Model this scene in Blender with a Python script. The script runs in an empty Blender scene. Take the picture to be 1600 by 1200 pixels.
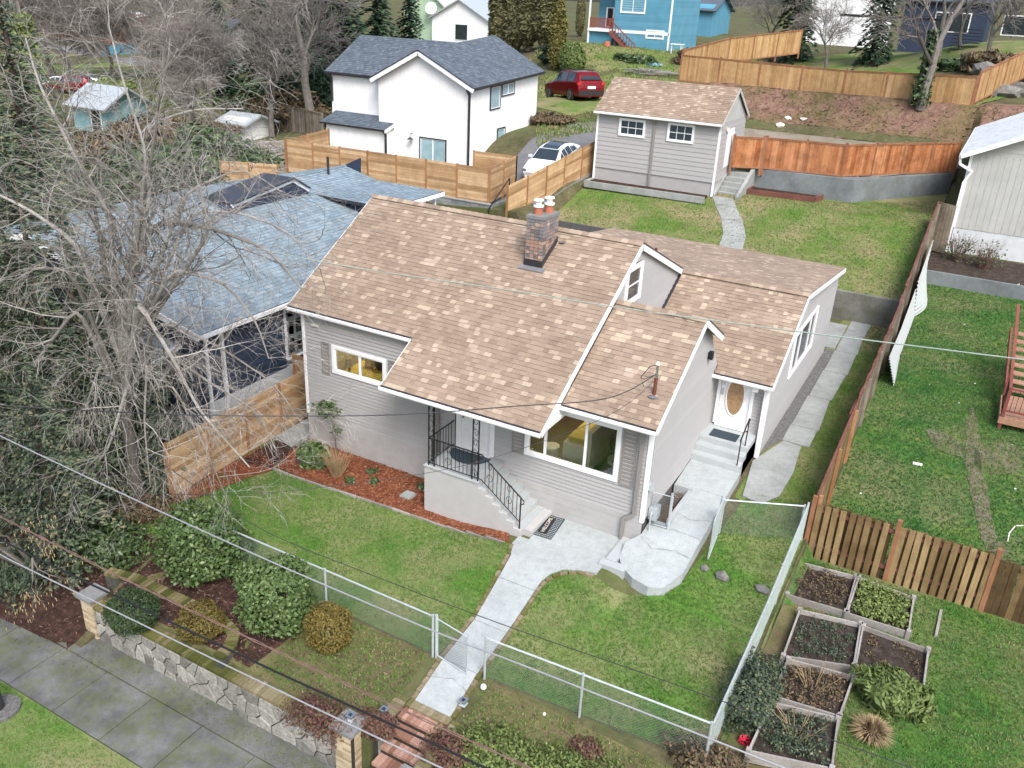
import bpy, math, random
import numpy as np
from math import sin, cos, tan, pi, radians, atan2, hypot, sqrt
from mathutils import Vector, Matrix, Euler
rng = random.Random(7)
SC = bpy.context.scene
COL = SC.collection
# ---------------------------------------------------------------- camera
CX, CY, CZ, YAW, PIT, ROL, FPX = 16.9691, -18.2569, 13.2686, -0.4926, 0.4256, 0.0477, 1348.05
F_ = Vector((sin(YAW)*cos(PIT), cos(YAW)*cos(PIT), -sin(PIT)))
_R = Vector((cos(YAW), -sin(YAW), 0)); _U = _R.cross(F_)
R_ = _R*cos(ROL) + _U*sin(ROL); U_ = -_R*sin(ROL) + _U*cos(ROL)
CAM = Vector((CX, CY, CZ))
cd = bpy.data.cameras.new("camera"); cam = bpy.data.objects.new("camera", cd); COL.objects.link(cam)
cd.sensor_fit = 'HORIZONTAL'; cd.sensor_width = 36; cd.lens = 36*FPX/1600.0; cd.clip_start = 0.2; cd.clip_end = 3000
cam.matrix_world = Matrix(((R_.x, U_.x, -F_.x, CX), (R_.y, U_.y, -F_.y, CY), (R_.z, U_.z, -F_.z, CZ), (0, 0, 0, 1)))
SC.camera = cam
# ---------------------------------------------------------------- sky, sun, exposure
W = bpy.data.worlds.new("World"); SC.world = W; W.use_nodes = True
wn = W.node_tree; wn.nodes.clear()
sky = wn.nodes.new("ShaderNodeTexSky"); sky.sky_type = 'NISHITA'; sky.sun_disc = False
SUN_AZ, SUN_EL = radians(134), radians(50)      # azimuth clockwise from +Y
sky.sun_elevation = SUN_EL; sky.sun_rotation = SUN_AZ; sky.air_density = 1.0; sky.dust_density = 4.0; sky.ozone_density = 1.0
hs = wn.nodes.new("ShaderNodeHueSaturation"); hs.inputs['Saturation'].default_value = 0.95   # overcast: a paler sky
bg = wn.nodes.new("ShaderNodeBackground"); bg.inputs[1].default_value = 0.132
wo = wn.nodes.new("ShaderNodeOutputWorld")
wn.links.new(sky.outputs[0], hs.inputs['Color']); wn.links.new(hs.outputs[0], bg.inputs[0]); wn.links.new(bg.outputs[0], wo.inputs[0])
sd = bpy.data.lights.new("sun", 'SUN'); sd.energy = 1.5; sd.angle = radians(24); sd.color = (1, 0.99, 0.975)
so = bpy.data.objects.new("sun", sd); COL.objects.link(so)
sv = Vector((sin(SUN_AZ)*cos(SUN_EL), cos(SUN_AZ)*cos(SUN_EL), sin(SUN_EL)))
so.rotation_euler = sv.to_track_quat('Z', 'Y').to_euler(); so.location = (0, 0, 60)
SC.view_settings.view_transform = 'Standard'; SC.view_settings.look = 'None'; SC.view_settings.gamma = 1
SC.view_settings.exposure = 1.05; SC.view_settings.use_curve_mapping = False
# ---------------------------------------------------------------- survey helpers: sight lines of the photograph met with real planes
def ray(px, py): return F_ + R_*((px-800)/FPX) - U_*((py-600)/FPX)
def P(px, py, z=0.0):
    d = ray(px, py); return CAM + d*((z-CZ)/d.z)
def PX(px, py, x):
    d = ray(px, py); return CAM + d*((x-CX)/d.x)
def PY(px, py, y):
    d = ray(px, py); return CAM + d*((y-CY)/d.y)
def ss(a, b, t):
    t = np.clip((t-a)/(b-a), 0, 1); return t*t*(3-2*t)
def lin(a, b, t): return np.clip((t-a)/(b-a), 0, 1)
# ---------------------------------------------------------------- terrain height
CTRL = np.array([(-20,21,2.9),(-12,24,2.9),(-7,22,3.0),(-4.5,22,3.4),(-4,25,4.3),(-3.5,29,5.0),(-8,32,5.3),(-11,41,6.3),(-7,46,6.9),(-1,46,7.2),
 (-24,76,8.6),(-27,104,9.6),(0,80,9.6),(20,70,11.5),(30,45,9.5),(25,60,11),(-40,30,2.2),(-55,35,1.8),(-95,70,1.8),(-70,110,5.2),(-60,10,1),
 (-30,4,0.4),(-35,60,5.0),(-20,45,5.2),(-120,100,1.6),(-190,130,1.4),(-60,200,9),(100,200,18),(0,300,18),(-200,300,10),(26,26,3.2),(40,0,1.2),
 (-40,-20,-1.2),(0,-30,-2),(60,100,15),(-300,50,2),(-15,12,1.0),(-25,14,1.4),(60,30,8),(45,80,13)], float)
def far_h(x, y):
    x = np.asarray(x, float); y = np.asarray(y, float)
    num = np.zeros_like(x); den = np.zeros_like(x)
    for cx, cy, cz in CTRL:
        w = 1.0/(((x-cx)**2+(y-cy)**2)**1.6+3.0); num += w*cz; den += w
    return num/den
def ywall(x):      # line of the retaining wall behind the back garden
    return np.interp(x, [-10, 4.9, 5.3, 10.8, 14.9, 18], [29.2, 29.2, 29.2, 29.4, 35.7, 40])
def Hv(x, y):
    x = np.asarray(x, float); y = np.asarray(y, float)
    far = far_h(x, y)
    front = np.interp(y, [-9.2, -8.35, -5.9, -1.5, 3], [-0.75, -0.64, -0.14, 0.04, 0.1])
    front = front + 0.25*ss(6.0, 8.6, x)*ss(-4.6, -1.7, y)*(1-ss(11.0, 11.6, x))
    side = np.interp(y, [-6, -1.3, 3.3, 6, 14, 19.3], [-0.1, 0.12, 0.78, 0.95, 1.0, 1.2])
    front = np.where(x > 11.4, np.where(y > -1.5, side, front), front)
    ry = np.interp(y, [-9, -6, 2.2, 10, 17, 21, 24.9], [-0.6, -0.1, 0.12, 0.8, 1.0, 1.4, 1.8])
    ry = np.where(y > 25.1, np.interp(y, [25.1, 28, 33, 40, 45], [2.4, 2.8, 4.0, 5.6, 8.2]), ry)
    back = np.minimum(2.35+0.25*(y-19.3), 4.15)
    yw = ywall(x)
    yw = yw+.45
    terr = np.interp(y, [29.3, 42.5, 44.8, 50], [5.25, 5.6, 8.0, 8.6])
    z = front
    z = np.where((y > 19.3) | ((y > 16.4) & (x < 11.9)), back, z)
    z = np.where(x > 14.98, ry, z)
    z = np.where((y > yw) & (x < 15.2), terr, z)
    z = np.where((x > 15.2) & (y > 36), np.maximum(terr, ry), z)
    # blend to the far land at the sides and behind
    bx = np.where(y > 17, ss(-2.4, -3.4, x)*0+lin(-2.5, -3.2, x), lin(-1.4, -3.5, x))
    leftz = np.where(y < 18.9, np.interp(y, [-6, 4, 14, 18.9], [-0.3, 0.3, 0.6, 1.0]), far)
    lb = lin(-17.5, -24, x)
    leftz = leftz*(1-lb)+far*lb
    z = z*(1-bx)+leftz*bx
    fb = np.maximum(lin(51, 62, y), lin(24, 34, x))
    z = z*(1-fb)+far*fb
    # street level in front, and the bank at its left end
    bank = np.interp(y, [-8.9, -8.2, -6.3, -5], [-1.6, -1.35, -0.45, -0.3])
    z = np.where((y < -5) & (x < 0.45), bank, z)
    z = np.where((x >= 0.45) & (x < 8.72) & (y < -8.2), -1.6, z)
    z = np.where((x > 8.72) & (x < 10.07) & (y < -7.1), -1.75, z)
    z = np.where((x >= 10.07) & (y < -8.95), -1.6, z)
    z = np.where(y < -13, -1.75, z)
    return z
def H(x, y): return float(Hv(np.array([x]), np.array([y]))[0])
def G(px, py):     # where a sight line meets the ground
    d = ray(px, py); t = 12.0
    ts = np.concatenate([np.arange(12, 60, 0.1), np.arange(60, 420, 0.6)])
    X = CX+d.x*ts; Y = CY+d.y*ts; Z = CZ+d.z*ts
    below = np.nonzero(Z < Hv(X, Y))[0]
    k = below[0] if len(below) else len(ts)-1
    return Vector((X[k], Y[k], Hv(X[k:k+1], Y[k:k+1])[0]))
# ---------------------------------------------------------------- materials
MATS = {}
def _mat(name):
    m = bpy.data.materials.new(name); m.use_nodes = True; nt = m.node_tree
    b = nt.nodes["Principled BSDF"]; MATS[name] = m; return m, nt, b
def ramp(nt, src, stops):
    r = nt.nodes.new("ShaderNodeValToRGB"); cr = r.color_ramp
    while len(cr.elements) < len(stops): cr.elements.new(0.5)
    for e, (p, c) in zip(cr.elements, stops): e.position = p; e.color = (*c, 1)
    nt.links.new(src, r.inputs[0]); return r.outputs[0]
def noise(nt, scale, detail=4, rough=.6, vec=None, dist=0):
    n = nt.nodes.new("ShaderNodeTexNoise"); n.inputs['Scale'].default_value = scale; n.inputs['Detail'].default_value = detail
    n.inputs['Roughness'].default_value = rough; n.inputs['Distortion'].default_value = dist
    if vec is None:
        g = nt.nodes.new("ShaderNodeNewGeometry"); vec = g.outputs['Position']
    nt.links.new(vec, n.inputs['Vector']); return n.outputs['Fac']
def stretch(nt, s):
    g = nt.nodes.new("ShaderNodeNewGeometry"); m = nt.nodes.new("ShaderNodeMapping"); m.inputs['Scale'].default_value = s
    nt.links.new(g.outputs['Position'], m.inputs['Vector']); return m.outputs['Vector']
def mix(nt, a, b, fac, mode='MIX'):
    n = nt.nodes.new("ShaderNodeMix"); n.data_type = 'RGBA'; n.blend_type = mode
    for sock, v in ((n.inputs['A'], a), (n.inputs['B'], b), (n.inputs['Factor'], fac)):
        if hasattr(v, 'links') or hasattr(v, 'is_linked'): nt.links.new(v, sock)
        elif isinstance(v, (int, float)): sock.default_value = v
        else: sock.default_value = (*v, 1)
    return n.outputs['Result']
def bump(nt, b, src, st=.3, d=.02):
    n = nt.nodes.new("ShaderNodeBump"); n.inputs['Strength'].default_value = st; n.inputs['Distance'].default_value = d
    nt.links.new(src, n.inputs['Height']); nt.links.new(n.outputs[0], b.inputs['Normal'])
def dark(c, k): return tuple(x*k for x in c)
def plain(name, c, rough=.7, metal=0, var=.12, scale=6, bmp=0, spec=.5):
    m, nt, b = _mat(name)
    n = noise(nt, scale, 5)
    col = ramp(nt, n, [(.3, dark(c, 1-var)), (.7, tuple(min(1, x*(1+var)) for x in c))])
    oi = nt.nodes.new("ShaderNodeObjectInfo")
    v = nt.nodes.new("ShaderNodeMapRange"); v.inputs['To Min'].default_value = 1-var*.7; v.inputs['To Max'].default_value = 1+var*.5
    nt.links.new(oi.outputs['Random'], v.inputs['Value'])
    hsn = nt.nodes.new("ShaderNodeHueSaturation"); nt.links.new(col, hsn.inputs['Color']); nt.links.new(v.outputs[0], hsn.inputs['Value'])
    nt.links.new(hsn.outputs[0], b.inputs['Base Color'])
    b.inputs['Roughness'].default_value = rough; b.inputs['Metallic'].default_value = metal; b.inputs['Specular IOR Level'].default_value = spec
    if bmp: bump(nt, b, noise(nt, scale*8, 3), bmp)
    return m
def toned(name, stops, rough=.9, grain=60, gamt=.25, bmp=.2, spec=.2, blotch=.12):
    """colour chosen piece by piece through the face attribute 'tone' """
    m, nt, b = _mat(name)
    a = nt.nodes.new("ShaderNodeAttribute"); a.attribute_name = 'tone'
    col = ramp(nt, a.outputs['Fac'], stops)
    n = noise(nt, grain, 2); g = ramp(nt, n, [(.3, (1-gamt,)*3), (.7, (1+gamt*.4,)*3)])
    col = mix(nt, col, g, 1.0, 'MULTIPLY')
    n2 = noise(nt, .9, 4); g2 = ramp(nt, n2, [(.3, (1-blotch,)*3), (.7, (1.0+blotch*.3,)*3)])
    col = mix(nt, col, g2, 1.0, 'MULTIPLY')
    nt.links.new(col, b.inputs['Base Color']); b.inputs['Roughness'].default_value = rough; b.inputs['Specular IOR Level'].default_value = spec
    if bmp: bump(nt, b, n, bmp, .01)
    return m
# roof shingles: tone 0 = cut edge / shadowed laminate, then brown, tan, light
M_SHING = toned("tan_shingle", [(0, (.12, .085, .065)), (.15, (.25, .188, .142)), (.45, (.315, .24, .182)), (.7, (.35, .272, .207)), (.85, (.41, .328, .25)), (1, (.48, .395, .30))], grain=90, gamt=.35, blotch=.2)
M_SHBLUE = toned("blue_grey_shingle", [(0, (.07, .10, .125)), (.15, (.17, .225, .265)), (.6, (.225, .295, .34)), (1, (.29, .37, .42))], grain=90, blotch=.16)
M_SHDARK = toned("charcoal_shingle", [(0, (.03, .04, .05)), (.15, (.07, .09, .115)), (.6, (.105, .13, .16)), (1, (.15, .18, .215))], grain=90)
M_SIDE = toned("greige_siding", [(0, (.12, .12, .12)), (.2, (.355, .352, .352)), (1, (.39, .387, .387))], rough=.6, grain=20, gamt=.04, bmp=0, spec=.35, blotch=.04)  # darkest stop is shade painted on the undersides of the laps
M_NAVY = toned("navy_siding", [(0, (.012, .018, .035)), (.2, (.028, .042, .075)), (1, (.045, .06, .095))], rough=.6, grain=20, gamt=.1, bmp=0)
M_BLUE = toned("blue_siding", [(0, (.05, .16, .24)), (.2, (.09, .27, .38)), (1, (.12, .32, .44))], rough=.6, grain=20, gamt=.1, bmp=0)
M_BW = toned("white_board_siding", [(0, (.45, .46, .47)), (.2, (.76, .77, .78)), (1, (.82, .83, .83))], rough=.6, grain=20, gamt=.04, bmp=0, blotch=.04)
M_GREYB = toned("grey_board_siding", [(0, (.2, .21, .2)), (.2, (.42, .43, .41)), (1, (.47, .475, .45))], rough=.6, grain=20, gamt=.06, bmp=0)
M_GREEN = toned("green_siding", [(0, (.15, .25, .15)), (.2, (.38, .52, .36)), (1, (.42, .56, .4))], rough=.7, grain=20, gamt=.06, bmp=0)
M_WHITE = plain("white_paint", (.78, .79, .80), .45, var=.05)
M_TRIM = plain("white_trim", (.80, .81, .83), .35, var=.03)
M_FOUND = plain("painted_foundation", (.36, .355, .35), .7, var=.07, scale=3, bmp=.15)
M_PORCH = plain("painted_masonry", (.44, .44, .435), .6, var=.05, scale=3, bmp=.15)
M_PAINTC = plain("painted_concrete", (.38, .41, .42), .6, var=.06, scale=2, bmp=.15)
M_SHUT = plain("shutter_grey", (.24, .225, .215), .5, var=.04)
M_BLACK = plain("black_iron", (.018, .018, .02), .4, var=.1, metal=.3)
M_DARKM = plain("black_trim", (.03, .03, .035), .4, var=.1)
M_GALV = plain("galvanised_steel", (.50, .55, .57), .45, metal=.35, var=.12, scale=9)
M_WIRE = plain("galvanised_wire", (.22, .27, .26), .5, metal=.2, var=.15)
M_ROOM = plain("room_wall", (.42, .38, .30), .8, var=.05)
M_FLOORD = plain("dark_wood_floor", (.06, .035, .02), .4, var=.3, scale=12)
M_YELLOW = plain("yellow_throw", (.55, .42, .06), .8, var=.25, scale=8)
M_CREAM = plain("cream_fabric", (.55, .50, .38), .85, var=.1)
M_MAT = plain("dark_blue_mat", (.035, .06, .08), .95, var=.3, scale=30, bmp=.4)
M_RUBBER = plain("rubber", (.015, .015, .016), .8, var=.2)
M_RUST = plain("rusty_pipe", (.12, .035, .02), .8, var=.4, scale=30)
M_TERRA = plain("terracotta", (.42, .14, .08), .85, var=.2, scale=10)
M_LEAD = plain("lead_flashing", (.22, .23, .24), .5, metal=.4, var=.2)
M_PLASTER = plain("plaster_wall", (.55, .58, .60), .85, var=.08, scale=3, bmp=.1)
M_REDP = plain("red_brown_deck_stain", (.20, .055, .04), .7, var=.25, scale=8)
M_WOODD = plain("deck_wood", (.30, .17, .11), .75, var=.25, scale=10)
M_TEAL = plain("teal_paint", (.16, .30, .32), .7, var=.2)
M_REDCAR = plain("red_car_paint", (.17, .004, .008), .22, var=.02, metal=.3)
M_WCAR = plain("white_car_paint", (.80, .82, .84), .2, var=.01)
M_GLASSD = plain("dark_glass", (.02, .03, .035), .06, var=.2, scale=1, spec=.9)
M_GLASSB = plain("sky_glass", (.30, .45, .50), .08, var=.25, scale=.8, spec=.8)
M_TAIL = plain("red_lens", (.45, .02, .015), .2, var=.05)
M_CHROME = plain("bright_metal", (.6, .61, .62), .25, metal=.9, var=.05)
M_PLATE = plain("ivory_board", (.66, .62, .55), .6, var=.08)
M_RED = plain("red_plastic", (.55, .02, .05), .5, var=.1)
M_FOILBUD = plain("tan_catkin", (.42, .32, .14), .8, var=.3)
M_DOORG = plain("amber_etched_glass", (.42, .27, .14), .3, var=.35, scale=9)
m, nt, b = _mat("window_glass"); nt.nodes.remove(b)
tr = nt.nodes.new("ShaderNodeBsdfTransparent"); tr.inputs[0].default_value = (.86, .9, .9, 1)
gl = nt.nodes.new("ShaderNodeBsdfGlossy"); gl.inputs['Roughness'].default_value = .02
lw = nt.nodes.new("ShaderNodeLayerWeight"); lw.inputs[0].default_value = .35
mr = nt.nodes.new("ShaderNodeMapRange"); mr.inputs['To Min'].default_value = .06; mr.inputs['To Max'].default_value = .6
ms = nt.nodes.new("ShaderNodeMixShader")
nt.links.new(lw.outputs['Fresnel'], mr.inputs[0]); nt.links.new(mr.outputs[0], ms.inputs[0]); nt.links.new(tr.outputs[0], ms.inputs[1]); nt.links.new(gl.outputs[0], ms.inputs[2])
nt.links.new(ms.outputs[0], nt.nodes["Material Output"].inputs[0]); M_GLASS = m
def concrete(name, c, moss=.0, stain=.35, sc=1.0):
    m, nt, b = _mat(name)
    n1 = noise(nt, .7*sc, 6, .65); n2 = noise(nt, 40, 3); n3 = noise(nt, 5*sc, 5, .7)
    col = ramp(nt, n1, [(.3, dark(c, 1-stain)), (.62, c)])
    col = mix(nt, col, ramp(nt, n3, [(.3, (.75,)*3), (.65, (1.05,)*3)]), .7, 'MULTIPLY')
    col = mix(nt, col, ramp(nt, n2, [(.3, (.8,)*3), (.7, (1.1,)*3)]), .6, 'MULTIPLY')
    if moss:
        nm = noise(nt, 1.3, 8, .75); f = ramp(nt, nm, [(.5-moss*.1, (0,)*3), (.62, (1,)*3)])
        k = nt.nodes.new("ShaderNodeMath"); k.operation = 'MULTIPLY'; k.inputs[1].default_value = moss; nt.links.new(f, k.inputs[0])
        col = mix(nt, col, (.10, .12, .035), k.outputs[0])
    nt.links.new(col, b.inputs['Base Color']); b.inputs['Roughness'].default_value = .9; b.inputs['Specular IOR Level'].default_value = .25
    bump(nt, b, n2, .35, .01); return m
M_SIDEWALK = concrete("weathered_sidewalk", (.17, .175, .175), .6, .6, 1.4)
M_CONC = concrete("bright_concrete", (.40, .435, .44), .05, .12)
M_OLDC = concrete("old_concrete", (.34, .36, .35), .15, .3)
M_RETW = concrete("retaining_concrete", (.22, .22, .20), .35, .5, 1.5)
M_RETB = concrete("blue_grey_retaining_concrete", (.21, .235, .25), .2, .35)
M_CAP = concrete("pier_cap_stone", (.24, .25, .25), .1, .3, 3)
M_STONE = toned("wall_stone", [(0, (.19, .185, .165)), (.5, (.31, .305, .275)), (1, (.43, .42, .375))], grain=14, gamt=.35, bmp=.5, blotch=.3)
M_MORT = plain("dark_mortar", (.03, .03, .024), .95, var=.3)
M_BRICKC = toned("cream_brick", [(0, (.40, .31, .2)), (.5, (.52, .42, .28)), (1, (.62, .52, .37))], grain=40, bmp=.4, blotch=.2)
M_BRICKM = toned("mossy_brick", [(0, (.07, .08, .02)), (.35, (.14, .135, .045)), (.6, (.21, .18, .10)), (1, (.30, .25, .17))], grain=25, bmp=.5, blotch=.3)
M_BRICKR = toned("red_brick_paver", [(0, (.25, .13, .09)), (.5, (.36, .20, .15)), (1, (.45, .28, .22))], grain=40, bmp=.4, blotch=.2)
M_BRICKCH = toned("mixed_chimney_brick", [(0, (.13, .09, .08)), (.25, (.22, .22, .23)), (.5, (.32, .27, .25)), (.75, (.42, .26, .20)), (1, (.50, .36, .28))], grain=30, gamt=.35, bmp=.5, blotch=.2)
M_BLOCK = toned("grey_block", [(0, (.2, .22, .22)), (1, (.33, .35, .35))], grain=40, bmp=.3)
M_ROCK = toned("basalt_rock", [(0, (.10, .10, .09)), (1, (.24, .235, .22))], grain=9, gamt=.4, bmp=.7, blotch=.4)
def wood(name, stops, grain=(3, 60, 60), rough=.75, stain=.25):
    m, nt, b = _mat(name)
    a = nt.nodes.new("ShaderNodeAttribute"); a.attribute_name = 'tone'
    col = ramp(nt, a.outputs['Fac'], stops)
    n = noise(nt, 1, 4, .65, stretch(nt, grain)); col = mix(nt, col, ramp(nt, n, [(.3, (.68,)*3), (.7, (1.12,)*3)]), .8, 'MULTIPLY')
    n2 = noise(nt, 1.6, 5, .7); col = mix(nt, col, ramp(nt, n2, [(.32, (1-stain, 1-stain*1.1, 1-stain*1.25)), (.6, (1.05,)*3)]), .9, 'MULTIPLY')
    nt.links.new(col, b.inputs['Base Color']); b.inputs['Roughness'].default_value = rough; b.inputs['Specular IOR Level'].default_value = .25
    bump(nt, b, n, .25, .01); return m
M_CEDARY = wood("new_cedar_along_y", [(0, (.33, .20, .10)), (.5, (.48, .31, .165)), (1, (.60, .42, .245))], (60, 3, 60))
M_CEDARX = wood("new_cedar_along_x", [(0, (.36, .22, .11)), (.5, (.52, .34, .18)), (1, (.64, .46, .28))], (3, 60, 60))
M_POSTC = wood("cedar_post", [(0, (.30, .155, .07)), (1, (.42, .235, .115))], (50, 50, 3))
M_CEDARV = wood("amber_cedar_pickets", [(0, (.34, .20, .085)), (.5, (.43, .27, .125)), (1, (.50, .34, .18))], (40, 40, 3))
M_ORANGE = wood("orange_stained_cedar", [(0, (.28, .095, .035)), (.5, (.42, .17, .07)), (1, (.52, .25, .12))], (40, 40, 3), stain=.5)
M_DARKF = wood("weathered_brown_pickets", [(0, (.10, .065, .03)), (.5, (.22, .15, .07)), (1, (.36, .26, .13))], (40, 40, 3), stain=.4)
M_ORPOST = wood("orange_fence_post", [(0, (.28, .13, .07)), (1, (.36, .18, .10))], (40, 40, 3), stain=.3)
M_GREYF = wood("weathered_grey_boards", [(0, (.13, .11, .085)), (.5, (.21, .18, .14)), (1, (.30, .27, .22))], (40, 40, 3), stain=.4)
M_GREYT = wood("grey_timber", [(0, (.25, .235, .22)), (1, (.38, .365, .345))], (20, 20, 20), stain=.25)
M_REDT = wood("red_painted_timber", [(0, (.13, .05, .042)), (1, (.22, .095, .075))], (20, 20, 20), stain=.4)
M_BARK = wood("grey_bark", [(0, (.10, .09, .08)), (.5, (.17, .155, .14)), (1, (.25, .235, .215))], (9, 9, 3), .95, .3)
M_BARKL = wood("pale_lichen_bark", [(0, (.15, .14, .125)), (.5, (.29, .275, .26)), (1, (.47, .46, .445))], (12, 12, 12), .95, .35)
M_BARKB = wood("brown_bark", [(0, (.09, .065, .05)), (1, (.17, .125, .10))], (9, 9, 3), .95, .3)
M_TWIGB = plain("red_brown_twigs", (.17, .10, .085), .9, var=.3)
M_TWIGG = plain("grey_twigs", (.19, .175, .16), .9, var=.3)
def leafm(name, stops, rough=.6, spec=.3):
    return toned(name, stops, rough=rough, grain=5, gamt=.15, bmp=0, spec=spec, blotch=.15)
M_LAUREL = leafm("laurel_leaf", [(0, (.03, .06, .018)), (.5, (.07, .12, .035)), (.85, (.12, .18, .06)), (1, (.2, .25, .11))], .5, .35)
M_JUNI = leafm("clipped_dark_green_leaf", [(0, (.02, .04, .014)), (.6, (.04, .075, .028)), (1, (.08, .12, .045))])
M_GOLD = leafm("golden_green_leaf", [(0, (.05, .04, .012)), (.5, (.12, .095, .022)), (1, (.22, .17, .04))])
M_GOLDC = leafm("olive_gold_conifer", [(0, (.07, .07, .02)), (.6, (.15, .14, .04)), (1, (.26, .24, .08))], .8)
M_ARBOR = leafm("olive_arborvitae", [(0, (.08, .085, .04)), (.6, (.15, .145, .07)), (1, (.24, .225, .12))], .8)
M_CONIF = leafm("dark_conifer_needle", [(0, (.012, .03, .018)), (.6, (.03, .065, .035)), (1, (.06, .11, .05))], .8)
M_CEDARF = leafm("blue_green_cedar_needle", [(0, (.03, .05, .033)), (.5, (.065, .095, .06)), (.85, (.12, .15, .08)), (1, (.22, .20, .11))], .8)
M_BRUSH = leafm("brown_undergrowth", [(0, (.05, .045, .03)), (.5, (.12, .09, .055)), (.8, (.22, .15, .09)), (1, (.12, .16, .05))], .9)
M_IVY = leafm("ivy_leaf", [(0, (.02, .045, .02)), (1, (.10, .16, .05))], .4, .5)
M_LIME = leafm("yellow_green_leaf", [(0, (.07, .11, .03)), (1, (.24, .30, .09))])
M_HEATH = leafm("purple_brown_heath", [(0, (.07, .035, .03)), (.6, (.15, .075, .06)), (1, (.12, .13, .05))], .9)
M_STRAW = leafm("straw_grass", [(0, (.22, .15, .08)), (1, (.45, .34, .2))], .9)
def ground(name, stops, sc=1.2, fine=18, dry=None, dryamt=.5, bm=.5, dsc=.45):
    m, nt, b = _mat(name)
    n = noise(nt, sc, 8, .72, None, .4); col = ramp(nt, n, stops)
    nf = noise(nt, fine, 4, .8); col = mix(nt, col, ramp(nt, nf, [(.25, (.4,)*3), (.75, (1.45,)*3)]), .85, 'MULTIPLY')
    if dry:
        nd = noise(nt, dsc, 6, .68); f = ramp(nt, nd, [(.42, (0,)*3), (.66, (dryamt,)*3)]); col = mix(nt, col, dry, f)
    vf = noise(nt, 70, 2); col = mix(nt, col, ramp(nt, vf, [(.3, (.75,)*3), (.7, (1.2,)*3)]), .7, 'MULTIPLY')
    nt.links.new(col, b.inputs['Base Color']); b.inputs['Roughness'].default_value = .95; b.inputs['Specular IOR Level'].default_value = .1
    bump(nt, b, nf, bm, .05); return m
M_LAWN = ground("front_lawn", [(.3, (.045, .145, .02)), (.5, (.085, .185, .032)), (.72, (.165, .22, .065))], .8, 13, (.25, .225, .125), .85, dsc=.38)
M_LAWNB = ground("back_lawn", [(.3, (.06, .15, .02)), (.5, (.11, .18, .04)), (.72, (.19, .215, .075))], .8, 13, (.27, .215, .13), .95, dsc=.3)
M_LAWNR = ground("neighbour_lawn", [(.3, (.03, .10, .025)), (.5, (.06, .145, .03)), (.72, (.15, .19, .05))], 1.3, 9, (.20, .17, .10), .7, dsc=.4)
M_GARD = ground("garden_ground", [(.3, (.08, .10, .03)), (.5, (.14, .14, .06)), (.7, (.19, .15, .09))], 1.5, 22, (.10, .075, .05), .8, dsc=.7)
M_MULCH = ground("bark_mulch", [(.3, (.13, .04, .022)), (.5, (.24, .085, .045)), (.7, (.34, .14, .08))], 6, 30, bm=.9)
M_DMULCH = ground("dark_mulch", [(.3, (.03, .02, .015)), (.5, (.06, .035, .028)), (.7, (.13, .075, .06))], 5, 30, bm=.9)
M_SOIL = ground("dark_soil", [(.3, (.035, .027, .022)), (.5, (.065, .05, .042)), (.7, (.11, .09, .075))], 5, 30, bm=.9)
M_GRAVEL = ground("grey_gravel", [(.3, (.10, .10, .10)), (.5, (.19, .19, .185)), (.7, (.30, .30, .29))], 12, 40, bm=.9)
M_DIRT = ground("dirt_road", [(.3, (.20, .165, .13)), (.5, (.28, .24, .20)), (.7, (.33, .30, .26))], .8, 14, (.14, .15, .06), .5, dsc=.35)
M_BANK = ground("leafy_bank", [(.3, (.08, .055, .04)), (.5, (.20, .12, .09)), (.7, (.28, .185, .145))], 1.6, 9, (.10, .11, .03), .6, dsc=.5)
M_FAR = ground("rough_ground", [(.3, (.05, .055, .025)), (.5, (.10, .09, .05)), (.7, (.15, .12, .075))], .5, 5, (.10, .13, .045), .7, dsc=.15)
M_ASPH = ground("asphalt", [(.3, (.13, .135, .14)), (.7, (.2, .2, .205))], .8, 30, bm=.3)
M_SHEATH = plain("lap_shade_sheathing", (.10, .095, .095), .9)  # wall core coloured dark so board gaps read as lap shadow lines
M_MOSS = ground("moss", [(.3, (.05, .07, .01)), (.7, (.16, .18, .03))], 5, 30)
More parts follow.
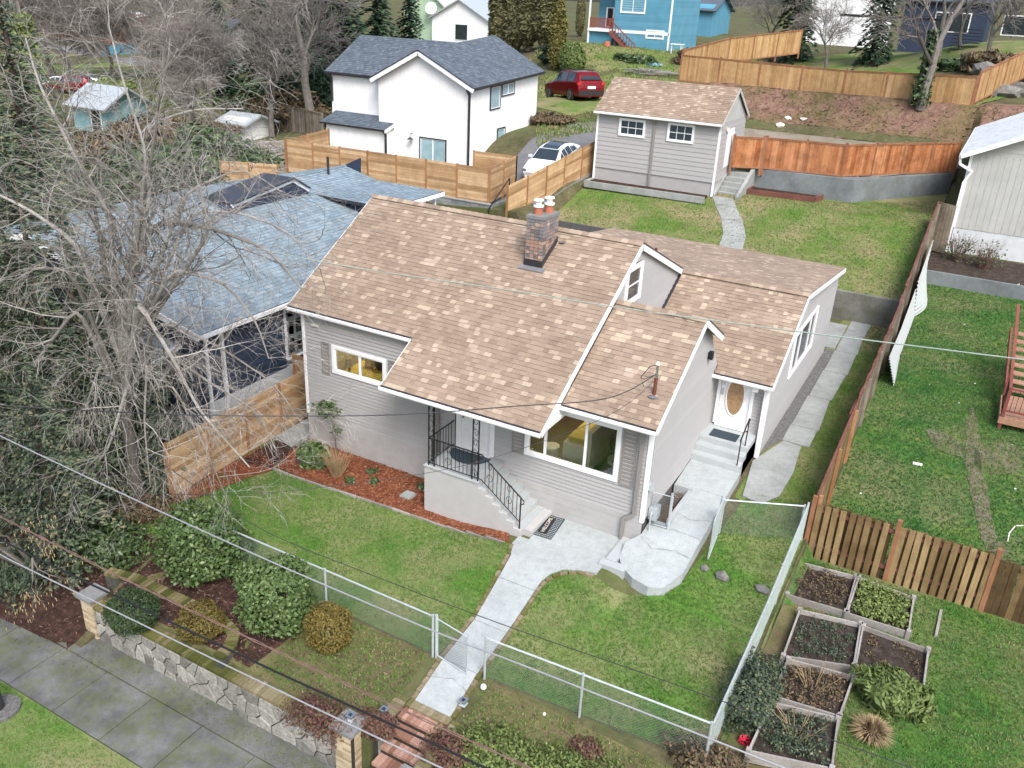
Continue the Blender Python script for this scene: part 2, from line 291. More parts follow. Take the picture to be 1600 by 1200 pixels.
# ---------------------------------------------------------------- object helpers
def tag(o, label=None, cat=None, group=None, kind=None):
    if label: o['label'] = label
    if cat: o['category'] = cat
    if group: o['group'] = group
    if kind: o['kind'] = kind
    return o
def thing(name, label, cat, loc=(0, 0, 0), group=None, rot=0):
    o = bpy.data.objects.new(name, None); COL.objects.link(o); o.location = loc; o.rotation_euler = (0, 0, rot)
    o.empty_display_size = .2
    return tag(o, label, cat, group)
def wl(o):
    v = Vector((0, 0, 0))
    while o: v += o.location; o = o.parent
    return v
class MB:
    def __init__(s): s.v = []; s.f = []; s.t = []
    def add(s, vs, fs, tone=.5):
        n = len(s.v); s.v.extend([tuple(a) for a in vs]); s.f.extend([tuple(i+n for i in f) for f in fs])
        s.t.extend([tone]*len(fs) if not isinstance(tone, (list, tuple)) else tone)
    def quad(s, a, b, c, d, tone=.5): s.add([a, b, c, d], [(0, 1, 2, 3)], tone)
    def poly(s, pts, tone=.5): s.add(pts, [tuple(range(len(pts)))], tone)
    def box(s, x0, x1, y0, y1, z0, z1, tone=.5):
        s.add([(x0,y0,z0),(x1,y0,z0),(x1,y1,z0),(x0,y1,z0),(x0,y0,z1),(x1,y0,z1),(x1,y1,z1),(x0,y1,z1)],
              [(0,3,2,1),(4,5,6,7),(0,1,5,4),(1,2,6,5),(2,3,7,6),(3,0,4,7)], tone)
    def bar(s, a, b, w, h, up=(0, 0, 1), tone=.5):
        a = Vector(a); b = Vector(b); d = (b-a).normalized(); up = Vector(up)
        r = d.cross(up)
        if r.length < 1e-4: r = d.cross(Vector((1, 0, 0)))
        r.normalize(); u = r.cross(d).normalized(); r *= w/2; u *= h/2
        s.add([a-r-u, a+r-u, a+r+u, a-r+u, b-r-u, b+r-u, b+r+u, b-r+u], [(0,3,2,1),(4,5,6,7),(0,1,5,4),(1,2,6,5),(2,3,7,6),(3,0,4,7)], tone)
    def prism(s, pts, z0, z1, tone=.5):
        """vertical prism; z0/z1 numbers or functions of (x, y)"""
        n = len(pts); f0 = z0 if callable(z0) else (lambda x, y: z0); f1 = z1 if callable(z1) else (lambda x, y: z1)
        vs = [(p[0], p[1], f0(p[0], p[1])) for p in pts]+[(p[0], p[1], f1(p[0], p[1])) for p in pts]
        s.add(vs, [tuple(reversed(range(n))), tuple(range(n, 2*n))]+[(i, (i+1) % n, n+(i+1) % n, n+i) for i in range(n)], tone)
    def extr(s, pts, off, tone=.5):
        """polygon (3-D points) extruded by a vector"""
        n = len(pts); off = Vector(off); q = [Vector(p) for p in pts]
        s.add(q+[p+off for p in q], [tuple(reversed(range(n))), tuple(range(n, 2*n))]+[(i, (i+1) % n, n+(i+1) % n, n+i) for i in range(n)], tone)
    def tube(s, path, r, n=5, tone=.5, caps=True):
        path = [Vector(p) for p in path]; m = len(path); rs = r if isinstance(r, (list, tuple)) else [r]*m
        vs = []; d0 = (path[1]-path[0]).normalized(); ref = Vector((0, 0, 1)) if abs(d0.z) < .9 else Vector((1, 0, 0))
        for i, p in enumerate(path):
            d = (path[min(i+1, m-1)]-path[max(i-1, 0)]).normalized(); a = d.cross(ref)
            if a.length < 1e-3: a = d.cross(Vector((0.3, 1, 0)))
            a.normalize(); b_ = d.cross(a)
            for k in range(n):
                t = 2*pi*k/n; vs.append(p+(a*cos(t)+b_*sin(t))*rs[i])
        fs = [(i*n+k, i*n+(k+1) % n, (i+1)*n+(k+1) % n, (i+1)*n+k) for i in range(m-1) for k in range(n)]
        if caps: fs += [tuple(reversed(range(n))), tuple(range((m-1)*n, m*n))]
        s.add(vs, fs, tone)
    def cyl(s, c, r, h, n=12, tone=.5, r2=None):
        s.tube([c, (c[0], c[1], c[2]+h)], [r, r2 if r2 is not None else r], n, tone)
    def build(s, name, mat, parent=None, smooth=False, label=None, kind=None):
        me = bpy.data.meshes.new(name); off = wl(parent) if parent else Vector((0, 0, 0))
        v = np.array(s.v, dtype=np.float64).reshape(-1, 3)-np.array(off)
        me.from_pydata(v.tolist(), [], s.f); me.materials.append(mat)
        a = me.attributes.new('tone', 'FLOAT', 'FACE'); a.data.foreach_set('value', np.array(s.t, dtype=np.float32))
        if smooth: me.polygons.foreach_set('use_smooth', [True]*len(me.polygons))
        o = bpy.data.objects.new(name, me); COL.objects.link(o)
        if parent: o.parent = parent
        return tag(o, label, kind=kind)
def piece(name, me, parent, loc, rot=None, scale=None):
    """one of many alike pieces: shares mesh data"""
    o = bpy.data.objects.new(name, me); COL.objects.link(o)
    o.parent = parent; o.location = Vector(loc)-wl(parent)
    if rot: o.rotation_euler = rot
    if scale: o.scale = scale
    return o
def mesh_of(mb, name, mat, smooth=False):
    me = bpy.data.meshes.new(name); me.from_pydata([tuple(v) for v in mb.v], [], mb.f); me.materials.append(mat)
    a = me.attributes.new('tone', 'FLOAT', 'FACE'); a.data.foreach_set('value', np.array(mb.t, dtype=np.float32))
    if smooth: me.polygons.foreach_set('use_smooth', [True]*len(me.polygons))
    return me
def copy_tree(o, parent=None):
    c = o.copy(); COL.objects.link(c)
    if parent is not None: c.parent = parent
    for ch in list(o.children): copy_tree(ch, c)
    return c
def cut(s0, s1, ur, holes):
    """u intervals of a course after taking out the holes (u0,u1,s0,s1)"""
    a0, b0 = ur(s0); a1, b1 = ur(s1)
    iv = [(a0, b0, a1, b1)]; sm = (s0+s1)/2
    for h in holes:
        if h[2] < sm < h[3]:
            nv = []
            for (p, q, r, t) in iv:
                if h[1] <= min(p, r) or h[0] >= max(q, t): nv.append((p, q, r, t)); continue
                if h[0] > min(p, r): nv.append((p, h[0], r, h[0]))
                if h[1] < max(q, t): nv.append((h[1], q, h[1], t))
            iv = nv
    return [i for i in iv if i[1]-i[0] > .004 or i[3]-i[2] > .004]
def courses(mb, O, Uv, Sv, Nv, s0, s1, pitch, ur, lo=.014, hi=.003, holes=(), tone=lambda: rng.uniform(.4, 1), gap=0):
    """overlapping boards: each course's low edge stands proud"""
    O = Vector(O); Uv = Vector(Uv); Sv = Vector(Sv); Nv = Vector(Nv); k = 0; s = s0
    while s < s1-1e-4:
        e = min(s+pitch, s1); t = tone()
        for (p, q, r, w) in cut(s+1e-4, e-1e-4, ur, holes):
            eg = e-gap; a = O+Uv*p+Sv*s; b_ = O+Uv*q+Sv*s; c = O+Uv*w+Sv*eg; d = O+Uv*r+Sv*eg
            v = [a, b_, a+Nv*lo, b_+Nv*lo, c+Nv*hi, d+Nv*hi, c, d]
            mb.add(v, [(2, 3, 5-1, 5), (0, 1, 3, 2), (0, 2, 5, 7), (1, 6, 4, 3)], [t, 0.0, t, t])  # low edge takes the darkest tone: lap shade put into the colour
        s = e
def boards_v(mb, O, Uv, Sv, Nv, u0, u1, pitch, top, bot=lambda u: 0, d=.012, gap=.01, tone=lambda: rng.uniform(.4, 1), holes=()):
    """vertical boards with recessed joints; top/bot are functions of u"""
    O = Vector(O); Uv = Vector(Uv); Sv = Vector(Sv); Nv = Vector(Nv); u = u0
    while u < u1-1e-3:
        e = min(u+pitch, u1); t = tone(); a, c = u+gap/2, e-gap/2
        spans = [(bot(a), bot(c), top(a), top(c))]
        for h in holes:
            if h[0] < (a+c)/2 < h[1]:
                sp = []
                for (b1, b2, t1, t2) in spans:
                    sp.append((b1, b2, h[2], h[2])); sp.append((h[3], h[3], t1, t2))
                spans = sp
        for (b1, b2, t1, t2) in spans:
            q = [O+Uv*a+Sv*b1, O+Uv*c+Sv*b2, O+Uv*c+Sv*t2, O+Uv*a+Sv*t1]
            mb.extr(q, Nv*d, t)
        u = e
def shingle_tab(mb, O, Uv, Sv, Nv, u0, u1, s0, s1, u0b, u1b, t, lo, hi=.004):
    a = O+Uv*u0+Sv*s0; b_ = O+Uv*u1+Sv*s0; c = O+Uv*u1b+Sv*s1; d = O+Uv*u0b+Sv*s1
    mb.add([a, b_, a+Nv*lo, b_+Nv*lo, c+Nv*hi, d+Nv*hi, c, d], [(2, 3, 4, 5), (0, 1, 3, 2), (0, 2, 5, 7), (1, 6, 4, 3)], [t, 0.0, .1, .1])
def shing_tone():
    r = rng.random()
    return rng.uniform(.85, 1) if r < .13 else (rng.uniform(.25, .42) if r < .42 else rng.uniform(.42, .7))
POOL = {}
def shingles(parent, mat, planes, pitch=.143, tabw=(.17, .34), npieces=0, tone=shing_tone, lo=.016):
    """planes: list of (O, U, S, smax, urange). Nearest whole tabs become objects, the rest one joined part."""
    tabs = []
    for pi_, (O, Uv, Sv, smax, ur) in enumerate(planes):
        O = Vector(O); Uv = Vector(Uv).normalized(); Sv = Vector(Sv).normalized(); Nv = Uv.cross(Sv).normalized()
        s = 0
        while s < smax-.02:
            e = min(s+pitch, smax); a0, b0 = ur(s); a1, b1 = ur(e); u = a0-rng.uniform(0, .2)
            while u < b0-.001 or u < b1-.001:
                w = rng.choice((.13, .17, .21, .26)); u2 = u+w
                lo0, lo1 = max(u, a0), min(u2, b0); hi0, hi1 = max(u, a1), min(u2, b1)
                if lo1-lo0 > .01 or hi1-hi0 > .01:
                    if lo1 < lo0: lo0 = lo1 = hi0 if hi0 > b0 else lo0
                    if hi1 < hi0: hi0 = hi1 = min(max(lo0, a1), b1)
                    whole = abs((lo1-lo0)-w) < 1e-6 and abs((hi1-hi0)-w) < 1e-6 and abs(e-s-pitch) < 1e-6
                    c = O+Uv*(u+w/2)+Sv*s
                    tabs.append(((c-CAM).length, whole, pi_, O, Uv, Sv, Nv, lo0, lo1, s, e, hi0, hi1, w, tone(), rng.choice((lo, lo*.55, lo))))
                u = u2
            s = e
    tabs.sort(key=lambda t: t[0]); mb = MB(); n = 0
    for t in tabs:
        _, whole, pi_, O, Uv, Sv, Nv, l0, l1, s, e, h0, h1, w, tn, th = t
        if whole and n < npieces:
            key = (mat.name, pi_, id(parent), w, round(tn*8), th)
            if key not in POOL:
                q = MB(); shingle_tab(q, Vector((0, 0, 0)), Uv, Sv, Nv, 0, w, 0, e-s, 0, w, round(tn*8)/8, th)
                POOL[key] = mesh_of(q, 'shingle', mat)
            piece('shingle', POOL[key], parent, O+Uv*l0+Sv*s); n += 1
        else:
            shingle_tab(mb, O, Uv, Sv, Nv, l0, l1, s, e, h0, h1, tn, th)
    return mb.build('shingle_field', mat, parent, kind='stuff')
def ridge_caps(parent, mat, a, b, wd=.16, drop=.07, n=None, dirs=None):
    a = Vector(a); b = Vector(b); L = (b-a).length; n = int(L/.2); d = (b-a)/n; side = Vector((-d.y, d.x, 0)).normalized()
    key = (mat.name, 'cap', round(d.x, 3), round(d.y, 3), round(wd, 2), round(drop, 3))
    me = []
    for k in range(3):
        q = MB(); t = (.35, .55, .85)[k]
        p0 = Vector((0, 0, .035)); p1 = d*1.15+Vector((0, 0, .018))
        for sg in (1, -1):
            o = side*wd*sg-Vector((0, 0, drop))
            q.quad(p0, p0+o, p1+o, p1, t); q.quad(p0, p0+o, p0+o-Vector((0, 0, .02)), p0-Vector((0, 0, .02)), 0)
        me.append(mesh_of(q, 'ridge_cap', mat))
    for i in range(n): piece('ridge_cap', rng.choice(me), parent, a+d*i)
def resample(path, step):
    path = [Vector(p) for p in path]; out = [path[0]]
    for a, b in zip(path, path[1:]):
        n = max(1, int((b-a).length/step)); out += [a+(b-a)*(i+1)/n for i in range(n)]
    return out
def clip_poly_grid(pts, step):
    """split a plan polygon into small cells so that a sheet can follow the ground"""
    import bmesh
    bm = bmesh.new(); vs = [bm.verts.new((p[0], p[1], 0)) for p in pts]; bm.faces.new(vs)
    bmesh.ops.triangulate(bm, faces=bm.faces[:])
    xs = [p[0] for p in pts]; ys = [p[1] for p in pts]
    x = math.floor(min(xs)/step)*step+step
    while x < max(xs):
        bmesh.ops.bisect_plane(bm, geom=bm.verts[:]+bm.edges[:]+bm.faces[:], plane_co=(x, 0, 0), plane_no=(1, 0, 0)); x += step
    y = math.floor(min(ys)/step)*step+step
    while y < max(ys):
        bmesh.ops.bisect_plane(bm, geom=bm.verts[:]+bm.edges[:]+bm.faces[:], plane_co=(0, y, 0), plane_no=(0, 1, 0)); y += step
    V = [tuple(v.co) for v in bm.verts]; bm.verts.index_update(); Fs = [tuple(v.index for v in f.verts) for f in bm.faces]; bm.free()
    return V, Fs
def sheet(name, pts, mat, off=.02, step=.5, kind='structure', hf=None, skirt=0, rough=0):
    """pts: plan outline (x, y). Lies on the ground, off metres above it"""
    ar = sum(pts[i][0]*pts[(i+1) % len(pts)][1]-pts[(i+1) % len(pts)][0]*pts[i][1] for i in range(len(pts)))
    if ar < 0: pts = list(reversed(pts))
    V, Fs = clip_poly_grid(pts, step); A = np.array(V)
    z = (Hv(A[:, 0], A[:, 1]) if hf is None else np.array([hf(x, y) for x, y, _ in V]))+off
    if rough: z = z+rough*np.array([rng.uniform(-1, 1) for _ in V])
    vs = [(x, y, zz) for (x, y, _), zz in zip(V, z)]
    fs = []
    for f in Fs:
        a = sum(V[f[i]][0]*V[f[(i+1) % len(f)]][1]-V[f[(i+1) % len(f)]][0]*V[f[i]][1] for i in range(len(f)))
        fs.append(f if a > 0 else tuple(reversed(f)))
    mb = MB(); mb.add(vs, fs)
    if skirt:
        n = len(pts)
        for i in range(n):
            seg = resample([(pts[i][0], pts[i][1], 0), (pts[(i+1) % n][0], pts[(i+1) % n][1], 0)], step)
            for a, b in zip(seg, seg[1:]):
                za = (H(a.x, a.y) if hf is None else hf(a.x, a.y))+off; zb = (H(b.x, b.y) if hf is None else hf(b.x, b.y))+off
                mb.quad((a.x, a.y, za-skirt), (b.x, b.y, zb-skirt), (b.x, b.y, zb), (a.x, a.y, za))
    o = mb.build(name, mat); return tag(o, kind=kind)
def inside(pts, x, y):
    c = False; n = len(pts)
    for i in range(n):
        x1, y1 = pts[i][0], pts[i][1]; x2, y2 = pts[(i+1) % n][0], pts[(i+1) % n][1]
        if (y1 > y) != (y2 > y) and x < (x2-x1)*(y-y1)/(y2-y1)+x1: c = not c
    return c
def tufts(name, pts, mat, dens, h=(.03, .07), w=.012, holes=(), off=.02, lean=.6, blades=3):
    xs = [p[0] for p in pts]; ys = [p[1] for p in pts]; area = (max(xs)-min(xs))*(max(ys)-min(ys)); n = int(area*dens)
    r = np.random.RandomState(int(area*100) % 9999)
    X = r.uniform(min(xs), max(xs), n); Y = r.uniform(min(ys), max(ys), n)
    keep = [i for i in range(n) if inside(pts, X[i], Y[i]) and not any(inside(hh, X[i], Y[i]) for hh in holes)]
    X = X[keep]; Y = Y[keep]; Z = Hv(X, Y)+off; V = []; Fc = []; T = []
    patch = 0.5+0.5*np.sin(X*1.7+np.sin(Y*1.3)*2)*np.cos(Y*1.1+X*.4)
    for x, y, z, pt in zip(X, Y, Z, patch):
        for _ in range(blades):
            a = r.uniform(0, 2*pi); hh = r.uniform(*h); l = r.uniform(0, lean)*hh; ox, oy = r.uniform(-.03, .03, 2)
            dx, dy = cos(a)*w, sin(a)*w; k = len(V)
            V += [(x+ox-dx, y+oy-dy, z), (x+ox+dx, y+oy+dy, z), (x+ox+dy*l/w, y+oy-dx*l/w, z+hh)]; Fc.append((k, k+1, k+2)); T.append(min(1, max(0, r.normal(.3+.4*pt, .2))))
    mb = MB(); mb.v = V; mb.f = Fc; mb.t = T
    return mb.build(name, mat, kind='stuff')
M_BLADE = leafm("lawn_blade", [(0, (.045, .14, .02)), (.5, (.10, .205, .035)), (.8, (.22, .24, .10)), (1, (.34, .30, .16))], .8)
M_BLADEB = leafm("dry_lawn_blade", [(0, (.06, .16, .02)), (.4, (.14, .21, .05)), (.7, (.25, .24, .11)), (1, (.36, .30, .18))], .8)
M_BLADER = leafm("lush_lawn_blade", [(0, (.03, .11, .03)), (.5, (.06, .16, .04)), (.85, (.15, .21, .06)), (1, (.28, .24, .12))], .8)
# ---- windows and doors on walls.  frame: O corner, U right, up = z, N outward
def wpt(O, Uv, Nv, u, z, n): return Vector(O)+Vector(Uv)*u+Vector((0, 0, z))+Vector(Nv)*n
def wbox(mb, O, Uv, Nv, u0, u1, z0, z1, n0, n1, tone=.5):
    c = lambda u, z, n: wpt(O, Uv, Nv, u, z, n)
    mb.add([c(u0, z0, n0), c(u1, z0, n0), c(u1, z0, n1), c(u0, z0, n1), c(u0, z1, n0), c(u1, z1, n0), c(u1, z1, n1), c(u0, z1, n1)],
           [(0, 1, 2, 3), (4, 7, 6, 5), (0, 4, 5, 1), (1, 5, 6, 2), (2, 6, 7, 3), (3, 7, 4, 0)], tone)
def window(parent, O, Uv, Nv, u0, u1, z0, z1, panes=((0, 1),), trim=.09, glass=None, mtrim=None, mframe=None, rows=1, muntin=0, name='window', off=.022):
    """trim outside, sash frame, one pane object each"""
    O = Vector(O)+Vector(Nv)*off; glass = glass or M_GLASSD; mtrim = mtrim or M_TRIM; mframe = mframe or M_TRIM
    mb = MB()
    wbox(mb, O, Uv, Nv, u0, u1, z0, z0+trim, -.02, .05); wbox(mb, O, Uv, Nv, u0, u1, z1-trim, z1, -.02, .05)
    wbox(mb, O, Uv, Nv, u0, u0+trim, z0+trim, z1-trim, -.02, .05); wbox(mb, O, Uv, Nv, u1-trim, u1, z0+trim, z1-trim, -.02, .05)
    wobj = mb.build(name, mtrim, parent)
    a, b_, c, d = u0+trim, u1-trim, z0+trim, z1-trim
    fr = MB(); f = .035
    for (p, q) in panes:
        pu0 = a+(b_-a)*p; pu1 = a+(b_-a)*q
        wbox(fr, O, Uv, Nv, pu0, pu1, c, c+f, -.03, .03); wbox(fr, O, Uv, Nv, pu0, pu1, d-f, d, -.03, .03)
        wbox(fr, O, Uv, Nv, pu0, pu0+f, c+f, d-f, -.03, .03); wbox(fr, O, Uv, Nv, pu1-f, pu1, c+f, d-f, -.03, .03)
        rr = rows
        for k in range(1, rr):
            zz = c+(d-c)*k/rr; wbox(fr, O, Uv, Nv, pu0+f, pu1-f, zz-.012-muntin*.003, zz+.012, -.02, .025)
        for k in range(1, muntin):
            uu = pu0+(pu1-pu0)*k/muntin; wbox(fr, O, Uv, Nv, uu-.012, uu+.012, c+f, d-f, -.019, .024)
        g = MB(); wbox(g, O, Uv, Nv, pu0+f, pu1-f, c+f, d-f, -.008, 0); g.build('pane', glass, wobj)
    fr.build('sash', mframe, wobj)
    return wobj
def panel_fill(mb, O, Uv, Nv, u0, u1, z0, z1, n, tone=.5): wbox(mb, O, Uv, Nv, u0, u1, z0, z1, n-.03, n, tone)
def rakes(parent, lst, mat, t=.03, name='rake_board'):
    for (a, b, nx, w) in lst:
        q = MB(); a = Vector(a)-Vector((0, 0, w/2+.02)); b = Vector(b)-Vector((0, 0, w/2+.02)); o = Vector((nx*t/2, 0, 0)); q.bar(a+o, b+o, t, w); q.build(name, mat, parent)
def bars(parent, name, mat, lst):
    for (a, b, w, h) in lst: q = MB(); q.bar(a, b, w, h); q.build(name, mat, parent)
def downspout(parent, pts, mat=None, r=.045):
    mb = MB()
    for a, b in zip(pts, pts[1:]): mb.bar(a, b, r*2, r*1.6, (0, 1, .01))
    return mb.build('downspout', mat or M_TRIM, parent)
# ================================================================ the house
XV, YV, ZV = Vector((1, 0, 0)), Vector((0, 1, 0)), Vector((0, 0, 1))
S = .605                                          # roof slope
N2 = sqrt(1+S*S)
SUP = Vector((0, 1, S)).normalized()              # up the front slopes
house = thing("greige_house", "large greige lap-sided house with a tan shingle roof, brick chimney and iron-railed front stairs", "house", (5.5, 4, 0))
EY, EZ, RY = -.143, 4.52, 4.105                   # main eave, ridge
RZ = EZ+S*(RY-EY)
PYV = -1.6; PZ = EZ+S*(PYV-EY)
BY, BX0, BX1 = -.49, 8.88, 11.39; BZ = 3.943; BRY = 2.62; BRZ = BZ+S*(BRY-BY)
XL, XR, XP = -.445, 8.88, 4.085
EXY, EXZ, EXRY, EXRZ, EXBY, EXBZ = 4.92, 3.44, 8.17, 5.30, 15.2, 4.45
SE = Vector((0, EXRY-EXY, EXRZ-EXZ)).normalized()
SB = Vector((0, -(EXRY-EXBY), EXRZ-EXBZ))         # rear slope, described from ridge down
# --- foundation and walls
mb = MB()
def wallpoly(mb, pts, off): mb.extr(pts, off)
zu = lambda y: EZ+S*(y-EY)-.1                      # underside of the main roof
# front wall core with two openings, built as strips
def strips(mb, u0, u1, z0, z1, holes, y=.0, th=.16):
    us = sorted({u0, u1, *[h[0] for h in holes], *[h[1] for h in holes]})
    for a, c in zip(us, us[1:]):
        seg = [(z0, z1)]
        for h in holes:
            if h[0] <= a and c <= h[1]: seg = [(z0, h[2]), (h[3], z1)]
        for (p, q) in seg: mb.box(a, c, y+.02, y+th, p, q)
WIN_L = (1.08, 3.07, 2.68, 3.58); WIN_P = (7.66, 10.37, 1.95, 3.55)
strips(mb, .02, 11.14, 1.0, 4.0, [WIN_L, WIN_P])
mb.extr([(.02, .05, 4.0), (.02, .05, zu(.05)), (.02, RY, zu(RY)), (.02, 8.2, 5.2), (.02, 8.2, -.3), (.02, .05, -.3)], (.14, 0, 0))   # left gable end
mb.extr([(8.66, 1.0, 3.2), (8.66, 1.0, zu(1.0)), (8.66, RY, zu(RY)), (8.66, 9.0, 4.95), (8.66, 9.0, 3.2)], (.12, 0, 0))
mb.extr([(11.0, .2, .2), (11.0, .2, 4.1), (11.0, BRY, BRZ-.16), (11.0, 4.3, 4.66), (11.0, 5.4, 3.5), (11.0, 5.4, .2)], (.14, 0, 0))
mb.box(8.8, 12.7, 5.40, 5.54, .9, 3.5)
mb.extr([(12.60, 5.4, .6), (12.60, 5.4, 3.55), (12.60, EXRY, EXRZ-.1), (12.60, 15.1, EXBZ-.05), (12.60, 15.1, .6)], (.12, 0, 0))
mb.box(.2, 12.6, 15.0, 15.1, 1, 4.4)
core = mb.build('wall', M_SHEATH, house)
# foundation, slightly proud, with faint block courses
mb = MB()
O = Vector((0, 0, -.25))
courses(mb, O, XV, ZV, -YV, 0, 1.34, .2, lambda s: (0, 11.16), .03, .022, tone=lambda: .6)
found = mb.build('foundation', M_FOUND, house)
# --- siding, one overlapping course at a time
mb = MB()
holes = [WIN_L, (WIN_P[0], WIN_P[1], WIN_P[2], WIN_P[3])]
hl = [(h[0], h[1], h[2]-1.09, h[3]-1.09) for h in holes]+[(5.42, 6.62, .2, 2.9)]
def upf(s):
    z = 1.09+s
    return (.0, XR-.2) if z > 3.9 else (.0, 11.16)
courses(mb, (0, 0, 1.09), XV, ZV, -YV, 0, 3.45, .112, upf, .024, .004, hl, gap=.014)
# left end wall
def lw(s):
    z = 1.0+s; y0 = 0; y1 = 8.2
    if z > 4.5: y0 = (z-EZ+.1)/S+EY; y1 = min(8.2, RY+(RZ-.1-z)/.43)
    return (-y1, -y0) if y1 > y0 else (-RY, -RY)
courses(mb, (0, 0, 1.0), -YV, ZV, -XV, 0, 5.9, .112, lw, .024, .004, gap=.014)
# gable wall over the lower roofs at the right end
def gw(s):
    z = 3.3+s; y0 = max(.9, (z-EZ+.1)/S+EY); y1 = min(9.0, RY+(RZ-.1-z)/.43)
    return (y0, y1) if y1 > y0 else (RY, RY)
GW = (3.3, 4.45, 5.4-3.3, 6.5-3.3)
courses(mb, (8.785, 0, 3.3), YV, ZV, XV, 0, 3.7, .112, gw, .024, .004, [GW], gap=.014)
# right wall of the front bay
def bw(s):
    z = 1.04+s; y0 = 0 if z < 4.2 else (z-BZ+.1)/S+BY
    y1 = 5.36 if z < 3.4 else min(5.36, 4.3+(4.66-z)/1.26*1.06)
    if z > 4.66: y1 = min(4.3, BRY+(BRZ-.12-z)/.55)
    return (y0, y1) if y1 > y0 else (BRY, BRY)
courses(mb, (11.16, 0, 1.04), YV, ZV, XV, 0, 4.7, .112, bw, .024, .004, gap=.014)
# entry wall and long side wall of the rear wing
courses(mb, (0, 5.36, 1.3), XV, ZV, -YV, 0, 2.2, .112, lambda s: (11.17, 12.74), .024, .004, [(11.26, 12.34, .3, 2.45)], gap=.014)
def sw(s):
    z = .85+s; y0 = 5.3; y1 = 15.1
    if z > 3.4: y0 = EXY+(z-EXZ+.08)/((EXRZ-EXZ)/(EXRY-EXY))
    if z > EXBZ-.1: y1 = EXRY+(EXRZ-.08-z)/((EXRZ-EXBZ)/(EXBY-EXRY))
    return (y0, y1) if y1 > y0 else (EXRY, EXRY)
SW = (7.9, 11.3, 2.55-.85, 4.05-.85)
courses(mb, (12.75, 0, .85), YV, ZV, XV, 0, 4.45, .112, sw, .024, .004, [SW], gap=.014)
siding = mb.build('lap_siding', M_SIDE, house, kind='stuff')
# corner trims
mb = MB()
mb.box(-.03, .06, -.045, .05, 1.05, 4.5); mb.box(11.09, 11.2, -.045, .06, 1.0, 4.1)
mb.box(12.7, 12.79, 5.26, 5.38, .85, 3.4)
mb.build('corner_trim', M_TRIM, house, kind='stuff')
# --- roof decks (thin slabs under the shingles), fascias, rakes
def slab(mb, pts, th=.07):
    pts = [Vector(p) for p in pts]; n = (pts[1]-pts[0]).cross(pts[2]-pts[1]).normalized()
    if n.z < 0: n = -n
    mb.extr([p-n*th for p in pts], n*th*.98)
def slopept(x, y): return (x, y, EZ+S*(y-EY))
mb = MB()
slab(mb, [slopept(XL, EY), slopept(XP, EY), slopept(XP, RY), slopept(XL, RY)])
slab(mb, [slopept(XP, PYV), slopept(XR, PYV), slopept(XR, RY), slopept(XP, RY)])
slab(mb, [(XL, RY, RZ), (XR, RY, RZ), (XR, 8.0, RZ-.43*(8.0-RY)), (XL, 8.0, RZ-.43*(8.0-RY))])
slab(mb, [(BX0-.2, BY, BZ), (BX1, BY, BZ), (BX1, BRY, BRZ), (BX0-.2, BRY, BRZ)])
slab(mb, [(BX0-.2, BRY, BRZ), (BX1, BRY, BRZ), (BX1, 4.42, BRZ-.55*(4.42-BRY)), (BX0-.2, 4.42, BRZ-.55*(4.42-BRY))])
slab(mb, [(11.2, EXY, EXZ), (12.91, EXY, EXZ), (12.91, EXRY, EXRZ), (11.2, EXRY, EXRZ)])
slab(mb, [(8.7, 4.6, EXZ-.18), (11.2, 4.6+.32, EXZ), (11.2, EXRY, EXRZ), (8.7, EXRY, EXRZ)])
slab(mb, [(3.5, EXRY, EXRZ), (12.91, EXRY, EXRZ), (12.91, EXBY, EXBZ), (3.5, EXBY, EXBZ)])
roof = mb.build('roof', M_DARKM, house)
TS = lambda dz: dz
L_main = (RY-EY)*N2
planes = [
 ((XL, EY, EZ), (1, 0, 0), SUP, (RY-EY)*N2, lambda s: (0, XP-XL)),
 ((XP, PYV, PZ), (1, 0, 0), SUP, (RY-PYV)*N2, lambda s: (0, XR-XP)),
 ((BX0, BY, BZ), (1, 0, 0), SUP, (BRY-BY)*N2, lambda s: (0, BX1-BX0)),
 ((8.9, EXY, EXZ), (1, 0, 0), SE, (Vector((0, EXRY-EXY, EXRZ-EXZ))).length, lambda s: ((2.0 if s < .3 else .0)+.3*(s < .3), 12.91-8.9)),
 ((12.91, EXBY, EXBZ), (-1, 0, 0), Vector((0, EXRY-EXBY, EXRZ-EXBZ)).normalized(), Vector((0, EXRY-EXBY, EXRZ-EXBZ)).length, lambda s: (0, 9.4)),
 ((XR, 8.0, RZ-.43*(8.0-RY)), (-1, 0, 0), Vector((0, -1, .43)).normalized(), (8.0-RY)*sqrt(1+.43**2), lambda s: (0, XR-XL)),
 ((BX1, 4.42, BRZ-.55*(4.42-BRY)), (-1, 0, 0), Vector((0, -1, .55)).normalized(), (4.42-BRY)*sqrt(1+.55**2), lambda s: (0, 2.5)),
]
field = shingles(house, M_SHING, planes, npieces=300)
ridge_caps(house, M_SHING, (XL, RY, RZ+.01), (XR, RY, RZ+.01), drop=.08)
ridge_caps(house, M_SHING, (BX0, BRY, BRZ+.01), (BX1, BRY, BRZ+.01), drop=.08)
ridge_caps(house, M_SHING, (8.9, EXRY, EXRZ+.01), (12.91, EXRY, EXRZ+.01), drop=.06)
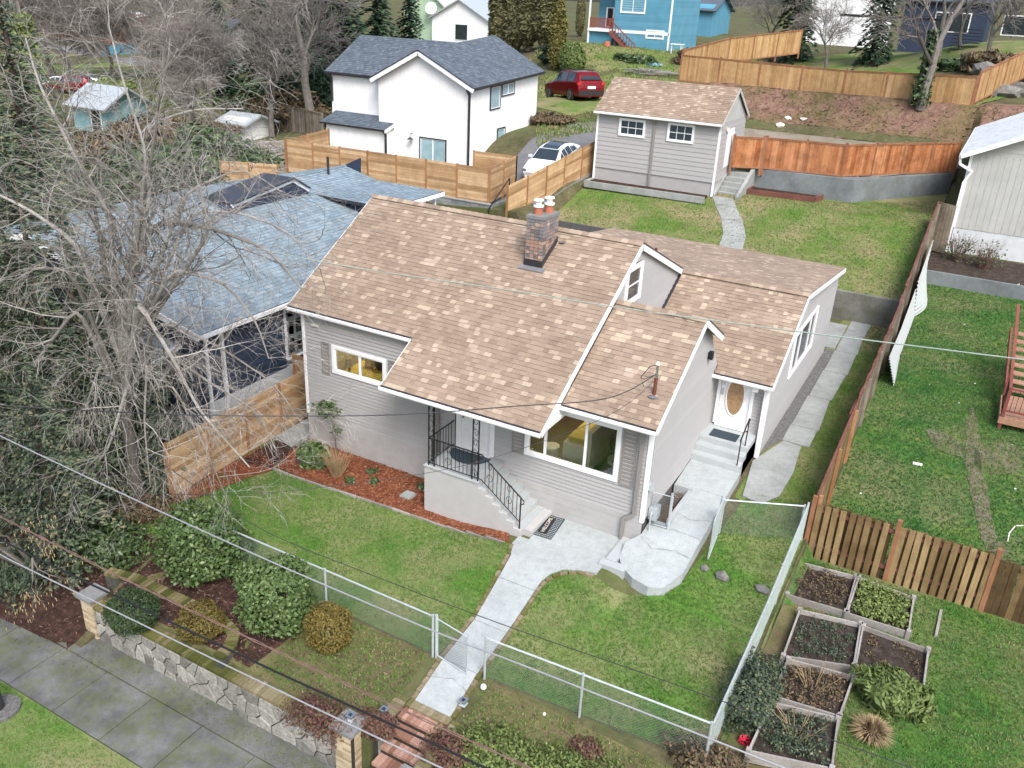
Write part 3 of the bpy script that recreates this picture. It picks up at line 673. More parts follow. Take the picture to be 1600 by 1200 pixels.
# rakes and fascia boards
rakes(house, [((XR, PYV, PZ), (XR, RY, RZ), 1, .16), ((XR, RY, RZ), (XR, 8.0, RZ-.43*(8.0-RY)), 1, .17), ((XL, EY, EZ), (XL, RY, RZ), -1, .16), ((XP, PYV, PZ), (XP, EY-.02, EZ-.01), -1, .14),
 ((BX1, BY, BZ), (BX1, BRY, BRZ), 1, .15), ((BX1, BRY, BRZ), (BX1, 4.42, BRZ-.55*(4.42-BRY)), 1, .17), ((12.91, EXY, EXZ), (12.91, EXRY, EXRZ), 1, .16), ((12.91, EXRY, EXRZ), (12.91, EXBY, EXBZ), 1, .16)], M_TRIM)
mb = MB()      # soffits close the overhangs
mb.box(XP, XR-.03, PYV+.04, 0.02, PZ-.14, PZ-.11); mb.box(XR-.22, XR-.02, -1.55, 0, PZ-.12, PZ-.02)
mb.extr([(XR-.2, PYV+.03, PZ-.09), (XR-.2, 0, PZ-.09), (XR-.2, 0, zu(0)), (XR-.2, PYV+.03, PZ+.0)], (.17, 0, 0))
mb.extr([(XP+.02, PYV+.03, PZ-.09), (XP+.02, 0, PZ-.09), (XP+.02, 0, zu(0)), (XP+.02, PYV+.03, PZ+.0)], (.03, 0, 0))
mb.box(8.9, BX1-.03, BY+.03, .02, BZ-.13, BZ-.1); mb.box(11.2, 12.88, EXY+.03, 5.38, EXZ-.13, EXZ-.1)
mb.build('soffit', M_TRIM, house)
mb = MB()      # bays' side triangle of siding between roof and rake at x = 8.88 down to the porch eave
def gutter(parent, x0, x1, y, z):
    g = MB(); prof = [(0, 0), (-.09, 0), (-.105, .03), (-.105, .10), (-.085, .115), (-.085, .095), (-.01, .095), (0, .115)]
    pts = [(x0, y+p[0], z+p[1]) for p in prof]; g.extr(pts, (x1-x0, 0, 0)); return g.build('gutter', M_TRIM, parent)
for a in ((XL, XP-.02, EY+.01, EZ-.13), (XP-.02, XR+.01, PYV+.01, PZ-.13), (BX0-.05, BX1+.01, BY+.01, BZ-.13), (11.17, 12.93, EXY+.01, EXZ-.13)): gutter(house, *a)
mb = MB()
for (a, b) in (((XL, EY), (XP, EY)), ((XP, PYV), (XR, PYV))): mb.bar((a[0], a[1]-.02, EZ+S*(a[1]-EY)+.0), (b[0], b[1]-.02, EZ+S*(b[1]-EY)+.0), .05, .018)
mb.bar((BX0, BY-.02, BZ), (BX1, BY-.02, BZ), .05, .018); mb.bar((11.2, EXY-.02, EXZ), (12.91, EXY-.02, EXZ), .05, .018)
mb.bar((XR+.02, RY, RZ+.01), (XR+.02, 8.0, RZ-.43*(8.0-RY)+.01), .05, .03); mb.bar((BX1+.02, BRY, BRZ+.01), (BX1+.02, 4.42, BRZ-.55*(4.42-BRY)+.01), .05, .03)
mb.build('drip_edge', M_DARKM, house, kind='stuff')
# --- windows
def roomwin(w, panes, rows=1, room=True, name='window'):
    return window(house, (0, 0, 0), XV, -YV, w[0], w[1], w[2], w[3], panes, .1, M_GLASS if room else M_GLASSD, off=0)
wl_ = roomwin(WIN_L, ((0, .52), (.52, 1)))
wp_ = roomwin(WIN_P, ((0, .2), (.2, .66), (.66, 1)))
window(house, (8.79, 0, 0), YV, XV, 3.3, 4.45, 5.4, 6.5, ((0, 1),), .1, M_GLASSD, rows=2)
window(house, (12.75, 0, 0), YV, XV, 7.9, 11.3, 2.55, 4.05, ((0, .27), (.27, .73), (.73, 1)), .09, M_GLASSD)
# rooms seen through the panes
def room(x0, x1, y1, z0, z1, name):
    r = MB()
    r.box(x0, x1, .18, y1, z0-.05, z0); fl = r.build(name+'_floor', M_FLOORD, house)
    r = MB(); r.box(x0-.05, x0, .18, y1, z0, z1); r.box(x1, x1+.05, .18, y1, z0, z1); r.box(x0, x1, y1, y1+.05, z0, z1); r.box(x0, x1, .18, y1, z1, z1+.05)
    r.build(name+'_wall', M_ROOM, house)
room(.3, 3.9, 3.4, 1.6, 4.1, 'bedroom'); room(6.9, 10.9, 4.2, 1.6, 3.95, 'living_room')
def inlamp(x, y, z, e):
    ld = bpy.data.lights.new("room_lamp", 'POINT'); ld.energy = e; ld.color = (1, .82, .5); ld.shadow_soft_size = .12
    o = bpy.data.objects.new("room_lamp_light", ld); COL.objects.link(o); o.location = (x, y, z)
inlamp(1.3, 1.6, 3.3, 60); inlamp(8.0, 2.6, 3.5, 75)
bed = thing("daybed", "mustard covered daybed with brown cushions behind the left front window", "bed", (2.2, 1.0, 1.6))
b_ = MB(); b_.box(.9, 3.3, .45, 1.7, 1.6, 2.45); b_.build('mattress', M_YELLOW, bed)
for k, (x, y) in enumerate(((1.45, 1.35), (1.85, 1.4), (2.3, 1.38), (2.65, 1.3))):
    c = MB(); a = rng.uniform(-.5, .5)
    for i in range(1): c.bar((x-.2, y+.02, 2.65), (x+.2, y-.02, 2.7+.04*sin(a)), .15, .4, (0, sin(.3), 1))
    c.build('cushion', M_FLOORD if k % 2 else M_CREAM, bed)
lampo = thing("table_lamp", "small lit lamp at the left edge of the left front window", "lamp", (1.28, .6, 2.4))
c = MB(); c.tube([(1.28, .5, 2.75), (1.28, .5, 3.0)], [.13, .09], 12); c.build('lamp_shade', M_CREAM, lampo); c = MB(); c.cyl((1.28, .5, 2.4), .04, .36, 8); c.build('base', M_DARKM, lampo)
sofa = thing("sofa", "cream sofa with a mustard throw seen through the big front window", "sofa", (9.1, 1.4, 1.6))
c = MB(); c.box(8.55, 9.35, .5, 2.6, 1.6, 2.35); c.build('seat', M_CREAM, sofa); c = MB(); c.box(8.6, 9.33, .7, 2.5, 2.353, 2.45); c.build('throw', M_YELLOW, sofa)
c = MB(); c.box(9.2, 9.36, .5, 2.6, 2.353, 2.8); c.build('backrest', M_CREAM, sofa)
t = thing("pouf", "round cream pouf behind the big front window", "pouf", (8.2, .55, 1.6)); c = MB(); c.cyl((8.2, .55, 1.6), .2, .45, 16); c.build('body', M_CREAM, t); c = MB(); c.cyl((8.2, .55, 2.053), .21, .05, 16); c.build('top', M_PLATE, t)
t = thing("round_chair", "black-framed chair on a patterned rug behind the right window pane", "chair", (10.0, 1.0, 1.6))
c = MB(); c.tube([(10.0+.33*cos(a), 1.1+.25*sin(a), 2.5+.33*sin(a)) for a in [2*pi*k/14 for k in range(15)]], .02, 5); c.build('frame', M_BLACK, t)
c = MB(); c.cyl((10.0, .95, 1.95), .3, .1, 14); c.build('seat', M_CREAM, t)
c = MB()
for k in range(4): c.cyl((10+.22*cos(k*pi/2+.8), .95+.22*sin(k*pi/2+.8), 1.62), .02, .33, 6)
c.build('leg', M_BLACK, t)
tag(sheet("patterned_rug", [(9.5, .3), (10.8, .3), (10.8, 2.2), (9.5, 2.2)], M_GRAVEL, .012, 1, None, lambda x, y: 1.6), "pale mottled rug under the round chair in the living room", "rug")
# --- shutters (louvred slats joined)
def shutter(u0, u1, z0, z1):
    s = MB(); wbox(s, (0, 0, 0), XV, -YV, u0, u1, z0, z1, -.005, .02); o = s.build('shutter', M_SHUT, house)
    q = MB(); wbox(q, (0, 0, 0), XV, -YV, u0, u0+.05, z0, z1, .02, .04); wbox(q, (0, 0, 0), XV, -YV, u1-.05, u1, z0, z1, .02, .04)
    zm = (z0+z1)/2
    for z in (z0, zm-.03, z1-.06): wbox(q, (0, 0, 0), XV, -YV, u0+.05, u1-.05, z, z+.06, .02, .04)
    q.build('shutter_rail', M_SHUT, o)
shutter(.68, .98, 2.58, 3.6); shutter(3.16, 3.46, 2.58, 3.6); shutter(10.42, 10.80, 1.9, 3.6); shutter(7.27, 7.62, 1.9, 3.5)
# --- front door
def door(O, Uv, Nv, u0, w, z0, h, parent, oval=False, trim=.1):
    f = MB()
    wbox(f, O, Uv, Nv, u0-trim, u0, z0, z0+h+trim, -.03, .04); wbox(f, O, Uv, Nv, u0+w, u0+w+trim, z0, z0+h+trim, -.03, .04)
    wbox(f, O, Uv, Nv, u0, u0+w, z0+h, z0+h+trim, -.03, .04); wbox(f, O, Uv, Nv, u0-.02, u0+w+.02, z0-.05, z0, -.03, .09)
    fo = f.build('door_frame', M_TRIM, parent)
    d = MB(); wbox(d, O, Uv, Nv, u0+.01, u0+w-.01, z0+.01, z0+h-.005, -.05, -.01)
    if not oval:
        for r in range(3):
            for cc in range(2):
                a = u0+.12+cc*(w-.12)/2; wbox(d, O, Uv, Nv, a, a+(w-.36)/2, z0+.15+r*.65, z0+.15+r*.65+.5, -.01, .0)
    do = d.build('door', M_WHITE, parent)
    if oval:
        ring = []; c0 = (u0+w/2, z0+h*.55)
        o1 = MB(); n = 28
        pts = [wpt(O, Uv, Nv, c0[0]+.27*cos(2*pi*k/n), c0[1]+.62*sin(2*pi*k/n), .0) for k in range(n)]
        o1.tube(pts+[pts[0]], .028, 5, caps=False); o1.build('oval_trim', M_TRIM, do)
        o2 = MB(); o2.extr([wpt(O, Uv, Nv, c0[0]+.26*cos(2*pi*k/n), c0[1]+.61*sin(2*pi*k/n), -.015) for k in range(n)], Vector(Nv)*.012); o2.build('oval_pane', M_DOORG, do)
    h_ = MB(); wbox(h_, O, Uv, Nv, u0+.05, u0+.10, z0+.95, z0+1.15, -.01, .03); wbox(h_, O, Uv, Nv, u0+.05, u0+.11, z0+1.28, z0+1.35, -.01, .03); h_.build('handle', M_CHROME, do)
door((0, 0, 0), XV, -YV, 5.62, .95, 1.52, 2.03, house, False, .14)
door((0, 5.33, 0), XV, -YV, 11.36, .91, 1.71, 1.76, house, True, .09)
c = MB(); wbox(c, (0, 0, 0), XV, -YV, 6.86, 7.22, 2.62, 2.84, .0, .1); c.build('mailbox', M_BLACK, house)
# porch lamp above the door
c = MB(); c.cyl((6.4, -.55, PZ-.22), .13, .08, 12); c.build('porch_light', M_PLATE, house)
# --- porch block and front stairs
c = MB()
c.box(5.33, 7.02, -1.37, -.035, -.1, 1.47); nst = 6; tr_ = .225
for k in range(nst):
    z = 1.47-(k+1)*.167; x = 7.02+k*tr_
    c.box(x, x+tr_, -1.30, -.035, -.1, z)
c.box(8.37, 8.62, -1.22, -.035, -.1, .47)
for k in range(nst):
    z = 1.47-(k+1)*.167; x = 7.02+k*tr_
    c.extr([(x, -1.37, -.1), (x+tr_+.001, -1.37, -.1), (x+tr_+.001, -1.37, z+.02), (x, -1.37, z+.02)], (0, .068, 0))
porch = c.build('porch', M_PORCH, house)
c = MB(); c.box(5.30, 7.05, -1.40, -.03, 1.475, 1.50)
for k in range(nst):
    z = 1.47-(k+1)*.167; x = 7.02+k*tr_
    c.box(x+.012, x+tr_+.03, -1.31, -.034, z+.003, z+.03)
c.build('tread', M_PAINTC, porch)
# iron railing, posts with scrolls
def scroll(mb, x0, z0, y, w, h, flip=1, r=.008):
    pts = []
    for k in range(15):
        t = k/14; a = t*2.2*pi; rr = (1-t*.75)*.5
        pts.append((x0+w*(.5+flip*rr*cos(a)), y, z0+h*(.5+rr*sin(a)*.9)))
    mb.tube(pts, r, 4, caps=False)
def column(x0, x1, y, z0, z1):
    r = MB()
    for x in (x0, x1): r.box(x-.014, x+.014, y-.014, y+.014, z0, z1)
    o = r.build('iron_post', M_BLACK, house); q = MB(); z = z0+.06; k = 0
    while z < z1-.25:
        scroll(q, x0, z, y, x1-x0, .28, 1 if k % 2 else -1); z += .30; k += 1
        q.tube([(x0, y, z), (x1, y, z-.12)], .007, 4)
    q.build('scroll', M_BLACK, o)
column(5.42, 5.60, -1.3, 1.5, 3.5); column(6.80, 6.98, -1.3, 1.5, 3.5)
c = MB()
for y in (-1.08,): c.box(5.406, 5.434, y-.014, y+.014, 1.5, 3.5)
c.build('iron_post', M_BLACK, house)
rail = MB()
A = [(5.42, -1.3), (7.05, -1.3), (8.28, -1.3)]
for dz in (.08, .82):
    rail.tube([(5.42, -1.3, 1.5+dz), (7.08, -1.3, 1.5+dz), (8.3, -1.3, .58+dz+.02)], .014 if dz < .5 else .02, 6)
    rail.tube([(5.42, -1.3, 1.5+dz), (5.42, -.06, 1.5+dz)], .014 if dz < .5 else .02, 6)
rail.tube([(8.3, -1.3, 1.42), (8.38, -1.3, 1.36), (8.38, -1.3, 1.27), (8.32, -1.3, 1.24)], .016, 6)
rail.box(8.275, 8.305, -1.315, -1.285, .45, 1.42)
ro = rail.build('railing', M_BLACK, house); q = MB()
for k in range(1, 14):
    x = 5.42+k*.122; q.box(x-.007, x+.007, -1.307, -1.293, 1.58, 2.32)
for k in range(1, 10):
    x = 7.08+k*.122; z = .58+.08+(8.3-x)*.754; q.box(x-.007, x+.007, -1.307, -1.293, z, z+.74)
for k in range(1, 9):
    y = -1.3+k*.14; q.box(5.413, 5.427, y-.007, y+.007, 1.58, 2.32)
for x, z in ((5.95, 1.60), (7.25, 1.50), (7.85, 1.05)):
    for j in range(2): scroll(q, x, z+.35*j, -1.3, .2, .34, 1 if j else -1, .009)
q.build('baluster', M_BLACK, ro, kind='stuff')
# --- chimney of mixed brick
chx0, chx1, chy0, chy1, chz1 = 5.93, 6.47, 2.72, 3.62, 7.62
zr = lambda y: EZ+S*(y-EY)
ch = MB(); ch.box(chx0+.03, chx1-.03, chy0+.03, chy1-.03, 5.8, chz1-.02); cho = ch.build('chimney', M_MORT, house)
bk = []
for i in range(8):
    q = MB(); q.box(-.062, .062, -.015, .045, .006, .094, i/7); bk.append(mesh_of(q, 'brick', M_BRICKCH))
bs = []
for i in range(8):
    q = MB(); q.box(-.045, .015, -.082, .082, .006, .094, i/7); bs.append(mesh_of(q, 'brick', M_BRICKCH))
z = zr(chy0)-.05; row = 0
while z < chz1-.08:
    sh = (row % 2)*.067; dk = z > chz1-.55
    pick = lambda m: m[min(7, rng.choice((1, 2, 2, 3, 4)) if dk and rng.random() < .85 else rng.randint(1, 7))]
    for k in range(4):
        x = chx0+.067+k*.1346+(0 if row % 2 == 0 else 0); piece('brick', pick(bk), cho, (x, chy0+.014, z))
    for k in range(5):
        y = chy0+.09+k*.18
        if z > zr(y)-.1: piece('brick', pick(bs), cho, (chx1-.014, y+.01, z))
    z += .1; row += 1
c = MB(); c.box(chx0-.02, chx1+.02, chy0-.02, chy1+.02, chz1-.02, chz1+.07); c.build('chimney_cap', M_CAP, cho)
c = MB(); c.bar((chx0-.02, chy0-.012, zr(chy0)+.09), (chx1+.02, chy0-.012, zr(chy0)+.09), .025, .22); c.extr([(chx1, chy0, zr(chy0)-.02), (chx1, chy1, zr(chy1)-.02), (chx1, chy1, zr(chy1)+.18), (chx1, chy0, zr(chy0)+.2)], (.022, 0, 0)); c.build('flashing', M_DARKM, cho)
c = MB(); c.bar((chx0-.12, chy0-.1, zr(chy0-.1)+.03), (chx1+.14, chy0-.1, zr(chy0-.1)+.03), .16, .012, (0, -.5, 1)); c.bar((chx1+.08, chy1+.02, zr(chy1)+.03), (chx1+.25, chy1+.02, zr(chy1)+.05), .18, .02); c.build('apron', M_LEAD, cho)
for (x, y, hh) in ((6.13, 3.0, .2), (6.27, 3.38, .22)):
    c = MB(); c.cyl((x, y, chz1+.07), .13, hh, 14, r2=.12); fo = c.build('flue', M_TERRA, house)
    c = MB(); c.cyl((x, y, chz1+.07+hh), .15, .05, 14); c.cyl((x, y, chz1+.12+hh), .085, .13, 12); c.cyl((x, y, chz1+.25+hh), .15, .03, 14, r2=.13); c.cyl((x, y, chz1+.28+hh), .12, .02, 14, r2=.02); c.build('flue_cap', M_WHITE, fo)
c = MB(); c.cyl((7.6, 9.0, 4.9), .05, .75, 8); c.build('vent_pipe', M_RUST, house)
# service mast on the bay roof
mz = BZ+S*(.35-BY)
c = MB(); c.cyl((10.95, .35, mz-.05), .045, .5, 10); mo = c.build('service_mast', M_RUST, house)
c = MB(); c.cyl((10.95, .35, mz+.45), .035, .35, 8); c.build('mast_pipe', M_CHROME, mo); c = MB(); c.cyl((10.95, .35, mz+.8), .07, .07, 10, r2=.03); c.build('weather_head', M_PLATE, mo)
c = MB(); c.cyl((10.95, .35, mz-.04), .17, .03, 12, r2=.06); c.build('mast_flashing', M_LEAD, mo)
MAST = Vector((10.95, .3, mz+.55))
c = MB(); c.tube([(10.95, .3, mz+.8), (10.8, .25, mz+.75), (10.62, .2, mz+.45), (10.66, .2, mz+.3), (10.72, .2, mz+.2)], .01, 5); c.tube([MAST, (10.7, .2, mz+.4), (10.6, .18, mz+.42)], .008, 5); c.build('drip_loop', M_BLACK, mo)
# conduit and meters on the bay wall
c = MB(); c.tube([(11.2, .12, 4.1), (11.2, .12, 1.7)], .02, 6); c.cyl((11.24, .12, 1.95), .09, .16, 12); c.build('electric_meter', M_GALV, house)
c = MB(); c.box(11.2, 11.42, .3, .62, .95, 1.3); c.tube([(11.3, .2, .5), (11.3, .2, 1.15), (11.3, .45, 1.2)], .022, 6); c.tube([(11.3, .62, .5), (11.3, .62, 1.15)], .022, 6); c.build('gas_meter', M_GALV, house)
# downspouts
downspout(house, [(4.9, -.09, 4.38), (4.9, -.09, .75), (5.0, -.12, .6), (5.12, -.12, .5)], M_SHUT)
downspout(house, [(10.95, -.45, 3.84), (10.95, -.09, 3.72), (10.95, -.09, 1.2), (10.68, -.1, 1.02), (10.68, -.1, .3)], M_SHUT)
downspout(house, [(12.65, 5.02, 3.3), (12.7, 5.2, 3.15), (12.72, 5.24, .95)])
c = MB(); c.box(12.35, 12.5, 4.98, 5.12, 3.12, 3.3); c.build('flood_light', M_WHITE, house)
c = MB(); c.box(11.2, 11.32, 3.95, 4.1, 4.2, 4.42); c.build('flood_light', M_BLACK, house)
downspout(house, [(XP-.12, -1.5, PZ-.16), (4.6, -.15, PZ-.32)], M_TRIM)
# entry landing and steps
c = MB()
for (y, z) in ((3.74, 1.30), (4.04, 1.47), (4.34, 1.64)): c.box(11.18, 12.62-(0 if y > 4.2 else 0), y, 5.35, .7, z)
land = c.build('entry_step', M_PAINTC, house)
c = MB()
for (y, z) in ((3.78, 1.33), (4.44, 1.66)): c.box(12.5, 12.53, y, y+.03, z-.04, z+.85)
c.tube([(12.515, 3.7, 2.12), (12.515, 3.86, 2.2), (12.515, 4.44, 2.52), (12.515, 4.52, 2.42)], .022, 6)
c.build('handrail', M_BLACK, house)
# mats
def mat_obj(name, pts, z, mat, label, cat="doormat"):
    m_ = MB(); m_.prism(pts, z, z+.02); o = m_.build(name, mat); tag(o, label, cat); return o
mat_obj("half_round_doormat", [(6.08+.62*cos(a), -.14-.62*sin(a)*.95) for a in [pi*k/16 for k in range(17)]], 1.502, M_MAT, "half-round dark blue doormat on the front porch")
mat_obj("entry_doormat", [(11.42, 4.5), (12.22, 4.5), (12.22, 4.98), (11.42, 4.98)], 1.645, M_MAT, "rectangular dark blue mat on the side entry landing")
# ================================================================ terrain: one sheet to the horizon
def grid_lines(a, b, near0, near1, st, far):
    out = list(np.arange(near0, near1+1e-6, st)); x = near0; d = st
    while x > a: d = min(d*1.25, far); x -= d; out.append(x)
    x = near1; d = st
    while x < b: d = min(d*1.25, far); x += d; out.append(x)
    return out
gx = sorted(set([round(v, 3) for v in grid_lines(-700, 500, -8, 21, .3, 30)]+[.44, .46, 8.71, 8.73, 10.06, 10.08, 11.38, 11.44, 14.95, 15.0, -2.5, -3.2, 11.88, 11.93]))
gy = sorted(set([round(v, 3) for v in grid_lines(-60, 1100, -13.2, 40, .3, 30)]+[-8.21, -8.18, -7.11, -7.08, -8.96, -8.93, 19.28, 19.33, 16.38, 16.43, 25.1, 24.9, 18.88, 18.92, -5.0, -4.98]))
GX, GY = np.meshgrid(gx, gy); GZ = Hv(GX, GY)
nx, ny = len(gx), len(gy)
V = np.stack([GX.ravel(), GY.ravel(), GZ.ravel()-.012], 1)
idx = np.arange(nx*ny).reshape(ny, nx)
Fq = np.stack([idx[:-1, :-1].ravel(), idx[:-1, 1:].ravel(), idx[1:, 1:].ravel(), idx[1:, :-1].ravel()], 1)
me = bpy.data.meshes.new('ground'); me.from_pydata(V.tolist(), [], Fq.tolist()); me.materials.append(M_FAR)
g = bpy.data.objects.new('ground', me); COL.objects.link(g); tag(g, kind='structure')
# --- lawns, beds and paths
def xy(l): return [(p.x, p.y) for p in l]
def pl(pts, z): return xy([P(a, b, z) for a, b in pts])
def gp(pts): return xy([G(a, b) for a, b in pts])
bedfront = [(.42, -1.9), (1.6, -1.92), (3.2, -1.82), (5.6, -1.72), (8.28, -1.75)]
lawnL = [(-1.0, -5.75), (8.75, -5.8), (8.78, -4.6), (8.42, -2.2)]+list(reversed(bedfront))+[(.0, -2.6), (-.98, -3.0)]
lawnR = [(9.75, -5.8), (14.75, -5.55), (14.85, 2.2), (14.85, 3.6), (13.1, 3.4), (12.9, 2.0), (12.6, -.9), (12.3, -1.4), (11.2, -1.95), (10.4, -1.75), (10.0, -1.75), (9.55, -2.4), (9.62, -4.2)]
sheet('lawn', lawnL, M_LAWN, .01, .4); sheet('lawn', lawnR, M_LAWN, .01, .4)
tufts('grass', lawnL, M_BLADE, 420, (.015, .045), .012); tufts('grass', lawnR, M_BLADE, 420, (.015, .05), .012)
side_l = [(12.75, 3.0), (14.93, 2.3), (14.93, 19.2), (12.76, 19.2), (12.76, 5.5)]
sheet('side_yard', side_l, M_LAWNB, .008, .4)
tufts('grass', [(13.7, 2.5), (14.9, 2.4), (14.9, 19), (13.9, 19)], M_BLADEB, 260, (.015, .05), .012)
backl = [(-2.4, 16.45), (11.88, 16.45), (11.93, 19.34), (14.93, 19.34), (14.93, 35.6), (14.8, 35.6), (10.8, 29.4), (5.2, 29.1), (4.6, 26.4), (-2.4, 25.4)]
sheet('back_lawn', backl, M_LAWNB, .01, .45)
tufts('grass', [(3, 17), (11.9, 17), (11.9, 19.4), (14.9, 19.4), (14.9, 33), (10.8, 29), (5, 28), (-2, 25), (-2, 20)], M_BLADEB, 110, (.02, .06), .02)
rightl = [(15.02, 2.35), (24, 2.35), (24, 24.9), (15.02, 24.9)]
sheet('neighbour_lawn', rightl, M_LAWNR, .01, .4)
tufts('grass', [(15.05, 2.4), (21, 2.4), (21, 24.8), (15.05, 24.8)], M_BLADER, 230, (.02, .07), .015)
def blob(pts, k=3):
    for _ in range(k):
        pts = [((a[0]*(.75 if j else .25)+b[0]*(.25 if j else .75)), (a[1]*(.75 if j else .25)+b[1]*(.25 if j else .75))) for a, b in zip(pts, pts[1:]+pts[:1]) for j in (1, 0)]
    return [(x+rng.uniform(-.04, .04), y+rng.uniform(-.04, .04)) for x, y in pts]
M_MUD = ground("trodden_mud", [(.3, (.10, .085, .055)), (.5, (.18, .15, .11)), (.7, (.24, .205, .16))], 2.5, 25, (.10, .13, .04), .8, dsc=1.5)
for pp in ([(1510, 640), (1525, 640), (1530, 720), (1545, 780), (1560, 860), (1535, 860), (1520, 790), (1505, 720)], [(1520, 700), (1590, 690), (1600, 740), (1560, 745), (1520, 735)], [(1440, 665), (1500, 690), (1510, 720), (1460, 705)], [(1540, 850), (1570, 850), (1580, 880), (1545, 885)]):
    sheet('mud_patch', blob(gp(pp)), M_MUD, .028, .4)
gard = [(14.85, -6.8), (22, -6.8), (22, 2.2), (14.9, 2.2)]
sheet('garden_lawn', gard, M_LAWNR, .008, .4)
tufts('grass', [(17.2, -6), (21, -6), (21, 2.1), (15, 2.1), (15.2, 1)], M_BLADE, 420, (.02, .05), .012)
terr1 = [(.5, -8.02), (8.5, -8.02), (8.6, -5.85), (-.9, -5.8), (-.9, -6.6), (.3, -7)]
sheet('planting_terrace', terr1, M_GARD, .008, .35, rough=.012)
terr2 = [(10.2, -8.92), (20, -8.92), (20, -6.9), (14.7, -6.0), (10.2, -5.85)]
sheet('planting_terrace', terr2, M_GARD, .008, .35, rough=.012)
tufts('grass', [(5.5, -7.9), (8.6, -7.9), (8.6, -5.9), (5.5, -5.9)], M_BLADE, 350, (.02, .06), .014)
tufts('grass', [(10.1, -9), (15, -9), (14.8, -6), (10.1, -6)], M_BLADE, 260, (.02, .06), .014)
# dark mulch under the shrubs
bed1 = [(.3, -7.95), (5.2, -7.95), (5.4, -7.2), (5.6, -6.2), (3, -5.95), (-1.2, -5.9), (-1.2, -7), (.25, -7.4)]
sheet('shrub_bed', bed1, M_DMULCH, .02, .3, rough=.015)
sheet('tree_bed', [(-7, -9.5), (.2, -9.0), (.2, -8.2), (.1, -7.0), (-1.0, -6.0), (-1.0, -3.0), (-7, -3.0)], M_DMULCH, .02, .4, rough=.02)
# bark mulch bed along the house with a concrete edging
mulch = [(.42, -1.86)]+bedfront[1:]+[(8.05, -1.40), (5.30, -1.40), (5.28, -.04), (.05, -.04), (.02, -1.2)]
sheet('mulch_bed', mulch, M_MULCH, .035, .25, rough=.012)
sheet('mulch_bed', [(-1.0, -5.0), (-.4, -4.2), (.02, -2.75), (.4, -1.9), (.0, -1.2), (-.9, -1.2), (-1.0, -3)], M_MULCH, .03, .3, rough=.012)
sheet('soil', [(-.85, -2.2), (.35, -2.0), (.0, -.6), (-.8, -.5)], M_DMULCH, .05, .3, rough=.01)
def chips(name, pts, mat, dens, size=(.02, .06), holes=(), off=.04):
    xs = [p[0] for p in pts]; ys = [p[1] for p in pts]; n = int((max(xs)-min(xs))*(max(ys)-min(ys))*dens); mb = MB()
    for _ in range(n):
        x, y = rng.uniform(min(xs), max(xs)), rng.uniform(min(ys), max(ys))
        if not inside(pts, x, y) or any(inside(h_, x, y) for h_ in holes): continue
        a = rng.uniform(0, 2*pi); l = rng.uniform(*size); w = l*.35; z = H(x, y)+off+rng.uniform(0, .02); t = rng.uniform(-.3, .3)
        dx, dy = cos(a)*l/2, sin(a)*l/2; mb.quad((x-dx-dy*.3, y-dy+dx*.3, z), (x+dx-dy*.3, y+dy+dx*.3, z+t*l), (x+dx+dy*.3, y+dy-dx*.3, z+t*l+.004), (x-dx+dy*.3, y-dy-dx*.3, z+.004), rng.random())
    return mb.build(name, mat, kind='stuff')
M_CHIP = toned("bark_chip", [(0, (.10, .03, .02)), (.5, (.24, .085, .045)), (1, (.46, .22, .12))], grain=30, bmp=0)
M_MOSSC = toned("moss_clump", [(0, (.03, .035, .012)), (.5, (.08, .09, .02)), (1, (.16, .17, .04))], grain=30, bmp=0)
M_CHIPD = toned("dry_leaf_litter", [(0, (.04, .025, .02)), (.6, (.12, .07, .055)), (1, (.30, .2, .16))], grain=30, bmp=0)
chips('bark_chips', mulch, M_CHIP, 420, (.03, .09)); chips('bark_chips', [(-1.0, -5.0), (-.4, -4.2), (.02, -2.75), (.4, -1.9), (-.9, -1.2)], M_CHIP, 300, (.03, .08))
chips('leaf_litter', bed1, M_CHIPD, 150, (.03, .08)); chips('leaf_litter', [(-4, -9.2), (.2, -8.9), (-.9, -5), (-4, -4)], M_CHIPD, 90, (.03, .09))
chips('leaf_litter', terr2, M_CHIPD, 18, (.03, .08)); chips('leaf_litter', terr1, M_CHIPD, 40, (.03, .08))
# --- street side: sidewalk slabs, verge
swk = tag(bpy.data.objects.new('sidewalk', None), kind='structure'); COL.objects.link(swk)
xs = [-9.5, -7.9, -6.3, -4.7, -3.1, -1.5, .1, 1.66, 3.2, 4.75, 6.3, 7.85, 9.4, 10.95, 12.5, 14.05, 15.6, 17.2]
for i in range(len(xs)-1):
    s_ = MB(); a, b = xs[i]+.012, xs[i+1]-.012; dz = rng.uniform(-.008, .008)
    s_.prism([(a, -10.42), (b, -10.42), (b, -9.02), (a, -9.02)], -1.75, -1.585+dz); s_.build('slab', M_SIDEWALK, swk)
chips('moss', [(.6, -8.98), (8.4, -8.98), (8.4, -8.4), (.6, -8.4)], M_MOSSC, 240, (.01, .035), off=.028)
chips('moss', [(.8, -9.7), (3.4, -9.5), (3.2, -9.0), (.8, -9.0)], M_MOSSC, 120, (.01, .03), off=.02)
chips('leaf_litter', [(-3, -9.6), (1.2, -9.4), (1.6, -8.9), (-3, -8.9)], M_CHIPD, 60, (.02, .05), off=.025)
s_ = MB(); s_.box(-1.5, 17, -8.99, -8.37, -1.7, -1.575); s_.build('kerb_strip', M_SIDEWALK, swk)
verge = [(-12, -16), (17, -16), (17, -10.45), (-12, -10.45)]
sheet('verge', verge, M_LAWN, .03, .5); tufts('grass', [(-3, -13), (8, -13), (8, -10.5), (-3, -10.5)], M_BLADE, 450, (.02, .06), .012)
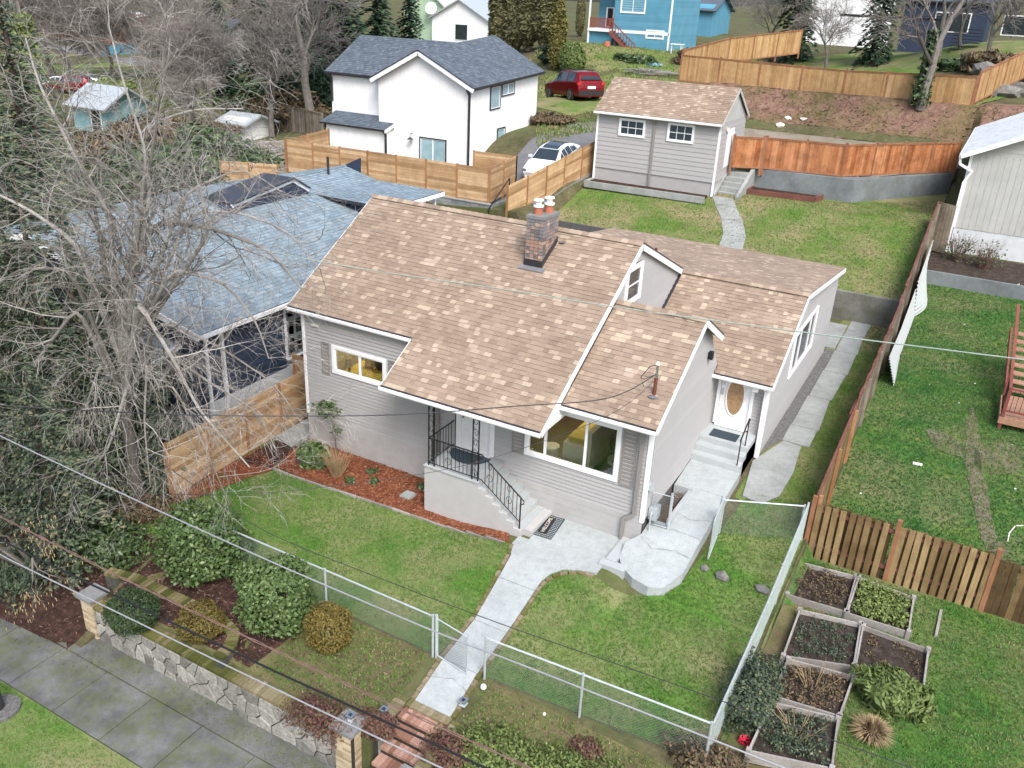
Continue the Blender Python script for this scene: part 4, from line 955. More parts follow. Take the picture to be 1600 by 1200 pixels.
# --- the white front path, four slabs, wider pad by the stairs
path = tag(bpy.data.objects.new('front_path', None), kind='structure'); COL.objects.link(path)
hp = lambda x, y: H(x, y)
def slabpoly(pts, parent, mat, top=.05, th=.12, hf=None, name='slab'):
    s_ = MB(); f = hf or H; s_.prism(pts, lambda x, y: f(x, y)+top-th, lambda x, y: f(x, y)+top); return s_.build(name, mat, parent)
ly, ry = [-7.0, -5.75, -4.3, -2.9], None
Lx = lambda y: np.interp(y, [-7, -4.3, -2.2, -1.7], [8.98, 8.86, 8.55, 8.42]); Rx = lambda y: np.interp(y, [-7, -4.3, -2.7, -2.2, -1.85], [9.86, 9.72, 9.66, 9.85, 10.3])
cuts = [-7.0, -5.86, -4.45, -3.0]
for a, b in zip(cuts, cuts[1:]): slabpoly([(Lx(a), a+.008), (Rx(a), a+.008), (Rx(b), b-.008), (Lx(b), b-.008)], path, M_CONC)
def crack(pts, name='crack', w=.004):
    q = MB(); pp = resample([(p[0], p[1], 0) for p in pts], .12); pp = [Vector((p.x+rng.uniform(-.025, .025), p.y+rng.uniform(-.025, .025), 0)) for p in pp]
    for a, b in zip(pp, pp[1:]):
        d = (b-a).normalized(); n = Vector((-d.y, d.x, 0))*w*rng.uniform(.4, 1); f = lambda v: (v.x, v.y, p_z(v.x, v.y))
        q.quad(f(a-n), f(b-n), f(b+n), f(a+n))
    q.build(name, M_MORT, path, kind='stuff')
p_z = lambda x, y: H(x, y)+.0545
crack([(8.9, -6.4), (9.4, -6.2), (9.84, -6.35)])
slabpoly([(Lx(-3), -2.99), (Rx(-3), -2.99), (9.66, -2.6), (9.75, -2.3), (9.95, -2.02), (10.3, -1.85), (10.72, -1.75), (10.72, -.04), (8.64, -.04), (8.64, -1.40), (8.34, -1.40), (8.34, -1.75), (8.55, -2.2)], path, M_CONC)
# brick edging along the path
def edging(pts, mat_pool, name, label, w=.1, L=.2, h=.06, off=.03, group=None, single=False):
    t = thing(name, label, "garden edging", (pts[0][0], pts[0][1], H(*pts[0][:2])), group)
    acc = resample([(p[0], p[1], 0) for p in pts], .05); d = 0; last = acc[0]
    run = [acc[0]]; tot = 0
    for a, b in zip(acc, acc[1:]):
        tot += (b-a).length
        if tot >= L:
            c = (last+b)/2; ang = atan2(b.y-last.y, b.x-last.x)
            piece('brick', rng.choice(mat_pool), t, (c.x, c.y, H(c.x, c.y)+off), (rng.uniform(-.03, .03), rng.uniform(-.03, .03), ang+rng.uniform(-.04, .04)))
            last = b; tot = 0
    return t
def brickpool(mat, l, w, h, n=6, t0=0, t1=1):
    out = []
    for i in range(n):
        q = MB(); q.box(-l/2, l/2, -w/2, w/2, -h/2, h/2, t0+(t1-t0)*i/(n-1)); out.append(mesh_of(q, 'brick', mat))
    return out
bp_e = brickpool(M_BRICKM, .19, .09, .08, 6, .3, 1); bp_c = brickpool(M_GREYT, .58, .05, .08, 4)
edging([(8.93, -7.0), (8.80, -4.3), (8.48, -2.2), (8.36, -1.8)], bp_e, "path_edging", "brick edging along the left side of the white front path", L=.2)
edging([(9.92, -7.0), (9.79, -4.3), (9.72, -2.7), (9.9, -2.25), (10.3, -1.95), (10.75, -1.85)], bp_e, "path_edging", "brick edging curving along the right side of the white front path", L=.2)
edging([(.30, -1.98), (1.6, -1.98), (3.2, -1.88), (5.6, -1.78), (8.3, -1.80)], bp_c, "bed_edging", "pale timber edging between the mulch bed and the front lawn", L=.6, off=.03)
for i, (x, y, lb) in enumerate(((4.55, -1.05, "square grey stepping stone in the mulch bed"), (4.95, -.45, "square stepping stone half hidden beside the porch wall"))):
    q = MB(); a = .1; q.prism([(x-.18, y-.17), (x+.17, y-.18), (x+.18, y+.17), (x-.17, y+.18)], H(x, y)+.03, H(x, y)+.085); tag(q.build('stepping_stone', M_OLDC), lb, 'stepping stone')
# pad between fence and house corner
q = MB(); q.prism([(-.95, -.55), (-.1, -.75), (-.08, 1.2), (-.95, 1.2)], .0, .16); tag(q.build('side_pad', M_OLDC), kind='structure')
# --- raised walkway with two steps, window well
wk = tag(bpy.data.objects.new('side_walkway', None), kind='structure'); COL.objects.link(wk)
hz = lambda x, y: float(np.interp(y, [-1.6, -.9, 0, 1.8, 3.74], [.30, .45, .66, .9, 1.13]))
out = [(11.18, -.02), (10.92, -.45), (10.98, -.95), (11.15, -1.2), (11.55, -1.45), (12.0, -1.55), (12.35, -1.42), (12.6, -.8), (12.62, .5)]
slabpoly([(11.18, .5)]+out, wk, M_CONC, 0, .9, hz)
slabpoly([(11.72, .5), (12.62, .5), (12.64, 2.45), (11.74, 2.45)], wk, M_CONC, 0, .8, hz)
slabpoly([(11.2, 2.45), (12.64, 2.45), (12.66, 3.73), (11.2, 3.73)], wk, M_CONC, 0, .8, hz)
q = MB(); q.box(10.72, 11.0, -1.2, -.05, -.1, .44); q.box(10.62, 11.3, -1.42, -1.15, -.1, .40); q.build('step', M_PAINTC, wk)
q = MB()   # window well kerb, open pit with dark floor
q.box(11.2, 11.75, .5, .6, .2, .80); q.box(11.62, 11.74, .6, 2.35, .2, .93); q.box(11.2, 11.74, 2.35, 2.45, .2, .97); q.build('window_well', M_PAINTC, wk)
tag(sheet('well_floor', [(11.2, .6), (11.62, .6), (11.62, 2.35), (11.2, 2.35)], M_MULCH, .02, .3, None, lambda x, y: .25), kind='structure')
q = MB()
for k in range(12):
    a = .62+k*.14; q.tube([(11.21, a, .74), (11.6, a+.28, .76)], .008, 4); q.tube([(11.6, a, .74), (11.21, a+.28, .76)], .008, 4)
tag(q.build('well_grate', M_RUST), "rusty diamond grate lying over the window well beside the bay wall", "grate")
p_z = lambda x, y: hz(x, y)+.0045
crack([(11.74, 1.2), (12.1, 1.1), (12.62, 1.3)]); crack([(11.2, -.1), (11.6, -.35), (12.2, -.2), (12.6, -.3)])
for yy in (.5, 2.45): crack([(11.76, yy), (12.6, yy)], 'joint', .004)
# --- old concrete path along the right side, gravel strip
hs_ = lambda x, y: H(x, y)
sp = tag(bpy.data.objects.new('side_path', None), kind='structure'); COL.objects.link(sp)
slabpoly([(12.95, 3.1), (13.5, 3.0), (13.85, 3.6), (13.9, 5.0), (13.75, 6.6), (13.2, 6.7), (12.7, 5.0)], sp, M_OLDC, .06, .14)
for a, b in ((6.75, 8.0), (8.03, 10.6), (10.63, 13.2), (13.23, 15.4), (15.43, 17.4), (17.43, 19.0)): slabpoly([(13.15, a), (13.95+.05*sin(a), a), (13.9+.05*sin(b), b), (13.12, b)], sp, M_OLDC, .05, .12)
slabpoly([(12.3, 15.6), (13.08, 15.6), (13.08, 18.4), (12.3, 18.4)], sp, M_OLDC, .05, .12)
sheet('gravel_strip', [(12.77, 5.6), (13.13, 6.8), (13.11, 15.5), (12.77, 15.3)], M_GRAVEL, .03, .4, rough=.01)
# --- backyard retaining wall by the wing, garden path, planters, steps
q = MB(); q.prism([(12.0, 19.05), (14.93, 19.1), (14.93, 19.32), (12.0, 19.27)], .8, 2.42); tag(q.build('retaining_wall', M_RETW), "weathered concrete retaining wall across the end of the side path", "retaining wall")
q = MB(); q.prism([(3.0, 16.2), (11.95, 16.2), (11.95, 16.4), (3.0, 16.4)], .8, 1.75); tag(q.build('retaining_wall', M_RETW), "low concrete wall hidden behind the rear wing of the greige house", "retaining wall")
bpth = tag(bpy.data.objects.new('garden_path', None), kind='structure'); COL.objects.link(bpth)
cp = [(7.2, 19.5), (7.05, 20.9), (6.8, 22.4), (6.2, 23.9), (5.4, 25.3), (4.95, 26.2)]
for (a, b) in zip(cp, cp[1:]):
    w = .55; slabpoly([(a[0]-w, a[1]+.02), (a[0]+w, a[1]+.02), (b[0]+w, b[1]-.02), (b[0]-w, b[1]-.02)], bpth, M_OLDC, .04, .1)
yw = lambda x: float(ywall(np.array([x]))[0])
q = MB(); pts = [(5.75, 28.95), (10.8, 29.25), (14.95, 35.6)]
for a, b in zip(pts, pts[1:]):
    q.prism([(a[0], a[1]), (b[0], b[1]), (b[0]-.1, b[1]+.95), (a[0]-.1, a[1]+.95)], 3.7, 5.3)
tag(q.build('retaining_wall', M_RETB), "long blue-grey concrete retaining wall under the orange fence", "retaining wall")
q = MB(); q.prism([(5.8, 27.7), (8.9, 28.0), (8.8, 28.9), (5.8, 28.9)], 4.2, 4.38); 
t = thing("planter", "low red timber planter of dark mulch in front of the blue-grey retaining wall", "planter", (7.3, 28.2, 4.1))
q = MB()
for a, b in (((5.8, 27.6), (9.2, 27.9)), ((9.2, 27.9), (9.4, 28.9)), ((5.8, 27.6), (5.8, 28.8))): q.bar((a[0], a[1], 4.28), (b[0], b[1], 4.28), .12, .3)
q.build('timber', M_REDT, t); q = MB(); q.prism([(5.86, 27.66), (9.1, 27.95), (9.3, 28.85), (5.86, 28.8)], 4.1, 4.36); q.build('soil', M_DMULCH, t)
t = thing("planter", "long grey concrete-edged bed along the foot of the shed garage", "planter", (0, 25.5, 4.0))
q = MB(); q.bar((-2.3, 24.9, 4.02), (4.3, 25.15, 4.02), .18, .32); q.bar((-2.3, 24.9, 4.02), (-2.3, 25.9, 4.02), .18, .32); q.build('kerb', M_OLDC, t); q = MB(); q.prism([(-2.3, 24.95), (4.2, 25.2), (4.2, 25.98), (-2.3, 25.98)], 3.9, 4.13); q.build('soil', M_DMULCH, t)
t = thing("garden_steps", "mossy concrete steps up to the orange gate beside the shed garage", "steps", (5, 26.8, 4))
for k in range(6):
    q = MB(); q.box(4.55, 5.6, 26.3+k*.34, 28.8, 3.8, 4.05+k*.21); q.build('step', M_OLDC, t)
q = MB(); q.prism([(5.6, 26.1), (5.78, 26.1), (5.78, 29.0), (5.6, 29.0)], 3.8, lambda x, y: 4.25+(y-26.1)*.42); q.prism([(4.38, 26.1), (4.53, 26.1), (4.53, 29.0), (4.38, 29.0)], 3.8, lambda x, y: 4.2+(y-26.1)*.42); q.build('cheek_wall', M_OLDC, t)
# dirt road, bank, lawns beyond
sheet('dirt_road', [(4.6, 29.4), (10.8, 29.8), (15.0, 36.5), (15, 41), (10, 42.2), (-6, 42.2), (-6.5, 36), (-2.4, 33), (-2.4, 31.5), (4.4, 31.5)], M_DIRT, .02, .8)
sheet('driveway', [(-6.3, 20), (-3.2, 21), (-2.6, 27), (-2.5, 33), (-5, 38.5), (-8.6, 36), (-8.2, 28)], M_ASPH, .02, .7)
sheet('bank', [(-4.5, 42.3), (10, 42.2), (15, 41), (22, 41), (22, 49), (15, 45.3), (-4.5, 45.3)], M_BANK, .03, .7, rough=.05)
chips('leaf_litter', [(-4.4, 42.5), (15, 41.5), (20, 41.2), (20, 45), (-4.4, 45.2)], M_CHIPD, 30, (.08, .2), off=.05)
sheet('hill_lawn', [(-3, 45.5), (15, 45.5), (22, 62), (10, 80), (-4, 66)], M_LAWNB, .03, 2)
sheet('hill_lawn', [(-16, 38), (-9, 37), (-6, 42), (-4.5, 46), (-4, 66), (-10, 80), (-30, 80), (-22, 58)], M_LAWNB, .03, 1.5)
sheet('yard_dirt', [(-24, 17), (-18.5, 17.5), (-18.5, 26), (-26, 30), (-30, 24)], M_DIRT, .03, 1)
sheet('park_lawn', [(-110, 60), (-80, 44), (-60, 50), (-75, 75), (-105, 90)], M_LAWNB, .05, 6)
sheet('road', [(-140, 78), (-60, 60), (-56, 66), (-80, 78), (-150, 100)], M_ASPH, .08, 6)
# ================================================================ stone wall, piers, brick steps
def voronoi(u0, u1, v0, v1, su, sv):
    seeds = []; nr = max(1, round((v1-v0)/sv)); nc = round((u1-u0)/su)
    for r in range(nr):
        for c in range(-1, nc+1):
            seeds.append((u0+(c+.5+(.5 if r % 2 else 0)+rng.uniform(-.42, .42))*su, v0+(r+.5+rng.uniform(-.42, .42))*(v1-v0)/nr))
    cells = []
    for i, (sx, sy) in enumerate(seeds):
        poly = [(u0, v0), (u1, v0), (u1, v1), (u0, v1)]
        for j, (tx, ty) in enumerate(seeds):
            if i == j or abs(tx-sx) > 3*su: continue
            mx, my, nx_, ny_ = (sx+tx)/2, (sy+ty)/2, tx-sx, ty-sy; out = []
            for k in range(len(poly)):
                a, b = poly[k], poly[(k+1) % len(poly)]
                da = (a[0]-mx)*nx_+(a[1]-my)*ny_; db = (b[0]-mx)*nx_+(b[1]-my)*ny_
                if da <= 0: out.append(a)
                if (da < 0 < db) or (db < 0 < da): t = da/(da-db); out.append((a[0]+(b[0]-a[0])*t, a[1]+(b[1]-a[1])*t))
            poly = out
            if len(poly) < 3: break
        if len(poly) >= 3: cells.append(poly)
    return cells
def stone_face(parent, A, B, z0, z1, nrm, su=.40, sv=.30):
    A = Vector((A[0], A[1], 0)); B = Vector((B[0], B[1], 0)); L = (B-A).length; d = (B-A)/L; n = Vector((nrm[0], nrm[1], 0))
    for poly in voronoi(0, L, z0, z1, su, sv):
        cx = sum(p[0] for p in poly)/len(poly); cy = sum(p[1] for p in poly)/len(poly)
        ar = abs(sum(poly[i][0]*poly[(i+1) % len(poly)][1]-poly[(i+1) % len(poly)][0]*poly[i][1] for i in range(len(poly))))/2
        if ar < .006: continue
        def inner(g, cut_):
            o = []
            for (u, v) in poly:
                dx, dy = u-cx, v-cy; r = hypot(dx, dy); k = max(.3, (r-g)/r); o.append((cx+dx*k, cy+dy*k))
            return o
        jit = rng.uniform(.018, .04); q = MB(); pa = inner(.017, 0); pb = inner(.042, 0); m_ = len(pa)
        f = lambda u, v, w: A+d*u+n*w+Vector((0, 0, v))
        vs = [f(u, v, -.02) for u, v in pa]+[f(u, v, jit-.012) for u, v in pa]+[f(u, v, jit+rng.uniform(-.004, .004)) for u, v in pb]
        fs = [(i, (i+1) % m_, m_+(i+1) % m_, m_+i) for i in range(m_)]+[(m_+i, m_+(i+1) % m_, 2*m_+(i+1) % m_, 2*m_+i) for i in range(m_)]+[tuple(range(2*m_, 3*m_))]
        q.add(vs, fs, min(1, max(0, rng.gauss(.5, .3)))); q.build('stone', M_STONE, parent)
sw_ = thing("stone_wall", "low grey fieldstone wall with mossy brick coping along the sidewalk", "stone wall", (4.2, -8.2, -1.6))
q = MB(); q.box(.55, 8.05, -8.36, -8.02, -1.75, -.68); q.build('wall_core', M_MORT, sw_)
stone_face(sw_, (.55, -8.36), (8.05, -8.36), -1.59, -.69, (0, -1))
cop = brickpool(M_BRICKM, .1, .38, .085, 8)
x = .6
while x < 8.0:
    piece('coping_brick', cop[int(min(7, max(0, (2.2 if x < 5.2 else 4.2)+2.2*sin(x*1.9)*cos(x*.7)+rng.gauss(0, .9))))], sw_, (x, -8.2, -.635+rng.uniform(-.006, .006)), (0, rng.uniform(-.02, .02), rng.uniform(-.03, .03))); x += .108
pb = brickpool(M_BRICKC, .195, .1, .058, 6); pbs = [m_ for m_ in brickpool(M_BRICKC, .1, .195, .058, 6)]
def pier(name, label, x, y, z0, z1, w=.4):
    t = thing(name, label, "brick pier", (x, y, z0))
    q = MB(); q.box(x-w/2+.02, x+w/2-.02, y-w/2+.02, y+w/2-.02, z0-.1, z1); q.build('core', M_MORT, t)
    z = z0+.03; r = 0
    while z < z1-.02:
        for k in range(2):
            o = (k-.5)*.2
            for sx, sy in ((0, -1), (0, 1)): piece('brick', rng.choice(pb), t, (x+o+(.0 if r % 2 else .0), y+sy*(w/2-.05), z))
            for sx in (-1, 1): piece('brick', rng.choice(pbs), t, (x+sx*(w/2-.05), y+(-.05 if k else .05)*(1 if r % 2 else -1)*.0+(k-.5)*.0, z)) if k == 0 else None
        z += .066; r += 1
    q = MB(); q.box(x-w/2-.05, x+w/2+.05, y-w/2-.05, y+w/2+.05, z1, z1+.035); q.build('brick_course', M_BRICKC, t)
    q = MB(); q.box(x-w/2-.07, x+w/2+.07, y-w/2-.07, y+w/2+.07, z1+.035, z1+.1); q.build('cap', M_CAP, t)
    return t
pier("brick_pier", "cream brick pier with a stone cap at the left end of the stone wall", .33, -8.2, -1.6, -.48, .42)
pier("brick_pier", "cream brick pier with a solar lamp on its cap, left of the brick steps", 8.27, -8.28, -1.6, -.30, .44)
pier("brick_pier", "cream brick pier at the bottom edge of the photo, right of the brick steps", 10.05, -8.75, -1.6, -.38, .44)
t = thing("brick_steps", "red and cream brick steps going down from the white path to the sidewalk", "steps", (9.4, -8, -1.6))
tb = brickpool(M_BRICKR, .098, .36, .07, 6); cb = brickpool(M_BRICKM, .2, .1, .075, 6, .4, 1)
q = MB()
for k in range(7): q.box(8.86, 9.92, -7.18-(k+1)*.29, -7.18-k*.29+.02, -1.75, -.46-k*.165)
q.box(8.86, 9.92, -7.2, -7.0, -1.0, -.40)
q.box(8.56, 8.84, -8.1, -7.02, -1.7, -.42); q.box(9.94, 10.2, -8.6, -7.02, -1.7, -.42)
q.build('core', M_MORT, t)
for k in range(7):
    for i in range(10): piece('brick', rng.choice(tb), t, (8.92+i*.1045, -7.30-k*.29, -.425-k*.165+rng.uniform(-.003, .003)))
for i in range(10): piece('brick', rng.choice(cb), t, (8.92+i*.1045, -7.09, -.365), (0, 0, pi/2))
y = -7.07
while y > -8.1:
    for i in range(1): piece('coping_brick', rng.choice(cb), t, (8.7, y, -.375), None, (1.35, 1, 1))
    y -= .108
y = -7.07
while y > -8.55:
    piece('coping_brick', rng.choice(cb), t, (10.07, y, -.375), None, (1.3, 1, 1)); y -= .108
stone_face(t, (8.56, -8.1), (8.56, -7.02), -1.2, -.44, (-1, 0)); stone_face(t, (8.84, -8.1), (8.84, -7.5), -1.2, -.45, (1, 0))
# curved planter wall on the left terrace
cw = thing("planter_wall", "low curved stone planter wall with mossy brick top behind the clipped shrubs", "garden wall", (2.5, -7, -.5))
cpts = [P(a, b, -.32) for a, b in ((168, 893), (215, 905), (262, 928), (305, 948), (345, 968), (366, 990), (360, 1010), (340, 1028))]
for a, b in zip(cpts, cpts[1:]):
    q = MB(); q.bar((a.x, a.y, -.57), (b.x, b.y, -.57), .2, .4, tone=0); q.build('stone', M_ROCK, cw)
acc = resample(cpts, .108)
for a, b in zip(acc, acc[1:]): piece('coping_brick', rng.choice(cop[:6]), cw, ((a.x+b.x)/2, (a.y+b.y)/2, -.315), (0, 0, atan2(b.y-a.y, b.x-a.x)), (1, .72, .9))
q = MB(); a = P(140, 940, -.4); 
# solar lamps
def solar(x, y, z, label):
    t = thing("solar_lamp", label, "solar lamp", (x, y, z))
    q = MB(); q.box(x-.075, x+.075, y-.075, y+.075, z, z+.02); q.box(x-.05, x+.05, y-.05, y+.05, z+.02, z+.1); q.build('body', M_GALV, t)
    q = MB(); q.box(x-.08, x+.08, y-.08, y+.08, z+.1, z+.13); c_ = q.build('cap', M_CHROME, t); q = MB(); q.box(x-.035, x+.035, y-.035, y+.035, z+.131, z+.136); q.build('solar_cell', M_GLASSD, t)
    if z < -.5 or 'stake' in label: q = MB(); q.cyl((x, y, z-.2), .012, .2, 6); q.build('stake', M_DARKM, t)
solar(8.25, -8.2, -.2, "square solar lamp on the cap of the pier left of the steps")
solar(10.05, -8.72, -.28, "square solar lamp on the cap of the pier at the bottom edge")
p_ = P(600, 1112, -.25); solar(p_.x, p_.y, -.3, "square solar lamp on a stake at the top left of the brick steps")
p_ = P(724, 1098, -.15); solar(p_.x, p_.y, -.2, "square solar lamp on a stake right of the path end")
# ================================================================ chain-link fences
def chain(t, A, B, zb, h, posts=(), pitch=.075, mid=True):
    A = Vector(A); B = Vector(B); L = (B-A).length; d = (B-A)/L
    f = lambda u, v: (A.x+d.x*u, A.y+d.y*u, zb(u)+v)
    q = MB(); q.tube([f(0, h), f(L/2, h), f(L, h)], .021, 6); q.build('top_rail', M_GALV, t)
    for u in posts:
        q = MB(); p = f(u, -.1); q.cyl(p, .028, h+.14, 8); q.build('post', M_GALV, t)
    q = MB(); n = int((L+h)/pitch)
    for k in range(n):
        for sg in (1, -1):
            u0 = k*pitch-h if sg > 0 else k*pitch; v0, v1 = 0, h; u1 = u0+h*sg
            if sg > 0:
                if u0 < 0: v0 = -u0; u0 = 0
                if u1 > L: v1 = h-(u1-L); u1 = L
            else:
                if u0 > L: v0 = u0-L; u0 = L
                if u1 < 0: v1 = h+u1; u1 = 0
            if v1-v0 < .02: continue
            q.tube([f(u0, v0+.03), f(u1, v1)], .0026, 3, caps=False)
    q.build('chain_mesh', M_WIRE, t, kind='stuff')
zg = lambda A, B: (lambda u: H(A[0]+(B[0]-A[0])*u/hypot(B[0]-A[0], B[1]-A[1]), A[1]+(B[1]-A[1])*u/hypot(B[0]-A[0], B[1]-A[1])))
def chainfence(label, A, B, h, posts, name="chain_link_fence"):
    t = thing(name, label, "chain-link fence", (A[0], A[1], H(*A)))
    chain(t, (A[0], A[1], 0), (B[0], B[1], 0), zg(A, B), h, posts); return t
chainfence("galvanised chain-link fence between the left front lawn and the clipped shrubs", (.9, -5.85), (8.66, -5.87), 1.1, (1.6, 4.75, 7.76))
chainfence("galvanised chain-link fence along the front of the right lawn", (9.98, -5.85), (14.78, -5.62), 1.1, (0, 2.2, 4.8))
chainfence("galvanised chain-link fence running back beside the raised beds", (14.8, -5.6), (14.8, 2.1), 1.1, (2.6, 5.2, 7.7))
chainfence("short chain-link fence from the open gate to the brown picket fence", (12.85, 1.35), (14.75, 2.05), 1.05, (0, 2.0))
def gate(label, A, B, z, h):
    t = thing("chain_link_gate", label, "gate", (A[0], A[1], z)); a = Vector((A[0], A[1], 0)); b = Vector((B[0], B[1], 0)); L = (b-a).length
    q = MB(); q.tube([(A[0], A[1], z+.05), (B[0], B[1], z+.05), (B[0], B[1], z+h), (A[0], A[1], z+h), (A[0], A[1], z+.05)], .017, 6); q.build('gate_frame', M_GALV, t)
    q = MB(); d = (b-a)/L
    n = int((L+h)/.075)
    for k in range(n):
        for sg in (1, -1):
            u0 = k*.075-h if sg > 0 else k*.075; v0, v1 = 0, h-.05; u1 = u0+v1*sg
            if sg > 0:
                if u0 < 0: v0 = -u0; u0 = 0
                if u1 > L: v1 -= (u1-L); u1 = L
            else:
                if u0 > L: v0 = u0-L; u0 = L
                if u1 < 0: v1 += u1; u1 = 0
            if v1-v0 < .02: continue
            q.tube([tuple(a+d*u0+Vector((0, 0, z+.05+v0))), tuple(a+d*u1+Vector((0, 0, z+.05+v1)))], .003, 3, caps=False)
    q.build('chain_mesh', M_WIRE, t, kind='stuff')
    q = MB(); q.cyl((A[0]-.03, A[1], z-.1), .034, h+.2, 8); q.build('gate_post', M_GALV, t)
gate("chain-link gate standing across the white front path", (8.78, -5.86), (9.62, -6.0), -.12, 1.05)
gate("chain-link gate swung open beside the raised walkway", (12.83, 1.3), (12.95, .1), .45, 1.15)
gate("small chain-link gate next to the gas meter at the bay corner", (11.75, .46), (11.25, .42), .72, 1.0)
# ================================================================ board fences
def fence_h(label, pts, zb, h, panel, mat, cap=False, name="cedar_fence", bh=.14, side=1, group=None, postdrop=.1):
    """horizontal boards between posts; pts plan line, zb(x, y) foot of the boards"""
    t = thing(name, label, "fence", (pts[0][0], pts[0][1], zb(*pts[0])), group)
    for A, B in zip(pts, pts[1:]):
        a = Vector((A[0], A[1], 0)); b = Vector((B[0], B[1], 0)); L = (b-a).length; d = (b-a)/L; n = max(1, round(L/panel)); w = L/n
        nv = Vector((-d.y, d.x, 0))*side
        for i in range(0 if A == pts[0] else 1, n+1):
            p = a+d*(w*i); q = MB(); z = zb(p.x, p.y); q.box(p.x-.045, p.x+.045, p.y-.045, p.y+.045, z-postdrop-.3, z+h+.02, rng.random()); q.build('post', M_POSTC, t)
        for i in range(n):
            p0 = a+d*(w*i+.045); p1 = a+d*(w*(i+1)-.045); z0, z1 = zb(p0.x, p0.y), zb(p1.x, p1.y); nb = int(round(h/bh))
            for k in range(nb):
                c0 = (k+.5)*h/nb; q = MB(); off = nv*rng.uniform(-.006, .006)
                q.bar(p0+off+Vector((0, 0, z0+c0)), p1+off+Vector((0, 0, z1+c0)), .022, h/nb-.008, tone=rng.random()); q.build('board', mat, t)
    return t
lf = lambda x, y: float(np.interp(y, [-4.6, 1.3], [-.08, .12]))
fence_h("new horizontal cedar fence beside the left front lawn, running to the house corner", [(-1.05, -4.55), (-1.08, 1.35)], lf, 1.72, 1.5, M_CEDARY, side=1)
fence_h("short new cedar fence panel beside the navy house wall", [(-1.9, 1.5), (-1.12, 1.45)], lambda x, y: .35, 1.7, 1.2, M_CEDARX)
wf = fence_h("long new cedar fence on a block wall in front of the white house", [(-18.1, 19.0), (-5.04, 19.3)], lambda x, y: 3.45, 1.8, 1.86, M_CEDARX)
cA = P(807, 243, 5.3); cB = P(741, 235, 5.3)
fence_h("cedar side fence from the block wall corner back along the driveway", [(-5.04, 19.35), (cA.x, cA.y)], lambda x, y: 3.5, 1.8, 1.7, M_CEDARY)
fence_h("short cedar fence with a gate frame at the white house corner", [(cA.x, cA.y), (cB.x, cB.y)], lambda x, y: 3.5, 1.78, 1.8, M_CEDARX)
cC = P(445, 217, 5.25); cD = P(513, 196, 5.4)
fence_h("cedar fence returning to the left end of the white house", [(cC.x, cC.y), (cD.x, cD.y)], lambda x, y: 3.4, 1.8, 2.2, M_CEDARY)
fa = P(791, 345, 2.9); fb = P(932, 266, 4.35)
fence_h("sloping new cedar fence between the driveway and the back lawn, ending at the shed garage", [(fa.x, fa.y), (fb.x, fb.y)], lambda x, y: 2.9+(y-fa.y)/(fb.y-fa.y)*1.45, 1.72, 1.75, M_CEDARY)
q = fence_h("low cedar fence piece beside the log pile left of the block wall", [(-21.5, 17.2), (-18.3, 18.4)], lambda x, y: 2.3, 1.6, 1.8, M_CEDARX)
# block wall under the long cedar fence
bw_ = thing("block_wall", "grey block retaining wall under the long new cedar fence", "retaining wall", (-11, 19.2, 2.3))
q = MB(); q.box(-18.3, -4.85, 19.12, 19.5, 1.2, 3.28); q.box(-5.05, -4.86, 19.5, 22.8, 1.5, 3.28); q.build('core', M_MORT, bw_)
bp = brickpool(M_BLOCK, .39, .1, .185, 6)
for r in range(6):
    for k in range(34):
        piece('block', rng.choice(bp), bw_, (-18.1+k*.4+(.2 if r % 2 else 0), 19.1, 3.38-r*.195))
for r in range(6):
    for k in range(8): piece('block', rng.choice(bp), bw_, (-4.84, 19.35+k*.4+(.2 if r % 2 else 0), 3.38-r*.195), (0, 0, pi/2))
q = MB(); q.box(-18.3, -4.8, 19.02, 19.25, 3.48, 3.53); q.build('coping', M_OLDC, bw_)
t = thing("block_steps", "grey block steps with a black handrail beside the driveway fence", "steps", (-4.4, 19.8, 2.4))
for k in range(5): q = MB(); q.box(-4.75, -4.15, 18.9+k*.4, 21.2, 2.0, 2.35+k*.19); q.build('step', M_BLOCK, t)
q = MB(); q.tube([(-4.7, 18.8, 2.5), (-4.7, 18.8, 3.4), (-4.7, 20.8, 4.6), (-4.7, 20.8, 3.6)], .03, 6); q.build('handrail', M_BLACK, t)
